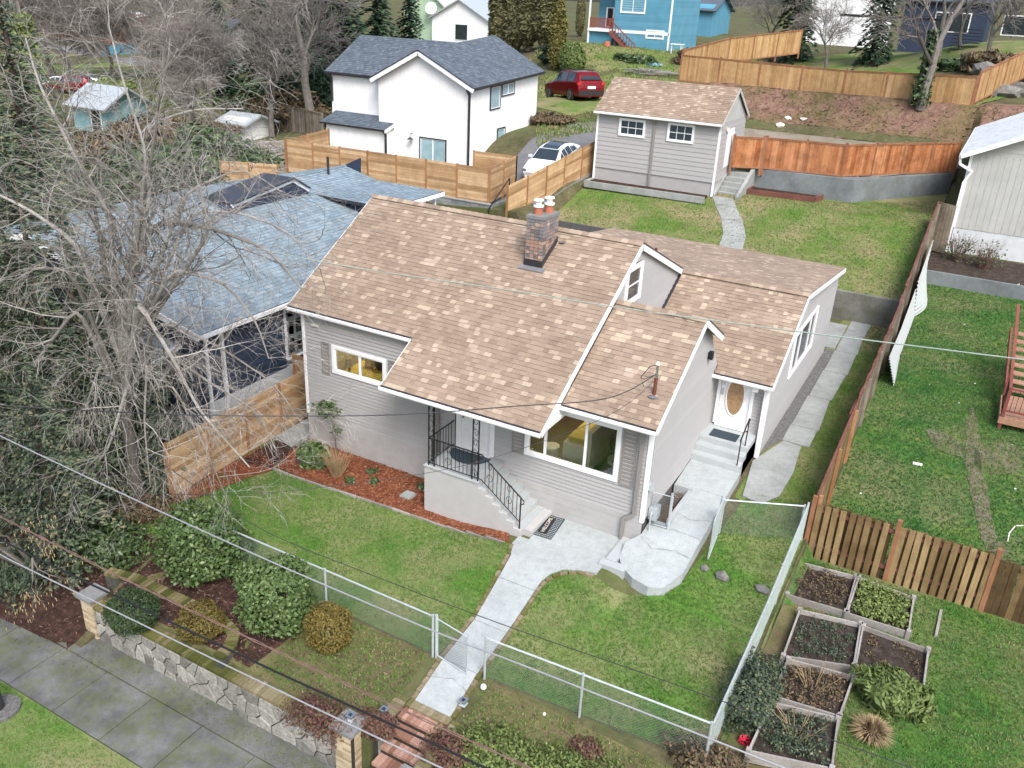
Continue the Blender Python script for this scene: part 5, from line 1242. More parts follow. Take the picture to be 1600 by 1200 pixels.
def fence_v(label, pts, zb, h, panel, mat, pmat, name="picket_fence", bwid=.14, pieces=True, rails=True, mixed=None, gatefirst=False, caprail=True, postw=.1):
    t = thing(name, label, "fence", (pts[0][0], pts[0][1], zb(*pts[0])))
    for A, B in zip(pts, pts[1:]):
        a = Vector((A[0], A[1], 0)); b = Vector((B[0], B[1], 0)); L = (b-a).length; d = (b-a)/L; n = max(1, round(L/panel)); w = L/n; nv = Vector((d.y, -d.x, 0))
        for i in range(0 if A == pts[0] else 1, n+1):
            p = a+d*(w*i); q = MB(); z = zb(p.x, p.y); q.box(p.x-postw/2, p.x+postw/2, p.y-postw/2, p.y+postw/2, z-.35, z+h+.07, rng.random())
            if caprail: q.box(p.x-postw*.65, p.x+postw*.65, p.y-postw*.65, p.y+postw*.65, z+h+.07, z+h+.1)
            q.build('post', pmat, t)
        for i in range(n):
            p0 = a+d*(w*i+.05); p1 = a+d*(w*(i+1)-.05); z0, z1 = zb(p0.x, p0.y), zb(p1.x, p1.y); lw_ = (p1-p0).length
            q = MB(); k = 0; u = 0
            while u < lw_-.03:
                e = min(u+bwid, lw_); m_ = p0+d*((u+e)/2); zz = z0+(z1-z0)*((u+e)/2)/lw_; o = nv*rng.uniform(-.006, .006)
                A1 = p0+d*(u+.004); B1 = p0+d*(e-.004); tn = min(1, max(0, rng.gauss(.5, .25)))
                vs = [A1+o, B1+o, B1+o+nv*.02, A1+o+nv*.02]; q.prism([(v.x, v.y) for v in vs], zz-.0, zz+h-.02, tn); u = e
            q.build('panel', mat, t)
            if rails:
                q = MB(); q.bar(p0+nv*.035+Vector((0, 0, z0+h-.03)), p1+nv*.035+Vector((0, 0, z1+h-.03)), .03, .1); q.bar(p0+nv*.035+Vector((0, 0, z0+.06)), p1+nv*.035+Vector((0, 0, z1+.06)), .03, .1)
                q.bar(p0+Vector((0, 0, z0+h)), p1+Vector((0, 0, z1+h)), .13, .03); q.build('rail', pmat, t, kind='stuff')
    return t
oz = lambda x, y: 5.32
fence_v("orange-stained cedar fence on top of the blue-grey retaining wall", [(6.1, 28.95), (8.1, 29.35), (10.0, 29.65), (14.95, 35.75)], oz, 1.62, 2.15, M_ORANGE, M_ORPOST, "orange_fence")
fence_v("orange cedar gate panel at the top of the mossy garden steps", [(4.62, 28.0), (6.02, 28.75)], lambda x, y: 5.34, 1.6, 1.6, M_ORANGE, M_ORPOST, "orange_gate")
uz = lambda x, y: float(np.interp(x, [-5.2, 6.8, 15], [7.95, 7.75, 8.0]))
fence_v("long amber cedar fence along the top of the leafy bank", [(-4.6, 45.3), (6.8, 45.3), (14.6, 45.3)], uz, 1.8, 2.75, M_CEDARV, M_ORPOST, "amber_fence")
fence_v("amber cedar fence climbing away behind the left end of the bank fence", [(-4.6, 45.5), (-3.2, 52), (0.8, 58)], lambda x, y: 8.2+(y-45)*.12, 1.8, 2.7, M_CEDARV, M_ORPOST, "amber_fence")
fence_v("stepped amber cedar fence climbing the hill at the right end of the bank", [(14.7, 45.4), (17.2, 53.5)], lambda x, y: 8.1+(y-45)*.17, 1.9, 1.5, M_CEDARV, M_ORPOST, "amber_fence")
fence_v("old grey board fence behind the left side of the white house", [(-33, 33), (-24.5, 29.5)], lambda x, y: H(x, y), 1.7, 2.4, M_GREYF, M_GREYF, "board_fence")
# brown board-on-board fence right of the lawn
t = thing("picket_fence", "weathered brown board-on-board fence behind the raised beds", "fence", (14.9, 2.25, .1))
fz = lambda x: .10+(x-14.9)*.0
for x in (14.92, 16.95, 19.15):
    q = MB(); q.box(x-.055, x+.055, 2.17, 2.28, -.2, 1.92, rng.random()); q.build('post', M_ORPOST, t)
for a, b in ((14.98, 16.89), (17.01, 19.09)):
    for z in (.45, 1.5): q = MB(); q.box(a, b, 2.215, 2.255, z, z+.1); q.build('rail', M_REDT, t)
dk = []
for i in range(6):
    q = MB(); q.box(-.07, .07, -.01, .01, 0, 1.68, i/5); dk.append(mesh_of(q, 'picket', M_DARKF))
x = 15.08; k = 0
while x < 19.05:
    if abs(x-16.95) > .09: piece('picket', rng.choice(dk[2:]), t, (x, 2.195, .06+rng.uniform(-.02, .02)), (0, rng.uniform(-.012, .012), 0)); piece('picket', rng.choice(dk[:3]), t, (x+.1, 2.275, .06+rng.uniform(-.02, .02)))
    x += .198; k += 1
t = thing("board_fence", "dark solid board fence continuing to the right edge of the photo", "fence", (20.5, 2.3, .1))
x = 19.28
while x < 24: piece('board', rng.choice(dk[:3]), t, (x, 2.25+rng.uniform(-.008, .008), .08), (0, rng.uniform(-.01, .01), 0), (1.05, 1, .93)); x += .152
for z in (.5, 1.4): q = MB(); q.box(19.2, 24, 2.27, 2.31, z, z+.09); q.build('rail', M_DARKF, t)
# long fence between the greige house and the neighbour lawn
t = thing("boundary_fence", "long weathered fence with red-brown tops between the greige house and the right neighbour lawn", "fence", (14.98, 14, .9))
ty = [2.3, 5, 8, 11, 16, 18.3, 24, 27.2]; tz = [1.85, 2.12, 2.38, 2.52, 2.8, 3.5, 4.75, 5.2]; top_ = lambda y: float(np.interp(y, ty, tz))
gyz = lambda y: H(15.2, y)
gb = []
for i in range(6):
    q = MB(); q.box(-.011, .011, -.068, .068, -1, 0, i/5); gb.append(mesh_of(q, 'board', M_GREYF))
db = []
for i in range(4):
    q = MB(); q.box(-.011, .011, -.068, .068, -1, 0, i/5+.2); db.append(mesh_of(q, 'board', M_DARKF))
y = 2.42
while y < 27.1:
    h_ = top_(y)-gyz(y)+.05
    piece('board', rng.choice(db if y < 8.2 else gb), t, (14.97+rng.uniform(-.006, .006), y, top_(y)+rng.uniform(-.02, .02)), (0, 0, 0), (1, 1, h_)); y += .143
q = MB(); y = 2.4
while y < 27: q.bar((14.92, y, top_(y)-.12), (14.92, min(y+2.4, 27.1), top_(min(y+2.4, 27.1))-.12), .04, .09); q.bar((14.955, y, top_(y)+.01), (14.955, min(y+2.4, 27.1), top_(min(y+2.4, 27.1))+.01), .07, .03); y += 2.4
q.build('rail', M_REDT, t, label='red-brown top rails')
y = 2.35
while y < 27.4: q = MB(); q.box(14.99, 15.08, y-.045, y+.045, gyz(y)-.3, top_(y)+.05, rng.random()); q.build('post', M_POSTC if y < 8 else M_GREYF, t); y += 2.42
q = MB(); 
for k in range(9): q.bar((14.93, 8.3+k*1.2, top_(8.3+k*1.2)+.03), (14.93, 8.9+k*1.2, top_(8.9+k*1.2)+.03), .06, .03)
q.build('lattice_top', M_REDT, t)
q = MB(); q.box(14.86, 14.9, 7.0, 8.15, .95, 2.3); tag(q.build('red_board', M_REDP), "red painted board leaning on the left side of the boundary fence", "board")
t = thing("board_fence", "short old board fence between the boundary fence and the grey house corner", "fence", (15.3, 27.2, 3))
for k in range(5): piece('board', gb[k % 6], t, (15.08+k*.145, 27.25, 5.15-.02*k), (0, 0, pi/2), (1, 1, 2.3))
# corrugated white panels fallen against the fence
M_PANEL = plain("grey_white_plastic", (.36, .39, .38), .5, var=.1)
def lattice_sheet(label, y0, y1, zt, zb, bulge):
    t = thing("corrugated_panel", label, "corrugated panel", (15.1, (y0+y1)/2, zb))
    q = MB(); n = 24; m_ = 40
    for i in range(n):
        for j in range(m_):
            def pt(i, j):
                u = i/n; v = j/m_; y = y0+(y1-y0)*u; zz = zt(y)+(zb-zt(y))*v*0+(H(15.3, y)+.08-zt(y))*v
                return (15.08+bulge(u, v)+.03*sin(j*1.57), y, zz)
            q.quad(pt(i, j), pt(i+1, j), pt(i+1, j+1), pt(i, j+1))
    q.build('sheet', M_PANEL, t)
lattice_sheet("white corrugated panel curling off the boundary fence near the block kerb", 20.6, 24.6, lambda y: top_(y)-.9, 1.7, lambda u, v: .12+.5*(v**1.3)*sin(pi*min(1, u*1.1+.1)))
lattice_sheet("narrow white corrugated panel along the middle of the boundary fence", 16.4, 20.4, lambda y: float(np.interp(y, [16.4, 20.4], [1.9, 2.7])), 1.3, lambda u, v: .10+.2*v)
lattice_sheet("white corrugated panel leaning low on the near part of the boundary fence", 13.4, 16.2, lambda y: 2.0+(y-13.4)*.05, 1.2, lambda u, v: .12+.38*v*(1-.5*u))
# neighbour's low wall at the back of its lawn
q = MB(); q.box(15.05, 25, 24.9, 25.1, 1.2, 2.42); tag(q.build('low_wall', M_RETB), "low block kerb wall across the far end of the right neighbour lawn", "garden wall")
tag(sheet('planting_strip', [(15.1, 25.12), (24, 25.12), (24, 27.6), (15.1, 27.6)], M_SOIL, .03, .5), kind='structure')
# ================================================================ shed garage behind the back lawn
gx0, gx1, gy0, gy1, gz0 = -2.33, 4.42, 25.96, 30.5, 4.1
GE, GR, GYR, GEY = 7.75, 9.33, 28.07, 25.71
GE -= 0
shed = thing("shed_garage", "small greige garage with a tan shingle roof and two six-pane windows", "garage", (1, 28, 4.1))
gs = (GR-GE)/(GYR-GEY); gre = GR-(30.6-GYR)*gs*.9
q = MB(); q.box(gx0+.03, gx1-.03, gy0+.03, gy1-.03, gz0-.3, GE-.02); q.extr([(gx0+.03, gy0+.03, GE-.03), (gx0+.03, GYR, GR-.09), (gx0+.03, gy1-.03, GE-.1)], (gx1-gx0-.06, 0, 0)); q.build('wall', M_FOUND, shed)
q = MB()
W1 = (-.72+0, .42, 6.2, 7.02)
ga = PY(969, 183, gy0); gb_ = PY(1007, 216, gy0); gc_ = PY(1045, 190, gy0); gd_ = PY(1083, 225, gy0)
W1 = (ga.x, gb_.x, gb_.z, ga.z-.02); W2 = (gc_.x, gd_.x, gd_.z, gc_.z-.02)
for k in range(15):
    q = MB(); z = gz0+.75
for W_ in (W1, W2): window(shed, (0, gy0, 0), XV, -YV, W_[0], W_[1], W_[2], W_[3], ((0, 1),), .09, M_GLASSD, rows=2, muntin=3)
def shingle_boards(parent, O, Uv, Nv, u0, u1, z0, z1, pitch, mat, holes=(), topf=None):
    z = z0; n = 0
    while z < z1-.02:
        q = MB(); f = (lambda s: (u0, u1)) if topf is None else (lambda s, z=z: topf(z+s))
        courses(q, Vector(O)+Vector((0, 0, z)), Uv, ZV, Nv, 0, min(pitch, z1-z), pitch, f, .022, .004, [(h[0], h[1], h[2]-z, h[3]-z) for h in holes])
        if q.v: q.build('siding_board', mat, parent, kind='stuff' if len(q.f) > 4 else None)
        z += pitch
shingle_boards(shed, (0, gy0, 0), XV, -YV, gx0, gx1, gz0+.7, GE-.02, .235, M_SIDE, [(W1[0], W1[1], W1[2], W1[3]), (W2[0], W2[1], W2[2], W2[3])])
def gtop(z):
    if z < GE: return (gy0, gy1)
    return (gy0+(z-GE)/gs, gy1-(z-GE)/gs*1.0) if z < GR-.15 else (GYR, GYR)
shingle_boards(shed, (gx1, 0, 0), YV, XV, gy0, gy1, gz0+.7, GE-.02, .235, M_SIDE)
q = MB(); boards_v(q, (gx1+.01, 0, GE-.02), YV, ZV, XV, gy0, gy1, .2, lambda u: max(.02, min((u-gy0)*gs, (gy1-u)*gs*.95)-.02), tone=lambda: rng.uniform(.4, .9)); q.build('gable_board', M_GREYB, shed)
q = MB(); q.box(gx0-.02, gx0+.08, gy0-.035, gy0+.02, gz0, GE-.1); q.build('corner_trim', M_TRIM, shed); q = MB(); q.box(gx1-.06, gx1+.04, gy0-.035, gy0+.06, gz0, GE-.1); q.build('corner_trim', M_TRIM, shed)
q = MB(); q.box(gx1+.005, gx1+.05, 28.4, 28.5, 5.4, 7.3); q.box(gx1+.005, gx1+.05, 27.2, 28.5, 7.2, 7.32); q.build('door_frame', M_TRIM, shed)
q = MB(); q.box(gx1+.0, gx1+.035, 27.3, 28.4, 5.4, 7.2); q.build('door', M_WHITE, shed); q = MB(); q.box(gx1+.03, gx1+.16, 26.9, 27.05, 7.3, 7.45); q.build('wall_lamp', M_PLATE, shed)
q = MB(); slab(q, [(gx0-.12, GEY, GE), (gx1+.13, GEY, GE), (gx1+.13, GYR, GR), (gx0-.12, GYR, GR)]); slab(q, [(gx0-.12, GYR, GR), (gx1+.13, GYR, GR), (gx1+.13, 30.6, gre), (gx0-.12, 30.6, gre)]); q.build('roof', M_DARKM, shed)
L_ = sqrt((GYR-GEY)**2+(GR-GE)**2)
shingles(shed, M_SHING, [((gx0-.12, GEY, GE), (1, 0, 0), (0, GYR-GEY, GR-GE), L_, lambda s: (0, gx1-gx0+.25)), ((gx1+.13, 30.6, gre), (-1, 0, 0), (0, GYR-30.6, GR-gre), sqrt((30.6-GYR)**2+(GR-gre)**2), lambda s: (0, gx1-gx0+.25))], npieces=0)
gutter(shed, gx0-.12, gx1+.13, GEY+.01, GE-.13)
rakes(shed, [((gx1+.13, GEY, GE), (gx1+.13, GYR, GR), 1, .16), ((gx1+.13, GYR, GR), (gx1+.13, 30.6, gre), 1, .16)], M_GREYB)
dp = PY(1024, 190, gy0-.08); downspout(shed, [(dp.x, GEY-.05, GE-.12), (dp.x, gy0-.07, GE-.35), (dp.x, gy0-.07, 4.2)], M_SHUT, .05)
# ================================================================ white farmhouse
wh = thing("white_farmhouse", "white board-and-batten house with charcoal roof and black-trimmed windows", "house", (-16, 30, 2.9))
WY = 27.0
cR = PY(737, 139, WY); cL = PY(586, 122, WY); pk = PY(658, 80, WY); WE = 8.15
x0g, x1g, xp_ = cL.x+.25, cR.x, pk.x; pz = pk.z-.05
lz = PY(517, 112, WY+.7); xl = lz.x
ebk = P(855, 104, WE+.15)          # far end of the right eave
yb = 35.3
q = MB(); q.box(x0g, x1g, WY, yb, 2.0, WE-.05); q.extr([(x0g, WY, WE-.05), (x1g, WY, WE-.05), (xp_, WY, pz-.1)], (0, yb-WY, 0)); q.box(xl, x0g+.1, WY+.7, WY+7.7, 2.0, WE-.05)
q.extr([(xl, WY+.7, WE-.05), (xl, WY+4.2, WE+1.5), (xl, WY+7.7, WE-.05)], (x0g-xl, 0, 0)); q.build('wall', M_WHITE, wh)
gsl = (pz-WE)/((x1g-x0g)/2)
WF = PY(656, 213, WY); WG = PY(697, 252, WY)
wq = (WF.x, PY(698, 216, WY).x, PY(658, 262, WY).z, WF.z)
q = MB(); boards_v(q, (0, WY, 2.2), XV, ZV, -YV, x0g, x1g, .30, lambda u: min(pz-(abs(u-xp_))*((pz-WE)/(x1g-xp_ if u > xp_ else xp_-x0g)), 99)-2.3, d=.015, gap=.02, tone=lambda: rng.uniform(.5, 1), holes=[(wq[0], wq[1], wq[2]-2.2, wq[3]-2.2)]); q.build('front_boards', M_BW, wh, kind='stuff')
q = MB(); boards_v(q, (x1g, 0, 2.2), YV, ZV, XV, WY, yb, .30, lambda u: WE-2.2, d=.015, gap=.02, tone=lambda: rng.uniform(.5, 1)); q.build('side_boards', M_BW, wh, kind='stuff')
q = MB(); boards_v(q, (0, WY+.7, 2.2), XV, ZV, -YV, xl, x0g, .30, lambda u: WE-2.2, d=.015, gap=.02, tone=lambda: rng.uniform(.5, 1)); q.build('wing_boards', M_BW, wh, kind='stuff')
window(wh, (0, WY, 0), XV, -YV, wq[0], wq[1], wq[2], wq[3], ((0, .5), (.5, 1)), .07, M_GLASSB, M_DARKM, M_TRIM)
def sidewin(pa, pb, panes):
    a = PX(pa[0], pa[1], x1g); b = PX(pb[0], pb[1], x1g)
    window(wh, (x1g, 0, 0), YV, XV, a.y, b.y, b.z-max(0, a.z-7.9), min(a.z, 7.9), panes, .07, M_GLASSB, M_DARKM, M_TRIM)
sidewin((766, 126), (781, 160), ((0, 1),)); sidewin((784, 120), (803, 137), ((0, .5), (.5, 1))); sidewin((776, 203), (787, 241), ((0, 1),))
q = MB(); ov = .35
rp = lambda x, y, z: (x, y, z)
slab(q, [(x1g+ov, WY-ov, WE-.05), (x1g+ov, yb+.3, WE-.05), (xp_, yb+.3, pz+.12), (xp_, WY-ov, pz+.12)]); slab(q, [(x0g-ov, WY-ov, WE-.05), (xp_, WY-ov, pz+.12), (xp_, yb+.3, pz+.12), (x0g-ov, yb+.3, WE-.05)])
slab(q, [(xl-.3, WY+.4, WE-.05), (xp_, WY+.4, WE-.05), (xp_, WY+4.2, pz+.1), (xl-.3, WY+4.2, pz+.1)]); slab(q, [(xl-.3, WY+4.2, pz+.1), (xp_, WY+4.2, pz+.1), (xp_, WY+8, WE), (xl-.3, WY+8, WE)])
q.build('roof', M_DARKM, wh)
sr = Vector((-(x1g+ov-xp_), 0, pz+.17-WE)); sl = Vector(((xp_-x0g+ov), 0, pz+.17-WE)); sw2 = Vector((0, 3.8, pz+.15-WE))
LW = sl.length
shingles(wh, M_SHDARK, [((x1g+ov, WY-ov, WE-.05), (0, 1, 0), sr.normalized(), sr.length, lambda s: (0, yb+.3-WY+ov)),
   ((x0g-ov, WY+8, WE-.05), (0, -1, 0), sl.normalized(), sl.length, lambda s: (4.0, 8+ov)),
   ((xl-.3, WY+.4, WE-.045), (1, 0, 0), sw2.normalized(), sw2.length, lambda s: (0, (x0g-ov-xl+.3)+(s/sw2.length)*(xp_-x0g+ov)))], pitch=.2, tone=lambda: rng.choice((.3, .45, .5, .6, .6, .7, .9)))
q = MB(); 
for a, b in (((x1g+ov, WY-ov, WE-.05), (xp_, WY-ov, pz+.12)), ((x0g-ov, WY-ov, WE-.05), (xp_, WY-ov, pz+.12))): bars(wh, 'rake_board', M_TRIM, [(Vector(a)-Vector((0, 0, .16)), Vector(b)-Vector((0, 0, .16)), .05, .24)])
q = MB(); q.bar((x1g+ov, WY-ov, WE-.1), (x1g+ov, yb+.3, WE-.1), .1, .12); q.bar((xl-.3, WY+.38, WE-.1), (x0g, WY+.38, WE-.1), .1, .12); q.bar((x1g+ov, WY-ov-.03, WE-.04), (xp_, WY-ov-.03, pz+.13), .04, .05); q.bar((x0g-ov, WY-ov-.03, WE-.04), (xp_, WY-ov-.03, pz+.13), .04, .05); q.build('gutter', M_DARKM, wh)
downspout(wh, [(x1g-.1, WY-.35, WE-.15), (x1g-.1, WY-.06, WE-.5), (x1g-.1, WY-.06, 3.0)], M_DARKM, .06); downspout(wh, [(xl+.1, WY+.4, WE-.15), (xl+.1, WY+.62, WE-.5), (xl+.1, WY+.62, 6.3)], M_DARKM, .06)
q = MB(); vp_ = P(763, 72, pz-1.0); q.cyl((vp_.x, vp_.y, vp_.z-.3), .07, .7, 8); q.build('vent_pipe', M_DARKM, wh)
s0 = PY(499, 190, WY-1.0); s1 = PY(601, 200, WY-1.0); st = PY(522, 177, WY+.6)
q = MB(); slab(q, [(s0.x, WY-1.0, s0.z), (s1.x, WY-1.0, s0.z), (s1.x, WY+.7, s0.z+.55), (s0.x, WY+.7, s0.z+.55)], .1); lr = q.build('porch_roof', M_DARKM, wh)
shingles(wh, M_SHDARK, [((s0.x, WY-1.0, s0.z+.01), (1, 0, 0), Vector((0, 1.7, .55)).normalized(), 1.75, lambda s: (0, s1.x-s0.x))], pitch=.2, tone=lambda: rng.choice((.3, .45, .6, .7)))
q = MB(); q.box(s0.x+.3, s1.x-.15, WY-.7, WY+.7, 2.0, s0.z-.05); q.build('porch_wall', M_WHITE, wh); q = MB(); boards_v(q, (0, WY-.7, 2.2), XV, ZV, -YV, s0.x+.3, s1.x-.15, .3, lambda u: s0.z-2.27, d=.015, gap=.02); q.build('porch_boards', M_BW, wh, kind='stuff')
q = MB(); q.extr([(s1.x, WY-1.02, s0.z-.16), (s1.x, WY+.7, s0.z+.3), (s1.x, WY+.7, s0.z+.52), (s1.x, WY-1.02, s0.z)], (.04, 0, 0)); q.build('porch_rake', M_TRIM, wh)
downspout(wh, [(s1.x-.1, WY-1.0, s0.z-.1), (s1.x-.1, WY-.78, s0.z-.3), (s1.x-.1, WY-.78, 3)], M_DARKM, .06)
lp = PY(643, 214, WY-.1); q = MB(); q.tube([(lp.x, WY, lp.z+.2), (lp.x, WY-.25, lp.z+.2), (lp.x, WY-.25, lp.z)], .025, 6); q.cyl((lp.x, WY-.25, lp.z-.12), .2, .12, 12, r2=.05); q.build('barn_lamp', M_DARKM, wh)
q = MB(); q.prism([(x1g-.1, WY-.05), (x1g+.05, WY-.05), (x1g+.05, yb), (x1g-.1, yb)], 1.5, lambda x, y: 3.3+(y-WY)*.07); q.build('foundation', M_OLDC, wh)
for o_ in wh.children_recursive:      # the site rises: eaves and ridge climb a little towards the back
    if o_.type == 'MESH' and not o_.data.get('raised'):
        off = wl(o_); me_ = o_.data; me_['raised'] = 1
        co = np.empty(len(me_.vertices)*3); me_.vertices.foreach_get('co', co); co = co.reshape(-1, 3)
        yy = np.maximum(0, co[:, 1]+off.y-WY); zz = np.clip((co[:, 2]+off.z-3)/5.2, 0, 1.3); co[:, 2] += yy*.062*zz-(.1 if o_.name.startswith('roof') else 0); me_.vertices.foreach_set('co', co.ravel())
# ================================================================ navy house on the left
nv = thing("navy_house", "navy lap-sided house with a blue-grey shingle roof behind the bare tree", "house", (-6, 4, .3))
NX, NZ = -2.45, 3.62; NRX, NRZ = -10.2, 5.42; y0n, y1n = -1.8, 14.4; sn = (NRZ-NZ)/(NX-NRX); NL = 2*NRX-NX
q = MB(); q.extr([(NX-.35, y0n+.35, .0), (NX-.35, y0n+.35, NZ-.04), (NRX, y0n+.35, NRZ-.12), (NL+.35, y0n+.35, NZ-.04), (NL+.35, y0n+.35, .0)], (0, y1n-y0n-.7, 0)); q.build('wall', M_RETB, nv)
dA = PX(441, 478, NX-.35); dB = PX(468, 480, NX-.35)
q = MB(); courses(q, (NX-.35, 0, 1.15), YV, ZV, XV, 0, NZ-1.4, .2, lambda s: (y0n+.35, y1n-.4), .03, .004, [(dA.y, dB.y+.3, 0, 2.1)]); courses(q, (0, y0n+.35, .35), XV, ZV, -YV, 0, 4.9, .2, lambda s: (NL+.35+max(0, (.35+s-NZ)/sn), NX-.35-max(0, (.35+s-NZ)/sn)) if .35+s < NRZ-.15 else (0, 0), .03, .004)
q.build('lap_siding', M_NAVY, nv, kind='stuff')
door((NX-.35, 0, 0), YV, XV, dA.y+.1, .85, 1.45, 1.95, nv, False, .1)
q = MB(); slab(q, [(NX, y0n, NZ), (NX, y1n, NZ), (NRX, y1n, NRZ), (NRX, y0n, NRZ)]); slab(q, [(NRX, y0n, NRZ), (NRX, y1n, NRZ), (NL, y1n, NZ), (NL, y0n, NZ)]); q.build('roof', M_DARKM, nv)
sv_ = Vector((NRX-NX, 0, NRZ-NZ)); sv2 = Vector((NX-NRX, 0, NRZ-NZ)); btone = lambda: rng.choice((.3, .4, .55, .6, .65, .75, .9))
shingles(nv, M_SHBLUE, [((NX, y0n, NZ), (0, 1, 0), sv_.normalized(), sv_.length, lambda s: (0, y1n-y0n)), ((NL, y1n, NZ), (0, -1, 0), sv2.normalized(), sv2.length, lambda s: (0, y1n-y0n))], pitch=.2, tone=btone, npieces=300)
ridge_caps(nv, M_SHBLUE, (NRX, y0n, NRZ+.01), (NRX, y1n, NRZ+.01), drop=.05)
bars(nv, 'gutter', M_TRIM, [((NX+.03, y0n, NZ-.08), (NX+.03, y1n, NZ-.08), .1, .12)])
bars(nv, 'rake_board', M_TRIM, [((NX, y0n-.02, NZ-.1), (NRX, y0n-.02, NRZ-.1), .05, .2), ((NL, y0n-.02, NZ-.1), (NRX, y0n-.02, NRZ-.1), .05, .2)])
q = MB(); q.extr([PY(536, 259, y1n+.05), PY(562, 247, y1n+.05), PY(562, 277, y1n+.05)], (0, .1, 0)); q.build('rear_gable', M_NAVY, nv)
# flat-roofed rear wing over the main slope, its eave on two white posts
q = MB(); q.box(-8.9, -4.5, 10.2, 14.32, 4.86, 4.98); q.build('wing_roof', M_DARKM, nv)
shingles(nv, M_SHBLUE, [((-4.5, 10.2, 4.985), (0, 1, 0), (-1, 0, .002), 4.4, lambda s: (0, 4.12))], pitch=.2, tone=btone)
bars(nv, 'wing_gutter', M_TRIM, [((-4.46, 10.2, 4.88), (-4.46, 14.35, 4.88), .08, .16)])
q = MB(); q.box(-8.8, -5.2, 10.5, 14.1, 3.9, 4.85); q.build('wing_wall', M_NAVY, nv)
for yy in (13.9, 13.1): q = MB(); q.box(-4.75, -4.65, yy, yy+.1, .5, 4.85); q.build('wing_post', M_TRIM, nv)
# dormer near the ridge
gA, gB, gC, gD = [PX(a, b_, -8.5) for a, b_ in ((362, 322), (457, 282), (482, 297), (346, 338))]
q = MB(); q.extr([gA, gB, gC, gC-Vector((0, 0, .35)), gD-Vector((0, 0, .25))], (-1.5, 0, 0)); q.build('dormer_wall', M_NAVY, nv)
bars(nv, 'dormer_rake', M_TRIM, [(gA, gB, .1, .13), (gB, gC, .1, .13)])
bars(nv, 'dormer_roof', M_DARKM, [(gA+Vector((-.7, 0, .1)), gB+Vector((-.7, 0, .1)), 1.7, .05), (gB+Vector((-.7, 0, .1)), gC+Vector((-.7, 0, .1)), 1.7, .05)])
vp_ = PX(513, 270, -9.7); q = MB(); q.cyl((vp_.x, vp_.y, 5.1), .06, 1.0, 8); q.build('vent_pipe', M_DARKM, nv)
downspout(nv, [(NX, y0n+.25, NZ-.12), (NX-.3, y0n+.45, NZ-.3), (NX-.28, y0n+.45, .6)], M_TRIM)
ds = PX(345, 520, NX-.28); downspout(nv, [(NX, ds.y, NZ-.12), (NX-.28, ds.y, NZ-.3), (NX-.28, ds.y, .6)], M_TRIM, .055)
# low front porch roof of the navy house
f0 = P(235, 555, 2.3); q = MB(); slab(q, [(-5.9, y0n-2.6, 2.25), (-3.7, y0n-2.6, 2.25), (-3.7, y0n+.3, 3.0), (-5.9, y0n+.3, 3.0)]); q.build('porch_roof', M_DARKM, nv)
sp_ = Vector((0, 2.9, .75)); shingles(nv, M_SHBLUE, [((-5.9, y0n-2.6, 2.255), (1, 0, 0), sp_.normalized(), sp_.length, lambda s: (0, 2.2))], pitch=.17, tone=lambda: rng.choice((.3, .4, .5, .6)))
q = MB(); q.bar((-5.9, y0n-2.63, 2.17), (-3.7, y0n-2.63, 2.17), .08, .15); q.bar((-3.67, y0n-2.6, 2.2), (-3.67, y0n+.3, 2.93), .06, .15); q.build('porch_gutter', M_TRIM, nv)
q = MB(); q.box(-3.85, -3.72, y0n-2.5, y0n-2.38, .1, 2.2); q.box(-5.85, -5.73, y0n-2.5, y0n-2.38, .1, 2.2); q.build('porch_post', M_TRIM, nv)
q = MB(); q.box(-6.0, -3.6, y0n-2.7, y0n+.3, .0, .45); q.build('porch_floor', M_OLDC, nv)
# white foundation band facing the cedar fence
q = MB(); q.box(NX-.4, NX-.32, y0n+.4, y1n-.5, .0, 1.13); q.build('foundation', M_PLASTER, nv)
# ================================================================ grey neighbour house at the right edge
gh = thing("grey_house", "grey board-sided house with a pale roof and white downspout at the right edge", "house", (18, 31, 2.8))
HX, HY = 15.62, 27.9
tp = PX(1488, 238, HX-.05); etop = 7.0
ct = PY(1500, 232, HY-.1)
HE = PY(1497, 236, HY-.3).z; HRZ = HE+2.6; HW = 8.6
q = MB(); q.box(HX+.2, HX+HW, HY, HY+12, 2.3, HE-.1); q.extr([(HX+.2, HY, HE-.12), (HX+HW/2+.1, HY, HE+1.9), (HX+HW, HY, HE-.12)], (0, 12, 0)); q.build('wall', M_PLASTER, gh)
bz_ = 3.95
q = MB(); boards_v(q, (0, HY, bz_), XV, ZV, -YV, HX+.22, HX+HW, .28, lambda u: min(HE-.1, HE)-bz_, d=.02, gap=.03, tone=lambda: rng.uniform(.6, 1)); q.build('wall_boards', M_GREYB, gh, kind='stuff')
q = MB(); courses(q, (0, HY, HE-.1), XV, ZV, -YV, 0, 1.8, .22, lambda s: (HX+.22+s*2.05, HX+HW-s*2.05), .02, .004); q.build('gable_siding', M_GREYB, gh, kind='stuff')
q = MB(); courses(q, (HX+.2, 0, bz_), -YV, ZV, -XV, 0, HE-bz_-.1, .2, lambda s: (-HY-12, -HY), .02, .004); q.build('side_siding', M_GREYB, gh, kind='stuff')
q = MB(); slab(q, [(HX-.25, HY-.45, HE-.12), (HX-.25, HY+12, HE-.12), (HX+HW/2, HY+12, HE+2.05), (HX+HW/2, HY-.45, HE+2.05)]); slab(q, [(HX+HW/2, HY-.45, HE+2.05), (HX+HW/2, HY+12, HE+2.05), (HX+HW+.4, HY+12, HE-.12), (HX+HW+.4, HY-.45, HE-.12)]); q.build('roof', M_GALV, gh)
M_SHPALE = toned("pale_grey_shingle", [(0, (.35, .37, .38)), (.5, (.58, .62, .64)), (1, (.68, .71, .73))], grain=60, gamt=.12)
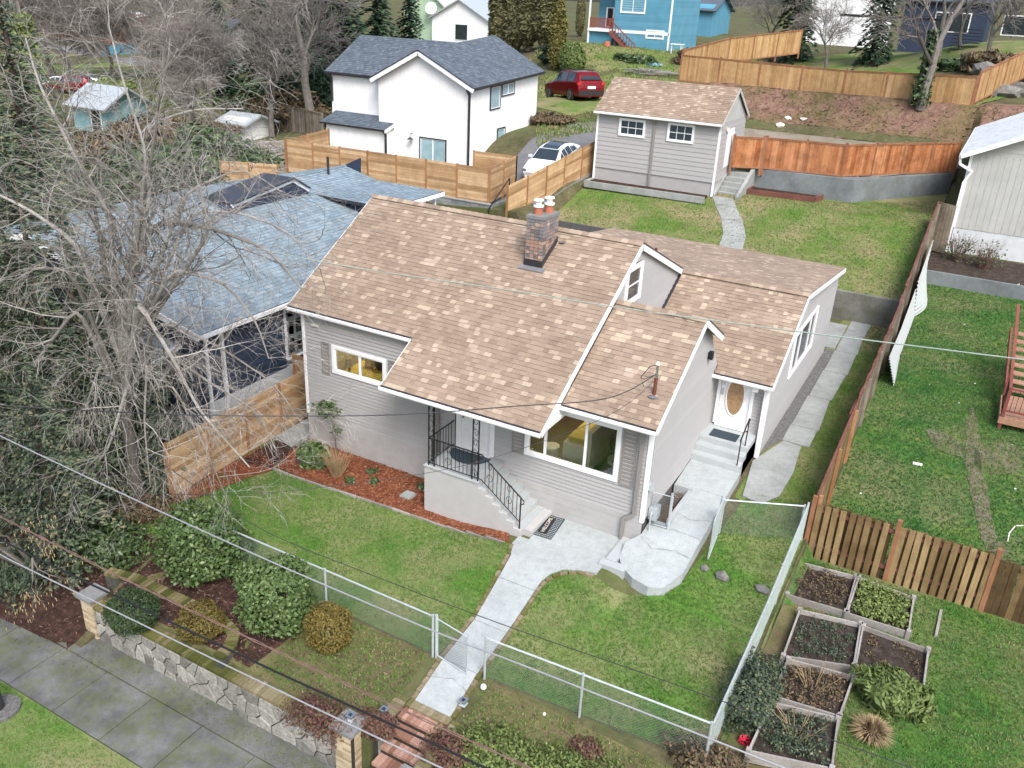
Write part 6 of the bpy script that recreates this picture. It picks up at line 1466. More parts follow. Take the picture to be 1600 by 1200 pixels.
sg_ = Vector((HW/2+.25, 0, 2.17)); shingles(gh, M_SHPALE, [((HX-.25, HY+12, HE-.11), (0, -1, 0), sg_.normalized(), sg_.length, lambda s: (0, 12.45))], pitch=.2, tone=lambda: rng.uniform(.4, 1), lo=.01)
bars(gh, 'rake_board', M_TRIM, [((HX-.25, HY-.47, HE-.2), (HX+HW/2, HY-.47, HE+1.95), .06, .2)]); bars(gh, 'gutter', M_TRIM, [((HX-.28, HY-.45, HE-.2), (HX-.28, HY+12, HE-.2), .1, .13)])
downspout(gh, [(HX-.25, HY-.4, HE-.25), (HX-.22, HY-.35, HE-.55), (HX+.35, HY-.12, HE-.85), (HX+.12, HY-.09, HE-1.4), (HX+.12, HY-.09, 2.7)], M_TRIM, .055)
q = MB(); q.box(HX+.12, HX+.24, HY-.03, HY+.1, bz_, HE-.12); q.build('corner_trim', M_TRIM, gh)
# ================================================================ deck at the right edge
dkk = thing("wooden_deck", "red-brown wooden deck with railing and steps at the right edge", "deck", (20, 9, 1))
d0 = P(1565, 690, .75); dx = d0.x-.0
q = MB()
D1 = P(1562, 655, 1.2); yk = D1.y
for k in range(14): q = MB(); q.box(D1.x+.05, D1.x+4, yk+.02+k*.145, yk+.02+k*.145+.135, 1.3, 1.34); q.build('deck_board', M_WOODD, dkk)
q = MB(); q.box(D1.x, D1.x+4, yk-.05, yk, 1.08, 1.31); q.box(D1.x-.04, D1.x, yk-.05, yk+2.05, 1.08, 1.31); q.build('rim_board', M_WOODD, dkk)
for (x, y) in ((D1.x+.05, yk+.02), (D1.x+1.9, yk+.02), (D1.x+.05, yk+2.0)): q = MB(); q.box(x-.05, x+.05, y-.05, y+.05, .5, 2.35); q.build('post', M_REDP, dkk)
q = MB(); q.box(D1.x, D1.x+4, yk-.02, yk+.07, 2.28, 2.33); q.box(D1.x+.0, D1.x+4, yk, yk+.05, 1.5, 1.56); q.box(D1.x, D1.x+.09, yk, yk+2.05, 2.28, 2.33); q.bar((D1.x+.05, yk+2.05, 2.3), (D1.x-.15, yk+5.5, 3.6), .1, .06); q.bar((D1.x+.05, yk+2.05, 1.35), (D1.x-.15, yk+5.5, 2.6), .06, .25); q.build('rail', M_REDP, dkk)
q = MB()
for k in range(1, 28): q.box(D1.x+.05+k*.14, D1.x+.065+k*.14, yk+.02, yk+.035, 1.55, 2.28)
for k in range(1, 12): q.box(D1.x+.045, D1.x+.06, yk+.1+k*.16, yk+.115+k*.16, 1.35, 2.28)
q.build('baluster', M_BLACK, dkk)
for k in range(8): q = MB(); q.box(D1.x+.1, D1.x+1.3, yk+2.1+k*.42, yk+2.1+k*.42+.38, 1.45+k*.16, 1.49+k*.16); q.build('stair_tread', M_WOODD, dkk)
pv = P(1580, 498, .9); q = MB(); q.box(pv.x-.35, pv.x+.6, pv.y-.5, pv.y+.5, .8, 1.12); tag(q.build('concrete_landing', M_OLDC), "square grey concrete slab on the lawn beside the red-brown deck", "slab")
# ================================================================ blue house on the hill
bh_ = G(948, 70); BXc = bh_.x; BYc = bh_.y; zb_ = bh_.z-.2
def scale_at(p): return FPX/((p-CAM).dot(F_))
mpp = 1/scale_at(bh_)
bl = thing("blue_house", "teal blue house with a red porch and stairs at the top of the photo", "house", tuple(bh_))
bx0 = PY(918, 60, BYc).x; bx1 = PY(1045, 60, BYc).x; ztop = zb_+6.8
q = MB(); q.box(bx0+2.9*1, bx1, BYc, BYc+9, zb_-1, ztop); q.box(bx0, bx0+3, BYc+2.5, BYc+9, zb_-1, ztop); q.build('wall', M_FOUND, bl)
fl = PY(948, 45, BYc).z
xs_ = PY(972, 45, BYc).x
q = MB(); courses(q, (0, BYc-.01, zb_), XV, ZV, -YV, 0, ztop-zb_, .22, lambda s: (bx0+2.9, bx1), .025, .004); courses(q, (0, BYc+2.49, zb_), XV, ZV, -YV, 0, ztop-zb_, .22, lambda s: (bx0, bx0+2.9), .025, .004); courses(q, (bx1, 0, zb_), YV, ZV, XV, 0, ztop-zb_, .22, lambda s: (BYc, BYc+9), .025, .004); q.build('lap_siding', M_BLUE, bl, kind='stuff')
wA = PY(972, -14, BYc); wB = PY(1008, 22, BYc); window(bl, (0, BYc, 0), XV, -YV, wA.x, wB.x, wB.z, wA.z, ((0, .5), (.5, 1)), .12, M_GLASSB)
wA = PY(1010, 46, BYc); wB = PY(1037, 62, BYc); window(bl, (0, BYc, 0), XV, -YV, wA.x, wB.x, wB.z, wA.z, ((0, .5), (.5, 1)), .14, M_GLASSD)
q = MB(); q.box(bx0-.05, bx0+2.95, BYc+.05, BYc+2.5, fl-.3, fl); q.box(bx0-.05, bx1, BYc-.06, BYc-.02, fl-.3, fl); q.box(bx0-.05, bx0+.1, BYc, BYc+.15, zb_, zb_+7); q.box(bx1-.1, bx1+.06, BYc-.06, BYc+.1, zb_, ztop); q.build('trim', M_TRIM, bl)
q = MB(); q.box(bx0, bx0+2.9, BYc+.3, BYc+2.4, zb_-.8, fl-.3); q.build('porch_skirt', M_TEAL if False else M_BLUE, bl)
q = MB(); q.box(bx0, bx0+2.9, BYc+.02, BYc+.1, fl+.95, fl+1.05); q.box(bx0, bx0+2.9, BYc+.02, BYc+.1, fl+.08, fl+.18)
for k in range(18): q.box(bx0+.1+k*.16, bx0+.18+k*.16, BYc+.03, BYc+.08, fl+.1, fl+1)
q.box(bx0+2.8, bx0+2.95, BYc-.1, BYc+.1, fl-.2, fl+1.15); q.build('porch_railing', M_REDP, bl)
q = MB(); sx = bx0+3.0
for k in range(9): q.box(sx+k*.33, sx+k*.33+.33, BYc-1.2, BYc-.1, fl-.2-k*.27, fl-.12-k*.27)
q.bar((sx, BYc-1.2, fl-.25), (sx+3.1, BYc-1.2, fl-2.6), .08, .3); q.bar((sx, BYc-1.2, fl+.95), (sx+3.1, BYc-1.2, fl-1.4), .08, .1)
for k in range(10): q.box(sx+k*.33, sx+k*.33+.06, BYc-1.22, BYc-1.17, fl-.1-k*.26, fl+.9-k*.26)
q.build('stairs', M_REDP, bl)
q = MB(); q.box(bx0+.9, bx0+1.9, BYc+2.4, BYc+2.48, fl, fl+2.1); q.build('door', M_TRIM, bl); q = MB(); q.box(bx0+1.1, bx0+1.7, BYc+2.36, BYc+2.41, fl+.2, fl+2); q.build('door_pane', M_GLASSD, bl)
q = MB(); q.extr([(bx0-.4, BYc-.4, ztop), (bx1+.4, BYc-.4, ztop), ((bx0+bx1)/2, BYc-.4, ztop+2.6)], (0, 10, 0)); q.build('roof', M_SHDARK, bl)
# ================================================================ cars
def make_car(name, label, prof, L, Wd, H0, paint, loc, rot, suv=True, group=None):
    """prof: stations (x 0..1 front to rear, bonnet/roof z, greenhouse half-width factor)"""
    t = thing(name, label, "car", (0, 0, 0), group)
    q = MB(); n = len(prof); ring = []
    for (u, zt, zb, wl__, wt) in prof:       # u, top z, belt z, belt half width, top half width
        x = (u-.5)*L; w = wl__*Wd/2; w2 = wt*Wd/2; zs = .28
        ring.append([(x, -w*.93, zs), (x, -w, zs+.25), (x, -w, zb), (x, -w2, zt-.03), (x, -w2*.75, zt), (x, w2*.75, zt), (x, w2, zt-.03), (x, w, zb), (x, w, zs+.25), (x, w*.93, zs)])
    vs = [p for r in ring for p in r]; m_ = 10; fs = []
    for i in range(n-1):
        for k in range(m_-1): fs.append((i*m_+k, i*m_+k+1, (i+1)*m_+k+1, (i+1)*m_+k))
        fs.append((i*m_+m_-1, i*m_, (i+1)*m_, (i+1)*m_+m_-1))
    fs += [tuple(reversed(range(m_))), tuple(range((n-1)*m_, n*m_))]
    q.add(vs, fs); body = q.build('body', paint, t, smooth=False)
    bv = body.modifiers.new('bevel', 'BEVEL'); bv.width = .035; bv.segments = 2; bv.angle_limit = radians(20)
    g = MB()
    def side(i, j, s, a=.12, b_=.9):
        r0, r1 = ring[i], ring[j]; sgn = -1 if s < 0 else 1
        k0, k1 = (2, 3) if s < 0 else (7, 6)
        P0, P1, P2, P3 = Vector(r0[k0]), Vector(r1[k0]), Vector(r1[k1]), Vector(r0[k1]); o = Vector((0, sgn*.012, 0))
        f = lambda u, v: (P0*(1-u)+P1*u)*(1-v)+(P3*(1-u)+P2*u)*v+o
        pts = [f(.05, a), f(.95, a), f(.95, b_), f(.05, b_)]
        if sgn < 0: g.poly(pts)
        else: g.poly(list(reversed(pts)))
    return t, body, ring, g, side
def wheels(t, L, Wd, r, xs_):
    for x in xs_:
        for s in (-1, 1):
            y = s*(Wd/2-.1); q = MB(); q.tube([(x, y-.11, r), (x, y+.11, r)], r, 20); w_ = q.build('wheel', M_RUBBER, t)
            q = MB(); q.tube([(x, y+s*.105, r), (x, y+s*.122, r)], r*.66, 16); rim = q.build('rim', M_CHROME, w_)
            q = MB()
            for k in range(5): a = 2*pi*k/5; q.tube([(x+cos(a)*.06, y+s*.125, r+sin(a)*.06), (x+cos(a+.3)*r*.6, y+s*.125, r+sin(a+.3)*r*.6)], .03, 4)
            q.build('hub_gap', M_RUBBER, w_)
# red SUV: front at -x
Ls, Ws = 4.6, 1.82
prof = [(0, .72, .62, .78, .6), (.03, .86, .72, .9, .75), (.1, .98, .86, .97, .82), (.27, 1.08, .95, 1, .86), (.30, 1.12, .98, 1, .84), (.41, 1.60, 1.0, 1, .74), (.5, 1.68, 1.01, 1, .74), (.68, 1.68, 1.03, 1, .74), (.88, 1.63, 1.05, .98, .72), (.93, 1.5, 1.06, .97, .72), (.99, 1.08, 1.0, .94, .8), (1, .8, .7, .88, .78)]
suv, body, ring, g_, side = make_car("red_suv", "dark red five-door SUV parked on the grass by the clipped conifers", prof, Ls, Ws, 1.7, M_REDCAR, None, 0)
for s in (-1, 1): side(4, 5, s, .1, .8); side(5, 6, s); side(6, 7, s); side(7, 8, s)
a, b_, c, d = ring[9][4], ring[9][5], ring[10][6], ring[10][3]
g_.poly([Vector(ring[9][3])+Vector((.02, .12, -.02)), Vector(ring[9][6])+Vector((.02, -.12, -.02)), Vector(ring[10][6])+Vector((-.02, -.1, .16)), Vector(ring[10][3])+Vector((-.02, .1, .16))][::-1])
g_.poly([Vector(ring[4][3])+Vector((-.0, .1, .06)), Vector(ring[4][6])+Vector((.0, -.1, .06)), Vector(ring[5][6])+Vector((-.04, -.08, -.02)), Vector(ring[5][3])+Vector((-.04, .08, -.02))][::-1])
g_.build('window', M_GLASSD, suv)
wheels(suv, Ls, Ws, .35, (-1.42, 1.32))
q = MB(); q.box(2.2, 2.32, -.82, .82, .36, .62); q.build('bumper', M_RUBBER, suv); q = MB(); q.box(2.31, 2.325, -.26, .26, .72, .86); q.build('number_plate', M_WHITE, suv)
for s in (-1, 1): q = MB(); q.box(2.14, 2.29, s*.78-.12, s*.78+.12, .92, 1.08); q.build('tail_light', M_TAIL, suv); q = MB(); q.box(-2.24, -2.05, s*.66-.14, s*.66+.14, .74, .86); q.build('headlight', M_CHROME, suv)
q = MB(); 
for s in (-1, 1): q.tube([(-.4, s*.6, 1.72), (1.6, s*.6, 1.70)], .025, 5)
q.build('roof_rail', M_DARKM, suv)
def place(t, pa, pb, rotfix=0, zoff=0):
    """set a car down between two ground contact points of its near-side wheels"""
    a, b = pa, pb; t.location = (0, 0, 0)
rA = G(226, 148); rB = G(386/1*1.0 if False else 896, 158)
# wheel contacts seen: front left (856,148) and rear left (896,159)
z0_ = G(876, 153).z; wa, wb_ = P(856, 148, z0_), P(897, 159, z0_); dirv = (wb_-wa); ang = atan2(dirv.y, dirv.x); mid = (wa+wb_)/2; nvv = Vector((-sin(ang), cos(ang), 0))
scl = min(1.25, max(.8, dirv.length/2.74))
suv.location = (mid.x+nvv.x*.8*scl-cos(ang)*0.0, mid.y+nvv.y*.8*scl, mid.z); hf_, hr_ = H(wa.x, wa.y), H(wb_.x, wb_.y); suv.location.z = (hf_+hr_)/2-.02; suv.rotation_euler = (0, -atan2(hr_-hf_, dirv.xy.length), ang); suv.scale = (scl,)*3
Lt, Wt = 4.75, 1.92
prof = [(0, .55, .45, .7, .5), (.03, .72, .6, .88, .7), (.1, .84, .7, .96, .8), (.22, .96, .82, 1, .82), (.26, 1.02, .88, 1, .8), (.42, 1.40, .92, 1, .68), (.52, 1.46, .94, 1, .66), (.66, 1.44, .97, 1, .64), (.82, 1.28, 1.0, .97, .62), (.93, 1.12, 1.0, .94, .68), (.99, .98, .85, .88, .74), (1, .75, .65, .8, .7)]
tes, body, ring, g_, side = make_car("white_car", "white electric car with a black glass roof on the driveway beside the white house", prof, Lt, Wt, 1.45, M_WCAR, None, 0)
for s in (-1, 1): side(4, 5, s, .1, .8); side(5, 6, s); side(6, 7, s); side(7, 8, s, .1, .7)
up_ = Vector((0, 0, .012))
g_.poly([Vector(ring[4][3])+Vector((-.05, .05, .02)), Vector(ring[4][6])+Vector((-.05, -.05, .02)), Vector(ring[5][6])+Vector((-.03, -.05, .02)), Vector(ring[5][3])+Vector((-.03, .05, .02))][::-1])
g_.poly([Vector(ring[5][4])+up_, Vector(ring[5][5])+up_, Vector(ring[6][5])+up_, Vector(ring[6][4])+up_][::-1]); g_.poly([Vector(ring[6][4])+up_, Vector(ring[6][5])+up_, Vector(ring[7][5])+up_, Vector(ring[7][4])+up_][::-1]); g_.poly([Vector(ring[7][4])+up_, Vector(ring[7][5])+up_, Vector(ring[8][5])+up_, Vector(ring[8][4])+up_][::-1])
g_.build('window', M_GLASSD, tes); wheels(tes, Lt, Wt, .34, (-1.45, 1.42))
for s in (-1, 1):
    q = MB(); q.box(-2.3, -2.1, s*.7-.13, s*.7+.13, .62, .7); q.build('headlight', M_CHROME, tes); q = MB(); q.box(-.85, -.72, s*1.0-.1, s*1.0+.1, .95, 1.07); q.build('mirror', M_WCAR, tes)
q = MB(); q.box(-2.39, -2.36, -.3, .3, .45, .5); q.build('grille', M_DARKM, tes)
fr, bk_ = G(838, 283), G(900, 232); dv_ = bk_-fr; ang = atan2(dv_.y, dv_.x); fx = P(832, 262, fr.z+.3)
tes.location = (fr.x+cos(ang)*2.45-sin(ang)*.1, fr.y+sin(ang)*2.45, fr.z+.12); tes.rotation_euler = (0, -atan2(dv_.z, dv_.xy.length)*.8, ang)
# ================================================================ raised beds
def bed(label, pxs, seedk, plant=None):
    c = [P(a, b, .28) for a, b in pxs]; t = thing("raised_bed", label, "raised bed", (c[0].x, c[0].y, -.1), "raised vegetable beds")
    for i in range(4):
        a, b = c[i], c[(i+1) % 4]; q = MB(); q.bar((a.x, a.y, .13), (b.x, b.y, .13), .04, .29, tone=rng.random()); q.build('timber', M_GREYT, t)
        q = MB(); q.box(a.x-.05, a.x+.05, a.y-.05, a.y+.05, -.15, .32, rng.random()); q.build('post', M_GREYT, t)
    pts = [(p.x, p.y) for p in c]; q = MB(); q.prism(pts if sum(pts[i][0]*pts[(i+1)%4][1]-pts[(i+1)%4][0]*pts[i][1] for i in range(4)) > 0 else pts[::-1], -.1, .16); q.build('soil', M_SOIL, t)
    return pts
def ptsoff(pts): return pts
beds = []
beds.append(bed("grey timber raised bed of stalky plants, nearest the fence corner", ((1240, 875), (1338, 900), (1322, 955), (1230, 928)), 0))
beds.append(bed("grey timber raised bed full of bright green leafy plants under the brown fence", ((1342, 901), (1428, 933), (1420, 987), (1324, 957)), 1))
beds.append(bed("grey timber raised bed with grey-green weeds, second row left", ((1250, 952), (1345, 974), (1334, 1040), (1224, 1024)), 2))
beds.append(bed("grey timber raised bed of mostly bare dark soil, second row right", ((1349, 977), (1451, 1014), (1442, 1083), (1337, 1042)), 3))
beds.append(bed("grey timber raised bed with pale dry stems, third row", ((1232, 1029), (1334, 1056), (1312, 1118), (1207, 1086)), 4))
beds.append(bed("grey timber raised bed at the bottom edge of the photo", ((1205, 1096), (1310, 1121), (1300, 1200), (1170, 1172)), 5))
q = MB(); pa_, pb2 = P(1470, 955, .1), P(1462, 995, .1); q.bar(pa_, pb2, .06, .12); tag(q.build('timber_edge', M_GREYT), "loose grey timber edge right of the leafy green raised bed", "timber")
# ================================================================ foliage
def leafcloud(mb, c, r, n, size, flat=1.0, shell=.55, up=.3, seed=0, zmin=None, tlo=0, thi=1, lump=.18, elong=1.6):
    R = np.random.RandomState(seed); c = np.array(c, float); r = np.array(r, float)
    d = R.normal(size=(n, 3)); d /= np.linalg.norm(d, axis=1)[:, None]
    k = shell+(1-shell)*R.uniform(0, 1, n)**.6
    lumpv = 1+lump*(np.sin(d[:, 0]*5+seed)*np.cos(d[:, 1]*4+seed*2)+np.sin(d[:, 2]*7+seed))*.7
    p = c+d*r*(k*lumpv)[:, None]
    if zmin is not None: ok = p[:, 2] > zmin; p = p[ok]; d = d[ok]; k = k[ok]
    for q, dd, kk in zip(p, d, k):
        nrm = dd*.7+R.normal(size=3)*.55+np.array([0, 0, up]); nrm /= np.linalg.norm(nrm)
        a = np.cross(nrm, R.normal(size=3)); a /= np.linalg.norm(a)+1e-9; b = np.cross(nrm, a); s = size*R.uniform(.6, 1.3)
        a = a*s*elong/2; b = b*s/2
        i = len(mb.v); mb.v += [tuple(q-a), tuple(q+b*.9), tuple(q+a), tuple(q-b*.9)]; mb.f.append((i, i+1, i+2, i+3))
        mb.t.append(float(np.clip(tlo+(thi-tlo)*np.clip(R.normal(.5, .22), 0, 1), 0, 1)))
def stems(mb, c, r, n, h, rad=.012, seed=0):
    R = random.Random(seed)
    for _ in range(n):
        a = R.uniform(0, 2*pi); k = R.uniform(.2, 1); p = [Vector(c)+Vector((cos(a)*r*.15, sin(a)*r*.15, 0))]
        e = Vector(c)+Vector((cos(a)*r*k, sin(a)*r*k, h*R.uniform(.6, 1))); m_ = (p[0]+e)/2+Vector((R.uniform(-.1, .1)*r, R.uniform(-.1, .1)*r, h*.1))
        mb.tube([p[0], m_, e], [rad, rad*.7, rad*.3], 4, caps=False)
def shrub(name, label, c, r, n, size, mat, seed, cat="shrub", group=None, flat=None, stem=8, **kw):
    t = thing(name, label, cat, (c[0], c[1], c[2]-r[2]), group)
    q = MB(); stems(q, (c[0], c[1], c[2]-r[2]), r[0]*.8, stem, r[2]*1.6, .02, seed); q.build('stem', M_BARK, t)
    q = MB(); leafcloud(q, c, r, n, size, seed=seed, **kw); q.build('foliage', mat, t); return t
g1 = P(195, 985, -.55); shrub("clipped_shrub", "clipped dark green ball shrub behind the left pier of the stone wall", (g1.x, g1.y+.25, -.15), (.62, .6, .48), 6500, .035, M_JUNI, 1, lump=.1, shell=.8, zmin=-.6)
g1 = P(300, 1000, -.5); shrub("clipped_shrub", "clipped golden ball shrub in the curved planter behind the stone wall", (g1.x, g1.y+.3, -.2), (.56, .52, .43), 6000, .033, M_GOLD, 2, lump=.12, shell=.86, zmin=-.6)
g1 = P(300, 905, -.35); shrub("laurel_shrub", "broad dark green laurel shrub on the left of the terrace", (g1.x, g1.y+.4, .45), (1.2, 1.0, .95), 9500, .07, M_LAUREL, 3, lump=.25, shell=.5, zmin=-.4)
g1 = P(418, 985, -.35); shrub("laurel_shrub", "tall green laurel shrub in the middle of the terrace by the chain-link fence", (g1.x, g1.y+.35, .42), (.9, .85, .95), 8500, .065, M_LAUREL, 4, lump=.17, shell=.65, zmin=-.4, tlo=.25)
g1 = P(503, 1015, -.3); shrub("golden_shrub", "upright golden-brown clipped shrub right of the tall laurel", (g1.x, g1.y+.25, .15), (.54, .5, .6), 7000, .035, M_GOLD, 5, lump=.12, shell=.8, zmin=-.4, tlo=.25)
shrub("rhododendron", "leafy green rhododendron in the mulch bed near the house corner", (1.15, -1.15, .42), (.5, .45, .42), 1100, .12, M_LAUREL, 6, lump=.15, shell=.45, tlo=.25, thi=1)
t = thing("bare_shrub", "leafless tan twiggy shrub in the bark mulch bed", "shrub", (2.15, -1.35, 0)); q = MB(); stems(q, (2.15, -1.3, .0), .6, 60, .95, .012, 7); stems(q, (2.1, -1.3, .3), .65, 60, .7, .006, 8); q.build('twig', M_STRAW, t)
t = thing("young_shrub", "spindly young evergreen against the greige siding beside the bed", "shrub", (1.3, -.3, 0)); q = MB(); q.tube([(1.35, -.35, 0), (1.3, -.3, .9), (1.05, -.25, 1.6)], [.03, .022, .01], 5); q.build('stem', M_BARKB, t); q = MB(); leafcloud(q, (1.0, -.3, 1.55), (.5, .3, .3), 190, .1, seed=9, shell=.2); leafcloud(q, (1.35, -.3, .95), (.25, .2, .2), 50, .08, seed=10, shell=.2); q.build('foliage', M_LAUREL, t)
for i, (x, y, s_, lb) in enumerate(((2.9, -.6, .22, "small dark green perennial in the mulch beside the foundation"), (3.3, -1.0, .18, "tiny green seedling clump in the middle of the bark mulch"), (4.6, -.45, .2, "low pale green plant by the stepping stones"), (2.7, -1.35, .2, "sparse green sprout left of the stepping stones near the edging"))):
    shrub("perennial", lb, (x, y, .12), (s_, s_, .12), 70, .08, M_IVY, 20+i, "plant", stem=3, shell=.2)
g1 = P(1165, 1100, .0); shrub("green_shrub", "loose blue-green shrub outside the corner of the chain-link fence", (15.15, -3.7, .35), (.55, 1.1, .65), 9000, .045, M_CEDARF, 11, lump=.2, shell=.35)
g1 = P(1105, 1170, -.2); shrub("brown_shrub", "brown-grey scrubby shrub at the chain-link corner near the red bag", (g1.x+.1, g1.y-.5, .0), (.9, .5, .4), 2600, .06, M_BRUSH, 12, lump=.2, shell=.3)
for i, (px, py, rx, ry, rz, m_, lb) in enumerate(((500, 1130, .85, .55, .32, M_HEATH, "reddish brown heather mound behind the stone wall left of the pier"), (590, 1140, .45, .3, .25, M_HEATH, "reddish heather clump between the pier and the stake lamp"), (700, 1180, .5, .45, .3, M_HEATH, "dark reddish heather right of the brick steps"), (1120, 1190, .7, .4, .25, M_HEATH, "brown heather strip near the bottom centre of the photo"))):
    p_ = P(px, py, -.45 if i else -.5); shrub("heather", lb, (p_.x, p_.y, -.3), (rx, ry, rz), 2600, .045, m_, 30+i, "plant", stem=5, shell=.3, lump=.25, zmin=-.55)
for i, (px, py, rx, ry, lb) in enumerate(((790, 1170, 1.3, .75, "wide low green juniper mat at the bottom centre"), (920, 1205, 1.3, .5, "low green ground-cover juniper at the bottom edge"))):
    p_ = P(px, py, -.4); shrub("juniper_mat", lb, (p_.x, p_.y-.2, -.35), (rx, ry, .25), 6500, .05, M_LIME if i else M_LIME, 40+i, "shrub", stem=6, shell=.45, lump=.25, zmin=-.6, thi=.7)
p_ = P(915, 1175, -.3); shrub("red_heather", "small dark red heather patch among the green junipers", (p_.x, p_.y, -.2), (.4, .3, .15), 900, .05, M_HEATH, 47, "plant", stem=4, shell=.2)
# bed plants
def bedplants(pts, name, n, mat, size, h, seed, label, cat="plants", lo=0, hi=1):
    n = int(n*2.2); size = size*.55
    R = np.random.RandomState(seed); q = MB(); c = [Vector((p[0], p[1], 0)) for p in pts]
    for _ in range(n):
        u, v = R.uniform(.08, .92, 2); p = (c[0]*(1-u)+c[1]*u)*(1-v)+(c[3]*(1-u)+c[2]*u)*v
        leafcloud(q, (p.x, p.y, .16+h*.4), (.11, .11, h*.5), 20, size, seed=R.randint(9999), shell=.2, tlo=lo, thi=hi)
    o = q.build(name, mat); tag(o, label, cat, kind='stuff')
bedplants(beds[0], 'bed_plants', 26, M_BRUSH, .07, .25, 1, "brown-green stalky growth in the raised bed nearest the fence corner")
bedplants(beds[1], 'bed_plants', 75, M_LIME, .09, .3, 2, "bright green leaves filling the raised bed under the brown fence")
bedplants(beds[2], 'bed_plants', 38, M_CEDARF, .06, .15, 3, "grey-green weeds in the second-row left raised bed")
bedplants(beds[3], 'bed_plants', 14, M_BRUSH, .06, .12, 4, "sparse weeds on the dark soil of the second-row right raised bed")
bedplants(beds[4], 'bed_plants', 30, M_BRUSH, .07, .25, 5, "brown and green growth in the third-row raised bed", lo=.2)
bedplants(beds[5], 'bed_plants', 50, M_CEDARF, .07, .25, 6, "dark green growth in the raised bed at the bottom edge")
t = thing("dry_stems", "tall pale dry stems standing in the third-row raised bed", "plants", (15.5, -3.6, .1)); q = MB()
for b_ in (beds[4], beds[5]):
    cx = sum(p[0] for p in b_)/4; cy = sum(p[1] for p in b_)/4; stems(q, (cx, cy, .1), .7, 16, .7, .008, int(cx*10))
q.build('stem', M_STRAW, t)
p_ = P(1400, 1110, .0); shrub("euphorbia", "spiky green shrub at the foot of the second-row right raised bed", (p_.x-.1, p_.y+.1, .35), (.72, .52, .38), 4200, .075, M_LIME, 50, lump=.3, shell=.3, elong=3.2, thi=.6)
def grassclump(label, x, y, z, r, h, n, seed):
    R = random.Random(seed); t = thing("grass_clump", label, "ornamental grass", (x, y, z)); q = MB()
    for _ in range(n):
        a = R.uniform(0, 2*pi); k = R.uniform(.1, 1); p0 = Vector((x+cos(a)*.12*k, y+sin(a)*.12*k, z)); p2 = Vector((x+cos(a)*r*k, y+sin(a)*r*k, z+h*(1.1-k*.7))); p1 = (p0+p2)/2+Vector((0, 0, h*.25)); w = Vector((-sin(a), cos(a), 0))*.008
        i = len(q.v); q.v += [tuple(p0-w), tuple(p0+w), tuple(p1+w), tuple(p1-w), tuple(p2)]; q.f += [(i, i+1, i+2, i+3), (i+3, i+2, i+4)]; q.t += [R.random()]*2
    q.build('blade', M_STRAW, t)
p_ = P(1360, 1150, .0); grassclump("big straw-coloured grass clump below the raised beds", p_.x, p_.y, -.05, .55, .5, 520, 3)
p_ = P(1275, 1080, .2)
tag(sheet('bark_path', [(15.0, 1.2), (15.9, 1.0), (16.0, -2), (17.2, -4.6), (17.6, -6), (15, -6.6), (14.95, -2)], M_GARD, .022, .4, rough=.01), kind='structure')
# ================================================================ trees
def grow(seed, trunk_r, H_, spread, levels=5, droop=0., nsplit=(2, 4), trunk_frac=.28, lean=(0, 0), twig_len=.5, curl=.35, minr=.006, wig=.25, first=None):
    """returns list of (path, radii, level) in local space"""
    R = random.Random(seed); out = []
    def branch(p, d, L, r, lv):
        n = 5 if lv < levels-1 else 3; path = [p]; rad = [r]; q = Vector(p); dd = Vector(d); kids = []
        for i in range(n):
            dd = (dd+Vector((R.uniform(-wig, wig), R.uniform(-wig, wig), R.uniform(-wig, wig)*.7))+Vector((0, 0, (curl if lv < 2 else -droop)*.25))).normalized()
            q = q+dd*L/n; path.append(q.copy()); rad.append(max(minr*.5, r*(1-(i+1)/n*.62)))
            if lv < levels and i >= (1 if lv else 1): kids.append((q.copy(), dd.copy(), rad[-1]))
        out.append((path, rad, lv))
        if lv >= levels: return
        for (kp, kd, kr) in kids:
            for _ in range(R.randint(*nsplit) if lv < levels-1 else R.randint(1, 3)):
                side = kd.cross(Vector((R.uniform(-1, 1), R.uniform(-1, 1), R.uniform(-1, 1)))).normalized(); a = R.uniform(.45, 1.0)*spread
                nd = (kd*cos(a)+side*sin(a)).normalized(); nl = L*R.uniform(.42, .72)
                if lv+1 >= levels: nl = twig_len*R.uniform(.6, 1.3)
                branch(kp, nd, nl, max(minr, kr*R.uniform(.45, .7)), lv+1)
    d0 = Vector((lean[0], lean[1], 1)).normalized()
    if first is None: branch(Vector((0, 0, 0)), d0, H_*.62, trunk_r, 0)
    else:
        for (p, d, L, r) in first: branch(Vector(p), Vector(d).normalized(), L, r, 1)
    return out
def tree_parts(segs, split=2, sides=(8, 6, 4, 3, 3, 3, 3)):
    a, b = MB(), MB()
    for path, rad, lv in segs: (a if lv < split else b).tube(path, rad, sides[min(lv, 6)], rng.random() if lv < 3 else .6, caps=False)
    return a, b
PROT = {}
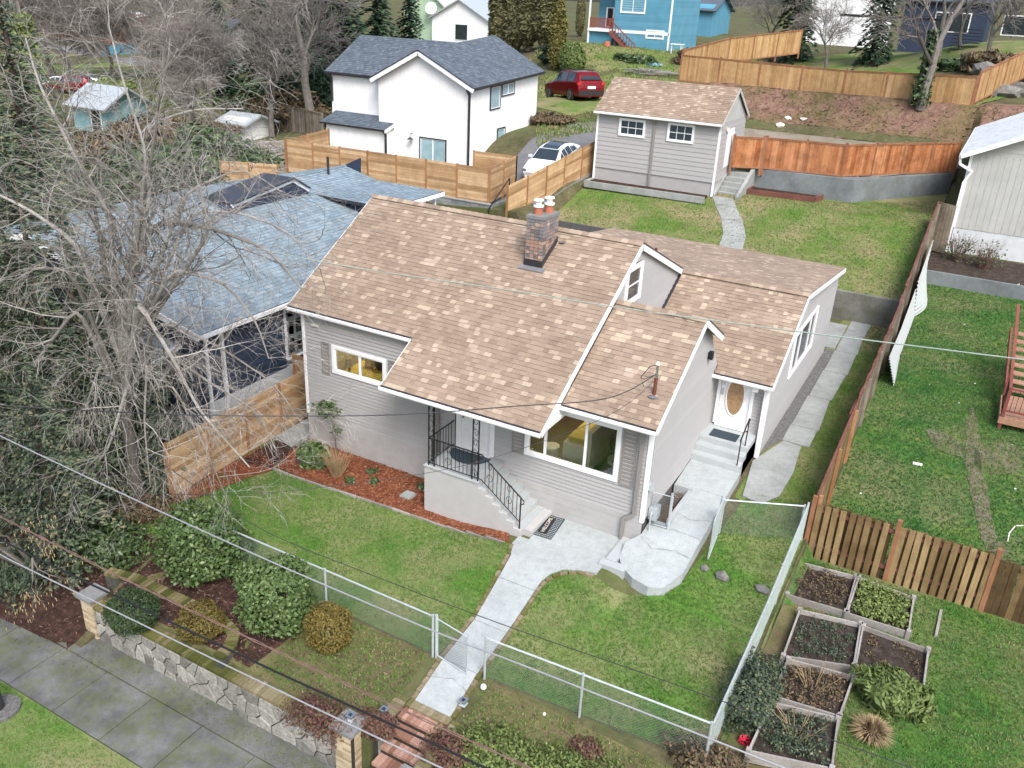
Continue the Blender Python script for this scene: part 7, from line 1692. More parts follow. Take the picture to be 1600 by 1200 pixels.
def bare_tree(kind, label, loc, scale, rot, group=None, name="bare_tree", cat="tree"):
    if kind not in PROT:
        K = {'A': dict(seed=3, trunk_r=.24, H_=10, spread=1.0, levels=4, twig_len=1.0, minr=.02, nsplit=(1, 3)), 'B': dict(seed=8, trunk_r=.22, H_=11, spread=.7, levels=4, twig_len=1.0, curl=.6, minr=.02, nsplit=(1, 3)),
             'C': dict(seed=15, trunk_r=.14, H_=6, spread=1.1, levels=4, twig_len=.6, curl=.5, minr=.011), 'D': dict(seed=21, trunk_r=.36, H_=13, spread=.85, levels=4, twig_len=1.2, nsplit=(1, 3), minr=.022)}[kind]
        a, b = tree_parts(grow(**K)); PROT[kind] = (mesh_of(a, 'trunk', M_BARK), mesh_of(b, 'crown', M_TWIGG))
    t = thing(name, label, cat, loc, group); t.scale = (scale,)*3; t.rotation_euler = (0, 0, rot)
    for nm, me in zip(('trunk', 'crown'), PROT[kind]): o = bpy.data.objects.new(nm, me); COL.objects.link(o); o.parent = t
    return t
def conifer_mesh(seed, Hc, R0, n_wh, mat, per=11, leaf=.22, droop=.35, start=.1, columnar=False, dens=1.0):
    R = random.Random(seed); q = MB()
    for w in range(n_wh):
        f = w/(n_wh-1); z = Hc*(start+(1-start)*f); L = R0*(1-f)**(.75 if not columnar else .35)*R.uniform(.8, 1.15)+.12
        for k in range(max(4, int(per*(1-f*.5)))):
            a = R.uniform(0, 2*pi); Lk = L*R.uniform(.7, 1.1); n = max(3, int(Lk/leaf*1.5*dens))
            for i in range(n):
                u = (i+.5)/n; 
                for s in range(3):
                    sp = R.uniform(-.28, .28)*Lk*(1-u*.6)*.8; x = cos(a)*Lk*u-sin(a)*sp; y = sin(a)*Lk*u+cos(a)*sp; zz = z-droop*Lk*u*u+R.uniform(-.12, .12)
                    da = a+R.uniform(-.8, .8); l = leaf*R.uniform(.7, 1.4); dx, dy = cos(da)*l/2, sin(da)*l/2; wx, wy = -sin(da)*l*.22, cos(da)*l*.22; dz = -l*R.uniform(.1, .5)*(droop+.2)
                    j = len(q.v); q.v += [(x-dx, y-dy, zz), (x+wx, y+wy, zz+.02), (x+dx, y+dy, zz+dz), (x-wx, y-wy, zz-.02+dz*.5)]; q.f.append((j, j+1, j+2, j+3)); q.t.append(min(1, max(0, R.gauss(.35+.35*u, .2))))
    tr_ = MB(); tr_.tube([(0, 0, 0), (0, 0, Hc*.5), (0, 0, Hc*.97)], [Hc*.02+.05, Hc*.012+.03, .02], 8, .5)
    return mesh_of(tr_, 'trunk', M_BARKB), mesh_of(q, 'crown', mat)
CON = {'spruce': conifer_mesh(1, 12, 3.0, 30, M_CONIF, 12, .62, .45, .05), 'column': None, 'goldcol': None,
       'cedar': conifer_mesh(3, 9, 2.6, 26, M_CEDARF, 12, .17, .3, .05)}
for kk, mm, sd_ in (('column', M_ARBOR, 5), ('goldcol', M_GOLDC, 6)):
    q1 = MB(); q1.tube([(0, 0, 0), (0, 0, 3)], [.12, .06], 6, .4); q2 = MB(); leafcloud(q2, (0, 0, 2.6), (.62, .62, 2.6), 5200, .17, seed=sd_, shell=.72, lump=.12, elong=2.2); leafcloud(q2, (0, 0, 4.6), (.4, .4, 1.5), 1500, .16, seed=sd_+9, shell=.6, lump=.1, elong=2.2)
    CON[kk] = (mesh_of(q1, 'trunk', M_BARKB), mesh_of(q2, 'crown', mm))
def conifer(kind, label, loc, scale, rot, name="conifer", cat="conifer", group=None, sz=None):
    t = thing(name, label, cat, loc, group); t.scale = (scale, scale, sz or scale); t.rotation_euler = (0, 0, rot)
    for nm, me in zip(('trunk', 'crown'), CON[kind]): o = bpy.data.objects.new(nm, me); COL.objects.link(o); o.parent = t
    return t
# big bare lichen-covered tree in front of the navy house: limbs arching towards the right
base = Vector((-1.6, -5.2, H(-1.6, -5.2)))
bt = thing("lichen_tree", "large leafless lichen-grey tree whose arching branches cover the left of the photo", "tree", tuple(base))
trunk = [base, base+Vector((-.15, .1, 1.6)), base+Vector((-.35, .3, 3.2)), base+Vector((-.3, .35, 4.3))]
q = MB(); q.tube(trunk, [.2, .17, .15, .13], 10, .1); q.build('trunk', M_BARK, bt)
limbs = []; R = random.Random(5)
def limb(p0, pts, r0, seed, tw=1.0, dens=1):
    """a main limb through given points, with side branches and drooping twigs"""
    path = resample([p0]+[Vector(p) for p in pts], .35); n = len(path); sm = [path[0]]+[(path[i-1]+path[i]*2+path[i+1])/4 for i in range(1, n-1)]+[path[-1]]
    rad = [r0*(1-i/n*.85) for i in range(n)]; RR = random.Random(seed); segs = [(sm, rad, 1)]
    for i in range(int(n*.28), n):
        for _ in range(dens if RR.random() < .8 else dens+1):
            d = (sm[min(i+1, n-1)]-sm[i-1]).normalized(); side = d.cross(Vector((RR.uniform(-1, 1), RR.uniform(-1, 1), RR.uniform(-1, 1)))).normalized()
            nd = (d*.6+side*RR.uniform(.6, 1)+Vector((0, 0, .25))).normalized(); L = RR.uniform(.9, 2.3)*tw*(1-.25*i/n)
            segs += [(([Vector(a)+0*Vector(a) for a in p_]), r_, l_) for (p_, r_, l_) in grow(RR.randint(0, 99999), 0, 0, .9, levels=3, droop=.7, nsplit=(1, 2), twig_len=.5*tw, minr=.0045, wig=.3, first=[(sm[i], nd, L, max(.012, rad[i]*.45))])]
    return segs
T3 = trunk[-1]; T2 = trunk[2]
def Q(px, py, y): return PY(px, py, y)
allsegs = []
spec = [ (T3, [Q(330, 360, -4.6), Q(300, 255, -4.2)], .11, 1), 
 (T3, [Q(205, 380, -5), Q(250, 345, -4.5), Q(330, 355, -3.8), Q(420, 390, -3.2), Q(470, 450, -3)], .12, 2),
 (T3, [Q(170, 330, -5.2), Q(120, 250, -5.5), Q(60, 130, -5.2), Q(40, 60, -5)], .10, 3),
 (T3, [Q(235, 300, -5), Q(220, 200, -4.8), Q(300, 170, -4), Q(380, 170, -3.6)], .09, 4),
 (T2, [Q(215, 470, -5.6), Q(270, 560, -5.4), Q(310, 640, -5.2), Q(390, 730, -4.8)], .09, 5),
 (T2, [Q(120, 480, -6), Q(60, 560, -6.4), Q(20, 650, -6.6)], .08, 6),
 (T3, [Q(120, 380, -5.6), Q(50, 330, -5.8), Q(-30, 290, -6)], .10, 7),
 (T2, [Q(245, 540, -5.2), Q(330, 600, -4.6), Q(400, 640, -4.2), Q(430, 700, -4)], .07, 8),
 (T3, [Q(270, 420, -5), Q(350, 440, -4.2), Q(400, 500, -3.8), Q(420, 560, -3.6)], .075, 9),
 (T2, [Q(160, 560, -6.2), Q(130, 650, -6.4), Q(120, 720, -6.4)], .06, 10),
 (T3, [Q(230, 240, -5.2), Q(190, 120, -5), Q(170, 40, -4.8)], .08, 11),
 (T2, [Q(230, 560, -5.8), Q(225, 660, -6), Q(235, 760, -6)], .055, 12),
 (T3, [Q(290, 300, -4.8), Q(380, 260, -4), Q(440, 300, -3.6)], .07, 13),
 (T3, [Q(140, 280, -5.6), Q(90, 180, -5.8), Q(20, 150, -6)], .07, 14), (T2, [Q(250, 500, -5), Q(340, 540, -4.2), Q(430, 600, -3.6), Q(470, 660, -3.4)], .06, 15),
 (T3, [Q(250, 150, -5), Q(270, 60, -4.8), Q(250, 5, -4.6)], .07, 16), (T2, [Q(110, 420, -6.2), Q(30, 420, -6.6), Q(-40, 470, -6.8)], .07, 17), (T2, [Q(200, 600, -6.2), Q(170, 700, -6.4), Q(100, 790, -6.6)], .06, 18),
 (T3, [Q(300, 330, -4.6), Q(370, 330, -3.8), Q(450, 360, -3.2), Q(500, 420, -2.9)], .07, 19), (T2, [Q(270, 600, -5.6), Q(320, 700, -5.4), Q(360, 790, -5.2)], .05, 20)]
for p0, pts, r0, sd_ in spec: allsegs.append(limb(p0, pts, r0, sd_))
for segs in allsegs:
    q = MB(); q.tube(segs[0][0], segs[0][1], 7, rng.random(), caps=False)
    li = q.build('limb', M_BARKL, bt); b = MB()
    for path, rad, lv in segs[1:]: b.tube(path, rad, 3, rng.random(), caps=False)
    b.build('twigs', M_BARKL, li, kind='stuff')
# small second bare tree, catkin hazel, and undergrowth on the lower left
hz_ = thing("hazel_tree", "bare hazel with hanging tan catkins over the left end of the sidewalk", "tree", (-.9, -8.6, -1.3))
R = random.Random(9); q = MB(); tips = []
for k in range(7):
    a = R.uniform(0, 2*pi); e = Vector((-1.9+cos(a)*1.1, -8.9+sin(a)*.8, .5+R.uniform(-.6, .6))); b0 = Vector((-2.1, -8.0, -1.0)); m_ = (b0+e)/2+Vector((0, 0, .6)); q.tube([b0, m_, e], [.05, .03, .012], 5, R.random())
    for path, rad, lv in grow(R.randint(0, 9999), 0, 0, .9, levels=3, droop=.6, nsplit=(1, 2), twig_len=.35, minr=.004, first=[(m_, e-m_, 1.2, .02), (e, e-m_, .8, .014)]):
        q.tube(path, rad, 3, R.random(), caps=False); tips += path[1:]
q.build('stem', M_BARK, hz_); q = MB()
for p in tips:
    if R.random() < .35: l = R.uniform(.05, .1); q.tube([p, p-Vector((0, 0, l))], [.009, .006], 4, R.random())
q.build('catkins', M_FOILBUD, hz_, kind='stuff')
# conifer and cedar mass on the left
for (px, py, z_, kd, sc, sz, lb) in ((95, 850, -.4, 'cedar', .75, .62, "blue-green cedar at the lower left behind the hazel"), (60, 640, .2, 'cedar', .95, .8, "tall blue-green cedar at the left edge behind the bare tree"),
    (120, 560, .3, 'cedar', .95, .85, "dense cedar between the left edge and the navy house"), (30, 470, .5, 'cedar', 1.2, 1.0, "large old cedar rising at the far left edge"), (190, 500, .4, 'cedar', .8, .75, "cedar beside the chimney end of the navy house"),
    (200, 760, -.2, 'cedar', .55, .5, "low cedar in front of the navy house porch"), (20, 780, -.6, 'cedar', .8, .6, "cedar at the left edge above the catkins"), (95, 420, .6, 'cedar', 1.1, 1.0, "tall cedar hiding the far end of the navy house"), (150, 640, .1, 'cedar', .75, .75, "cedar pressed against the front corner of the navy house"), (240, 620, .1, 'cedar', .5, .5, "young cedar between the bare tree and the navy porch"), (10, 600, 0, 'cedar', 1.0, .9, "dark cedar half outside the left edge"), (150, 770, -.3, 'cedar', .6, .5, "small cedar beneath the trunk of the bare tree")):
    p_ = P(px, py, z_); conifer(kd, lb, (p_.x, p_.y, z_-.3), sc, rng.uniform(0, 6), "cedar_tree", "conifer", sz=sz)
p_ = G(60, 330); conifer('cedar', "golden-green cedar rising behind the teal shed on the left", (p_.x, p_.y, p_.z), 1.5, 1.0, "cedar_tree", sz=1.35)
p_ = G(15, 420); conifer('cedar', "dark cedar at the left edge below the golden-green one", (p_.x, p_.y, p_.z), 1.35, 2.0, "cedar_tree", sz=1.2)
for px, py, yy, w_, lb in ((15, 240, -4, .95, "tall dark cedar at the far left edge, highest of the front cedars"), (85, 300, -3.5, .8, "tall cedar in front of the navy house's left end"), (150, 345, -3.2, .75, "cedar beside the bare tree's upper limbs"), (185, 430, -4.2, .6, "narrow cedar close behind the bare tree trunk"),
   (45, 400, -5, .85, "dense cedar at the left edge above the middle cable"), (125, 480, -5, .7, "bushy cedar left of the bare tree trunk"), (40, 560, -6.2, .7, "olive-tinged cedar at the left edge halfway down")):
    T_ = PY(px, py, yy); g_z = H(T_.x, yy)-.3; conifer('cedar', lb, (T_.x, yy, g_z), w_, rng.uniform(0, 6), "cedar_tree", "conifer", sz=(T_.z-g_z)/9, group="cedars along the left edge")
# ivy column tree
p_ = G(58, 190); iv = thing("ivy_tree", "tree trunk wrapped in bright green ivy at the upper left", "tree", tuple(p_)); q = MB(); q.tube([p_, p_+Vector((.4, 0, 4)), p_+Vector((.2, 0, 9))], [.4, .3, .15], 8); q.build('trunk', M_BARK, iv); q = MB()
for k in range(8): leafcloud(q, (p_.x+.3, p_.y, p_.z+2+k*.8), (.9, .9, .7), 260, .28, seed=60+k, shell=.5)
q.build('foliage', M_LIME, iv)
# background broadleaf trees
back = [(490, 205, 'D', 1.0, "tall bare maple at the left corner of the white house"), (475, 190, 'B', .95, "slimmer bare tree just left of the tall maple"), (425, 215, 'A', .9, "bare tree leaning over the white shed"),
 (330, 165, 'A', .9, "bare grey tree left of the white shed"), (275, 145, 'D', .95, "thick-trunked bare tree near the park lawn"), (240, 118, 'A', 1.0, "bare tree on the far park lawn, right one"),
 (180, 130, 'C', 1.6, "multi-stemmed bare tree above the teal shed"), (115, 140, 'C', 1.5, "small bare tree left of the parked cars"), (85, 120, 'B', 1.3, "bare tree by the white-roofed building"), (300, 215, 'C', 1.3, "bushy bare tree in the tan undergrowth"),
 (30, 110, 'A', 1.3, "bare tree at the top left corner"), (440, 120, 'A', 1.1, "bare tree in front of the dark conifer wall"), (560, 75, 'B', 1.1, "bare tree rising behind the charcoal roof"),
 (145, 75, 'A', 1.4, "bare tree beyond the road"), (210, 70, 'B', 1.5, "bare tree beyond the blue strip"), (300, 80, 'A', 1.5, "bare tree on the far side of the park"), (790, 45, 'B', .8, "bare tree behind the white shed roof at the top"), (595, 40, 'A', 1.1, "bare tree beside the green gable")]
for px, py, kd, sc, lb in back:
    p_ = G(px, py); bare_tree(kd, lb, tuple(p_), sc, rng.uniform(0, 6.28), "leafless trees behind the houses")
# hill trees on the right
p_ = G(1437, 172); t = bare_tree('D', "ivy-wrapped bare tree in front of the amber fence on the right", tuple(p_), .82, 2.2); 
iv = MB(); 
for k in range(7): leafcloud(iv, (p_.x-.1, p_.y, p_.z+.6+k*.62), (.62-.03*k, .62-.03*k, .5), 240, .17, seed=80+k, shell=.5)
io = iv.build('ivy', M_IVY, None); io.parent = t; io.matrix_parent_inverse = t.matrix_basis.inverted(); 
for px, py, kd, sc, lb in ((1500, 78, 'B', .7, "bare tree left of the hillside board fence"), (1540, 105, 'A', .8, "bare tree at the top right behind the rock wall"), (1395, 45, 'A', .9, "bare tree by the dark decked house"), (1465, 90, 'D', .65, "thick bare tree by the dark deck"), (1290, 108, 'A', .55, "slim bare tree between the two dark hill conifers"), (1195, 92, 'A', .75, "spreading low fruit tree beside the climbing amber fence"), (1120, 50, 'A', .6, "bare tree right of the blue house"), (1580, 60, 'B', .9, "bare tree at the top right corner")):
    p_ = G(px, py); bare_tree(kd, lb, tuple(p_), sc, rng.uniform(0, 6.28), "leafless trees behind the houses")
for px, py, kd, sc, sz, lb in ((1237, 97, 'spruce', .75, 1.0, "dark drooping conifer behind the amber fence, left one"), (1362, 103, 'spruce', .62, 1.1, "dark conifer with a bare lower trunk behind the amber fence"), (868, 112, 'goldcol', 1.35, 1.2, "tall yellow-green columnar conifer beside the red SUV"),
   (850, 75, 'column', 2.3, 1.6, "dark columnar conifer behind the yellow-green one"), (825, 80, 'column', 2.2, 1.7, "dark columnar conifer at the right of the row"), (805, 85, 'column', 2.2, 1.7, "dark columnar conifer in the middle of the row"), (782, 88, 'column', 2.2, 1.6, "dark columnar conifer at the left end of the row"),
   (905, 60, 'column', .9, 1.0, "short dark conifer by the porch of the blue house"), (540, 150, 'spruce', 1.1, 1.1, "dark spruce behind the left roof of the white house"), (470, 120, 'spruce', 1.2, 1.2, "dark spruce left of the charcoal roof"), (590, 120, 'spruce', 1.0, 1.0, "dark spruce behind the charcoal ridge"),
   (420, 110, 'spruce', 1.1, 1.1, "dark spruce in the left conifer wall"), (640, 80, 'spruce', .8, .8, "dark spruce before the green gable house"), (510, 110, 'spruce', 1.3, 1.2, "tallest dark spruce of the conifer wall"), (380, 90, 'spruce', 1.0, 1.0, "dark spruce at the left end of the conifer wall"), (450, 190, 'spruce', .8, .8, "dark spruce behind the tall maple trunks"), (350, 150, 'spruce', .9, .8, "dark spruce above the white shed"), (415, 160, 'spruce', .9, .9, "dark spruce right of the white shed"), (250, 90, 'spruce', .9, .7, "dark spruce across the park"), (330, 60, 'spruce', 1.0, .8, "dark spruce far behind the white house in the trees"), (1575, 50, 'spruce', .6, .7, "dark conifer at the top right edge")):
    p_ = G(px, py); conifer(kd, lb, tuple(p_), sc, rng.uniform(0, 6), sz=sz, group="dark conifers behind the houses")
p_ = G(893, 112); shrub("clipped_conifer", "cone-shaped clipped green conifer beside the red SUV", (p_.x, p_.y, p_.z+1.1), (1.35, 1.35, 1.5), 4200, .16, M_LIME, 90, lump=.03, shell=.85, thi=.45)
# undergrowth masses on the left slope and the bank
def brush(label, px, py, r, n, size, mat, seed, name="undergrowth", up=.3):
    p_ = G(px, py); q = MB(); leafcloud(q, (p_.x, p_.y, p_.z+r[2]*.4), r, n, size, seed=seed, shell=.25, lump=.3, elong=2.5); 
    o = q.build(name, mat); tag(o, label, "undergrowth", kind='stuff')
for i, (px, py, r, m_, lb) in enumerate(((270, 230, (5, 3, 1.6), M_BRUSH, "tan bramble thicket left of the white shed"), (200, 250, (4, 3, 1.5), M_BRUSH, "brown scrub below the teal shed"), (330, 270, (4, 3, 1.8), M_IVY, "dark green scrub behind the navy house roof"), (250, 300, (4, 3, 1.8), M_IVY, "green scrub between the cedars and the navy roof"),
   (300, 330, (2.5, 2, 1.5), M_CONIF, "dark shrubs along the far side of the navy house"), (290, 160, (4, 2.5, 1.4), M_LIME, "light green shrubs by the thick bare tree"), (170, 148, (3, 2, 1.2), M_LIME, "light green shrub above the teal shed"), (460, 200, (4, 2, 2), M_BRUSH, "brown scrub at the foot of the maple"), (410, 190, (4, 2, 2.2), M_IVY, "dark scrub behind the old board fence"), (520, 170, (4, 2, 2.5), M_CONIF, "dark scrub behind the white house"),
   (1080, 100, (1.6, 1.2, .9), M_BRUSH, "brown brush at the left end of the amber fence"), (990, 95, (2.2, 1, .4), M_IVY, "low dark green patch on the hill lawn"), (1545, 110, (2, 1.5, 1), M_BRUSH, "brown brush above the rock wall"), (1495, 108, (1.5, 1, .5), M_IVY, "low green conifer mound behind the amber fence"), (855, 190, (1.6, 1.2, .35), M_BRUSH, "rough brown verge left of the shed garage"), (860, 100, (1.2, .8, 1.0), M_CONIF, "dark shrub at the foot of the columnar conifers"),
   (180, 860, (1.2, 1, .5), M_IVY, "ivy on the ground beneath the bare tree"), (120, 800, (1.2, 1.2, .8), M_CEDARF, "green undergrowth under the hazel"), (30, 900, (1.2, 1, .7), M_CEDARF, "green undergrowth at the left edge"), (230, 800, (1.0, .8, .4), M_BRUSH, "brown twiggy undergrowth left of the cedar fence end"), (250, 700, (.9, .8, .6), M_IVY, "dark ivy beneath the bare tree by the cedar fence"), (150, 440, (2, 2, 1.3), M_CEDARF, "evergreen scrub between the cedars"), (100, 700, (1.6, 1.2, .8), M_HEATH, "reddish bare shrub at the left"))):
    brush(lb, px, py, r, int(2200+1100*r[0]), .055 if py > 420 else .19, m_, 200+i)
q = MB(); p_ = G(1555, 385)
for i, (px, py, lb) in enumerate(((1560, 395, "twiggy shrub with a few reddish leaves against the grey house foundation"), (1530, 350, "small weedy shrub at the grey house corner"))):
    p_ = Vector(((17.5, 26.4, 2.45), (16.3, 26.8, 2.5))[i]); t = thing("foundation_shrub", lb, "shrub", tuple(p_)); q = MB(); stems(q, p_, .9, 60, 1.5, .012, 70+i); q.build('twig', M_TWIGB, t); q = MB(); leafcloud(q, (p_.x, p_.y, p_.z+.7), (.9, .6, .7), 260, .08, seed=77+i, shell=.2); q.build('foliage', M_IVY, t)
HP = {}
_G0 = G
def G(px, py):
    p = _G0(px, py); HP[(round(p.x, 3), round(p.y, 3))] = (px, py); return p
# ================================================================ far houses, sheds, rocks, small things
def simple_house(label, p0, p1, depth, h, rh, wall, roofm, y=None, name="far_house", wins=(), ridge='x'):
    """front face between two ground points"""
    a = Vector(p0); b = Vector(p1); b = a+(b-a).length*Vector((1, 0, 0)) if y is None and False else PY(*sp1, a.y) if (sp1 := HP.get((round(p1.x, 3), round(p1.y, 3)))) else b; z = min(a.z, b.z)-.5; d = (b-a); d.z = 0; L = d.length; d.normalize(); n = Vector((-d.y, d.x, 0)); t = thing(name, label, "house", (a.x, a.y, z)); q = MB()
    A = lambda u, v, w: a+d*u+n*v+Vector((0, 0, z-a.z+w))
    q.prism([A(0, 0, 0).xy, A(L, 0, 0).xy, A(L, depth, 0).xy, A(0, depth, 0).xy], z, z+h)
    if ridge == 'y': q.extr([A(0, 0, h), A(L, 0, h), A(L/2, 0, h+rh)], n*depth)
    else: q.extr([A(0, 0, h), A(0, depth, h), A(0, depth/2, h+rh)], d*L)
    q.build('wall', wall, t); q = MB()
    if ridge == 'y':
        for s, e in ((-.5, L/2), (L+.5, L/2)): slab(q, [A(s, -.5, h-.25), A(s, depth+.5, h-.25), A(e, depth+.5, h+rh+.1), A(e, -.5, h+rh+.1)], .15)
    else:
        for s in (-.5, depth+.5): slab(q, [A(-.5, s, h-.25), A(L+.5, s, h-.25), A(L+.5, depth/2, h+rh+.1), A(-.5, depth/2, h+rh+.1)], .15)
    q.build('roof', roofm, t)
    for (u, w, ww, hh) in wins:
        q = MB()
        for (g0, g1, m_) in ((.0, .04, 0),): q.extr([A(u-.1, -.02, w-.1), A(u+ww+.1, -.02, w-.1), A(u+ww+.1, -.02, w+hh+.1), A(u-.1, -.02, w+hh+.1)], -n*.04)
        wo = q.build('window', M_TRIM, t); q = MB(); q.extr([A(u, -.06, w), A(u+ww, -.06, w), A(u+ww, -.06, w+hh), A(u, -.06, w+hh)], -n*.02); q.build('pane', M_GLASSD, wo)
    return t
simple_house("white barn-like house with a satellite dish at the top of the photo", G(675, 68), G(762, 66), 12, 4.6, 2.6, M_WHITE, M_GALV, wins=((4.5, 1.4, 2.2, 2.2),), ridge='y')
simple_house("pale green gabled house behind the white barn-like house", G(632, 62), G(700, 52), 10, 5.5, 3.4, M_GREEN, M_SHDARK if False else M_GREYB, wins=((5, 5.2, 1.2, 1.2),), ridge='y')
dsh = G(688, 66); t = thing("satellite_dish", "round satellite dish between the green gable and the white barn-like house", "dish", (dsh.x, dsh.y, dsh.z+3)); q = MB(); q.tube([(dsh.x-1, dsh.y-1, dsh.z), (dsh.x-1, dsh.y-1, dsh.z+4.6)], .06, 6); q.build('pole', M_GALV, t)
q = MB(); c0 = Vector((dsh.x-1, dsh.y-1.2, dsh.z+5.0)); q.tube([c0, c0+Vector((.12, -.25, .1)), c0+Vector((.2, -.42, .16))], [.1, .7, .95], 16); q.build('dish', M_WHITE, t)
simple_house("teal garden shed with a pale felt roof among the brambles", G(118, 200), G(168, 206), 4, 2.5, 1.1, M_TEAL, M_GALV, name="garden_shed", wins=((2.2, .6, 1.0, 1.6),))
simple_house("small weathered white shed with a flat roof", G(352, 222), G(385, 236), 2.5, 2.6, .25, M_WHITE, M_GALV, name="garden_shed")
simple_house("low orange-brown building with a white roof far at the upper left", G(75, 58), G(200, 50), 12, 5, .6, M_TERRA, M_WHITE, wins=((9, 1.5, 8, 2.2), (22, 1.5, 6, 2.2)))
simple_house("small white house far behind the bare trees at the left", G(300, 120), G(338, 118), 8, 4.5, 2, M_PLASTER, M_SHDARK)
simple_house("pale house glimpsed between the conifers at the top right", G(1258, 66), G(1370, 66), 10, 7, 2, M_WHITE, M_GALV)
simple_house("dark blue decked house at the top right corner", G(1400, 80), G(1530, 84), 10, 5.5, 2, M_NAVY, M_SHDARK, wins=((3, 2.6, 3, 1.6), (9, 2.6, 3, 1.6)))
simple_house("second blue building half hidden right of the blue house", G(1062, 50), G(1110, 50), 8, 3.5, 1.5, M_BLUE, M_SHDARK)
q = MB(); a = G(1480, 82); b = G(1505, 84)
t = thing("dark_stairs", "dark outdoor stairs going up to the decked house at the top right", "stairs", tuple(a))
for k in range(8): q = MB(); q.box(a.x, a.x+2.2, a.y-.2+k*.3, a.y+.1+k*.3, a.z+k*.25, a.z+.06+k*.25); q.build('stair_tread', M_BLACK, t)
q = MB(); q.box(a.x-9, a.x, a.y+.3, a.y+2.6, a.z+2.3, a.z+2.5); q.build('deck', M_BLACK, t)
# parked cars far left
for i, (px, py, m_, lb) in enumerate(((95, 142, M_WCAR, "white car parked leftmost beyond the teal shed"), (110, 147, M_REDCAR, "red car parked between two white ones beyond the teal shed"), (128, 144, M_WCAR, "white car parked right of the red one beyond the teal shed"))):
    c_ = copy_tree(tes if m_ is M_WCAR else suv); p_ = G(px, py); c_.location = tuple(p_); c_.rotation_euler = (0, 0, .4+i*.2); c_.scale = (1, 1, 1); c_['label'] = lb; c_.name = 'parked_car'
    for ch in c_.children_recursive if hasattr(c_, 'children_recursive') else []: pass
q = MB(); a, b = G(160, 88), G(215, 84); q.bar(a+Vector((0, 0, .6)), b+Vector((0, 0, .6)), .3, 2.0); tag(q.build('blue_barrier', M_BLUE), "long blue barrier beside the road at the upper left", "barrier")
# rock wall top right
t = thing("rock_wall", "stacked dark boulders with moss at the top right behind the grey house", "rock wall", tuple(G(1560, 150)))
def rock(mb, c, r, seed, tone=.5):
    R = np.random.RandomState(seed); import mathutils
    n = 0; vs = []; ph = (1+5**.5)/2
    ico = [(-1, ph, 0), (1, ph, 0), (-1, -ph, 0), (1, -ph, 0), (0, -1, ph), (0, 1, ph), (0, -1, -ph), (0, 1, -ph), (ph, 0, -1), (ph, 0, 1), (-ph, 0, -1), (-ph, 0, 1)]
    fs = [(0, 11, 5), (0, 5, 1), (0, 1, 7), (0, 7, 10), (0, 10, 11), (1, 5, 9), (5, 11, 4), (11, 10, 2), (10, 7, 6), (7, 1, 8), (3, 9, 4), (3, 4, 2), (3, 2, 6), (3, 6, 8), (3, 8, 9), (4, 9, 5), (2, 4, 11), (6, 2, 10), (8, 6, 7), (9, 8, 1)]
    vs = [tuple(np.array(c)+np.array(v)/1.9*np.array(r)*R.uniform(.75, 1.2)) for v in ico]; mb.add(vs, fs, tone)
for k in range(16):
    px = 1535+(k % 8)*11; py = 128+(k//8)*16+(k % 3)*3; p_ = G(px, py); q = MB(); rock(q, (p_.x, p_.y, p_.z+.2+.5*(1-k//8)), (1.0, .8, .6), k, rng.random()); q.build('boulder', M_ROCK, t)
for i, (px, py, r, lb) in enumerate(((1127, 906, (.22, .16, .14), "grey angular rock on the lawn beside the white platform"), (1100, 893, (.14, .12, .08), "small flat rock left of the angular rock"), (1190, 925, (.2, .16, .12), "grey rock beside the side chain-link fence"), (1218, 199, (.4, .3, .22), "pale block of concrete beside the dirt road"), (1231, 186, (.3, .2, .14), "pale stone at the foot of the leafy bank"), (1255, 188, (.28, .2, .12), "small pale stone right of the other on the bank"), (1029, 280, (.35, .2, .3), "triangular rock in the bed in front of the shed garage"), (1163, 1040, (.2, .1, .08), "broken stone near the side fence"))):
    p_ = G(px, py); q = MB(); rock(q, (p_.x, p_.y, p_.z+r[2]*.4), r, 50+i, .6); tag(q.build('rock', M_PLATE if i in (3, 4, 5) else M_ROCK), lb, "rock")
# welcome mat with lettering
m0, m1, m2, m3 = P(826, 832, .36), P(848, 800, .36), P(883, 812, .36), P(861, 843, .36)
zt = H(9, -1)+.075
cx_, cy_ = (m0.x+m2.x)/2, (m0.y+m2.y)/2
wm = thing("welcome_mat", "black and grey patterned welcome mat at the foot of the front stairs", "doormat", (cx_, cy_, zt))
q = MB(); w2, l2 = .34, .42; corners = [(m0.x, m0.y), (m3.x, m3.y), (m2.x, m2.y), (m1.x, m1.y)]
q.prism(corners, lambda x, y: H(x, y)+.052, lambda x, y: H(x, y)+.07); q.build('mat', M_MAT, wm)
U1 = Vector((m3.x-m0.x, m3.y-m0.y, 0)); V1 = Vector((m1.x-m0.x, m1.y-m0.y, 0)); O1 = Vector((m0.x, m0.y, 0)); q = MB(); R = random.Random(2)
for i in range(14):
    for j in range(14):
        if 4 <= i <= 9 and 2 <= j <= 11: continue
        u, v = (i+.5)/14, (j+.5)/14; c = O1+U1*u+V1*v; a = R.uniform(0, 3.14); l = .026; z = H(c.x, c.y)+.073
        q.quad((c.x-cos(a)*l, c.y-sin(a)*l, z), (c.x+sin(a)*.01, c.y-cos(a)*.01, z), (c.x+cos(a)*l, c.y+sin(a)*l, z), (c.x-sin(a)*.01, c.y+cos(a)*.01, z))
q.build('pattern', M_PLATE, wm, kind='stuff')
q = MB(); pc = [O1+U1*a+V1*b for a, b in ((.33, .12), (.68, .12), (.68, .88), (.33, .88))]; q.prism([(p.x, p.y) for p in pc], lambda x, y: H(x, y)+.07, lambda x, y: H(x, y)+.073); q.build('label_panel', M_BLACK, wm)
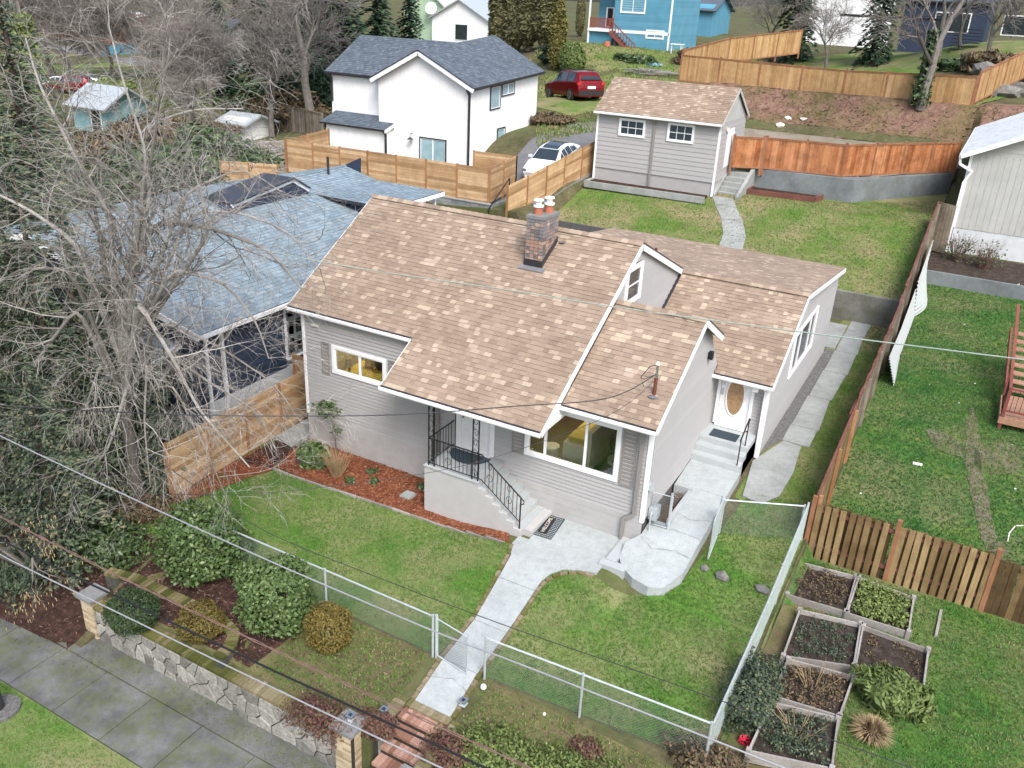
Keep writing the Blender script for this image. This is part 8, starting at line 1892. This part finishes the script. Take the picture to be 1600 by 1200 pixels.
cu = bpy.data.curves.new('mat_text', 'FONT'); cu.body = "WELCOME"; cu.size = .15; cu.align_x = 'CENTER'; cu.align_y = 'CENTER'; cu.extrude = .001
to = bpy.data.objects.new('mat_text', cu); COL.objects.link(to); bpy.context.view_layer.update(); tme = bpy.data.meshes.new_from_object(to); bpy.data.objects.remove(to); to = bpy.data.objects.new('mat_text', tme); COL.objects.link(to); to.parent = wm; tme.materials.clear(); tme.materials.append(M_PLATE)
tc = O1+U1*.505+V1*.5; to.location = Vector((tc.x, tc.y, H(tc.x, tc.y)+.077))-wm.location; to.rotation_euler = (0, 0, atan2(V1.y, V1.x))
# litter and yard things
def ball(name, label, px, py, r, mat, cat="ball"):
    p_ = G(px, py); q = MB(); n = 8; vs = []
    for i in range(1, 6):
        for k in range(n): a = 2*pi*k/n; b = pi*i/6; vs.append((p_.x+r*sin(b)*cos(a), p_.y+r*sin(b)*sin(a), p_.z+r+r*cos(b)))
    vs += [(p_.x, p_.y, p_.z+2*r), (p_.x, p_.y, p_.z)]; fs = [(i*n+k, (i+1)*n+k, (i+1)*n+(k+1) % n, i*n+(k+1) % n) for i in range(4) for k in range(n)]+[(40, k, (k+1) % n) for k in range(n)]+[(41, 32+(k+1) % n, 32+k) for k in range(n)]
    q.add(vs, fs); tag(q.build(name, mat, smooth=True), label, cat)
ball("white_ball", "white ball-shaped garden light right of the front path end", 755, 1082, .07, M_WHITE, "garden light")
ball("pale_stone", "small round white stone outside the right chain-link fence", 850, 1122, .04, M_PLATE, "stone")
p_ = G(1432, 728); q = MB(); q.tube([(p_.x-.12, p_.y, p_.z+.05), (p_.x+.14, p_.y+.03, p_.z+.05)], .05, 8); tag(q.build('can', M_WHITE), "white and blue bottle lying on the right neighbour lawn", "bottle")
for i in range(14):
    px, py = rng.uniform(1340, 1590), rng.uniform(430, 840); p_ = G(px, py)
    if p_.x < 15.3: continue
    q = MB(); r = rng.uniform(.015, .03); q.box(p_.x-r, p_.x+r, p_.y-r, p_.y+r, p_.z+.02, p_.z+.02+r, 1); tag(q.build('paper_scrap', M_WHITE), "tiny white scrap littering the right neighbour lawn", "litter", "white scraps on the neighbour lawn")
p_ = G(1163, 1167); q = MB(); leafcloud(q, (p_.x, p_.y, p_.z+.1), (.13, .1, .1), 40, .09, seed=5, shell=.5); tag(q.build('red_bag', M_RED), "crumpled red plastic bag near the chain-link corner post", "bag")
pth = [G(a, b)+Vector((0, 0, .03)) for a, b in ((1600, 825), (1585, 826), (1576, 835), (1573, 850))]; q = MB(); q.tube(pth, .02, 5); tag(q.build('garden_hose', M_PLATE), "end of a pale garden hose on the lawn by the right fence", "hose")
t = thing("pergola_chair", "small white patio table on the hill lawn below the blue house", "table", tuple(G(1057, 85))); p_ = G(1057, 85); q = MB()
for a, b in ((-.5, -.3), (.5, -.3), (-.5, .3), (.5, .3)): q.box(p_.x+a-.04, p_.x+a+.04, p_.y+b-.04, p_.y+b+.04, p_.z, p_.z+.9)
q.build('leg', M_WHITE, t); q = MB(); q.box(p_.x-.65, p_.x+.65, p_.y-.4, p_.y+.4, p_.z+.9, p_.z+.97); q.build('top', M_WHITE, t)
for i, (px, py, c_, lb) in enumerate(((960, 72, M_BLACK, "black covered grill under the stairs of the blue house"), (972, 70, M_RED, "red flower pots beneath the stairs of the blue house"), (948, 73, M_TERRA, "terracotta pot by the blue house wall"))):
    p_ = G(px, py); q = MB(); q.cyl(tuple(p_), .4, .8 if i == 0 else .5, 10, r2=.3); tag(q.build('garden_pot', c_), lb, "pot")
p_ = G(1022, 104); q = MB(); leafcloud(q, (p_.x, p_.y, p_.z+.1), (.8, .5, .15), 80, .3, seed=6); tag(q.build('blue_tarp', M_TEAL), "crumpled teal tarp on the hill lawn", "tarp")
t = thing("brush_pile", "pile of pale cut branches on the hill lawn above the shed garage", "branch pile", tuple(G(1020, 118))); p_ = G(1020, 118); q = MB()
for k in range(40): a = rng.uniform(0, pi); l = rng.uniform(.6, 2); c = p_+Vector((rng.uniform(-1.8, 1.8), rng.uniform(-.8, .8), .1+rng.uniform(0, .3))); q.tube([c-Vector((cos(a)*l, sin(a)*l*.6, 0)), c+Vector((cos(a)*l, sin(a)*l*.6, rng.uniform(-.1, .2)))], .03, 4)
q.build('branch', M_GREYT, t)
t = thing("debris_pile", "heap of pale lumber and scrap behind the left end of the long cedar fence", "debris pile", tuple(G(435, 240))); p_ = G(435, 245); q = MB()
for k in range(60): a = rng.uniform(0, pi); l = rng.uniform(.3, 1.2); c = p_+Vector((rng.uniform(-3.2, .6), rng.uniform(-1.6, 1.8), .1+rng.uniform(0, .5))); q.bar(c-Vector((cos(a)*l, sin(a)*l, 0)), c+Vector((cos(a)*l, sin(a)*l, rng.uniform(-.1, .2))), .12, .04, tone=rng.random())
q.build('plank', M_GREYT, t)
t = thing("utility_pole_base", "dark post in a ring of pale gravel at the left edge of the verge", "post", tuple(P(2, 1105, -1.6))); p_ = P(0, 1110, -1.58); q = MB(); q.cyl(tuple(p_), .1, 2.2, 10); q.build('post', M_DARKM, t)
q = MB(); q.cyl((p_.x, p_.y, -1.58), .42, .07, 20); q.build('gravel_ring', M_GRAVEL, t)
# small planks and path behind the hazel
q = MB(); a, b = P(118, 905, -.6), P(150, 860, -.5)
# window air and junction bits on the left wall
q = MB(); q.box(.35, .6, -.06, -.01, 4.02, 4.1); q.build('cable_bracket', M_PLATE, house)
tufts('grass', [(p.x, p.y) for p in (G(838, 190), G(935, 175), G(935, 205), G(838, 240))], M_BLADEB, 40, (.05, .2), .04)
tufts('grass', [(-28, 44), (-4.6, 44), (-4.6, 72), (-30, 76)], M_BLADEB, 14, (.06, .2), .05)
# ================================================================ overhead cables
def cable(name, label, pts, r, mat, twist=False):
    path = [Vector(p) for p in pts]; sm = []
    for i in range(len(path)-1):
        p0 = path[max(i-1, 0)]; p1 = path[i]; p2 = path[i+1]; p3 = path[min(i+2, len(path)-1)]
        for k in range(10):
            t = k/10; sm.append(.5*((2*p1)+(p2-p0)*t+(2*p0-5*p1+4*p2-p3)*t*t+(3*p1-p0-3*p2+p3)*t**3))
    sm.append(path[-1]); q = MB()
    if twist:
        for ph in (0, pi):
            fine = resample(sm, .05); q.tube([p+Vector((0, cos(i*.35+ph)*r, sin(i*.35+ph)*r)) for i, p in enumerate(fine)], r*.8, 4, caps=False)
    else: q.tube(sm, r, 6)
    tag(q.build(name, mat, smooth=True), label, "cable")
M_CABL = plain("bare_aluminium_cable", (.50, .50, .52), .35, metal=.6, var=.1)
cable("power_cable", "bright bare metal cable, uppermost of the thick ones crossing the lower left", [PY(a, b, -9.6) for a, b in ((-60, 650), (0, 681), (220, 785), (400, 867), (475, 900), (675, 985), (800, 1033), (1000, 1111), (1200, 1190), (1320, 1237))], .014, M_CABL)
cable("power_cable", "twisted reddish cable pair in the middle of the thick cables", [PY(a, b, -10.2) for a, b in ((-60, 780), (0, 807), (185, 900), (400, 1002), (600, 1096), (800, 1187), (900, 1233))], .014, M_TWIGB, True)
cable("power_cable", "black insulated cable below the twisted pair", [PY(a, b, -10.4) for a, b in ((-60, 812), (0, 843), (115, 900), (400, 1035), (640, 1145), (780, 1210), (860, 1246))], .02, M_BLACK)
cable("power_cable", "lowest pale cable crossing above the stone wall", [PY(a, b, -10.6) for a, b in ((-60, 832), (0, 866), (67, 900), (400, 1062), (690, 1200), (780, 1243))], .014, M_CABL)
cable("thin_wire", "thin dark wire crossing the whole front garden", [PY(a, b, -9) for a, b in ((-40, 585), (0, 600), (215, 702), (400, 822), (585, 900), (800, 981), (1000, 1050), (1200, 1121), (1425, 1200), (1560, 1246))], .007, M_DARKM)
cable("thin_wire", "pale greenish wire crossing above both roofs", [PY(a, b, -4) for a, b in ((-40, 296), (0, 303), (160, 337), (250, 354), (507, 410), (800, 454), (950, 478), (1200, 512), (1400, 537), (1600, 562), (1680, 572))], .011, plain("weathered_green_wire", (.30, .36, .33), .5))
L6 = [MAST, PY(950, 622, -1.5), PY(800, 635, -3.2), PY(640, 647, -5), PY(480, 650, -6.5), PY(290, 648, -8), PY(110, 640, -9), PY(-40, 630, -10)]
cable("service_cable", "service drop cable from the roof mast away to the left", L6, .012, M_DARKM)
L7 = [MAST-Vector((0, 0, .15)), PY(955, 647, -1.5), PY(800, 706, -4), PY(655, 741, -5.5), PY(400, 771, -8), PY(212, 770, -9), PY(-40, 762, -10)]
cable("service_cable", "thinner second wire from the roof mast sagging to the left", L7, .006, M_DARKM)
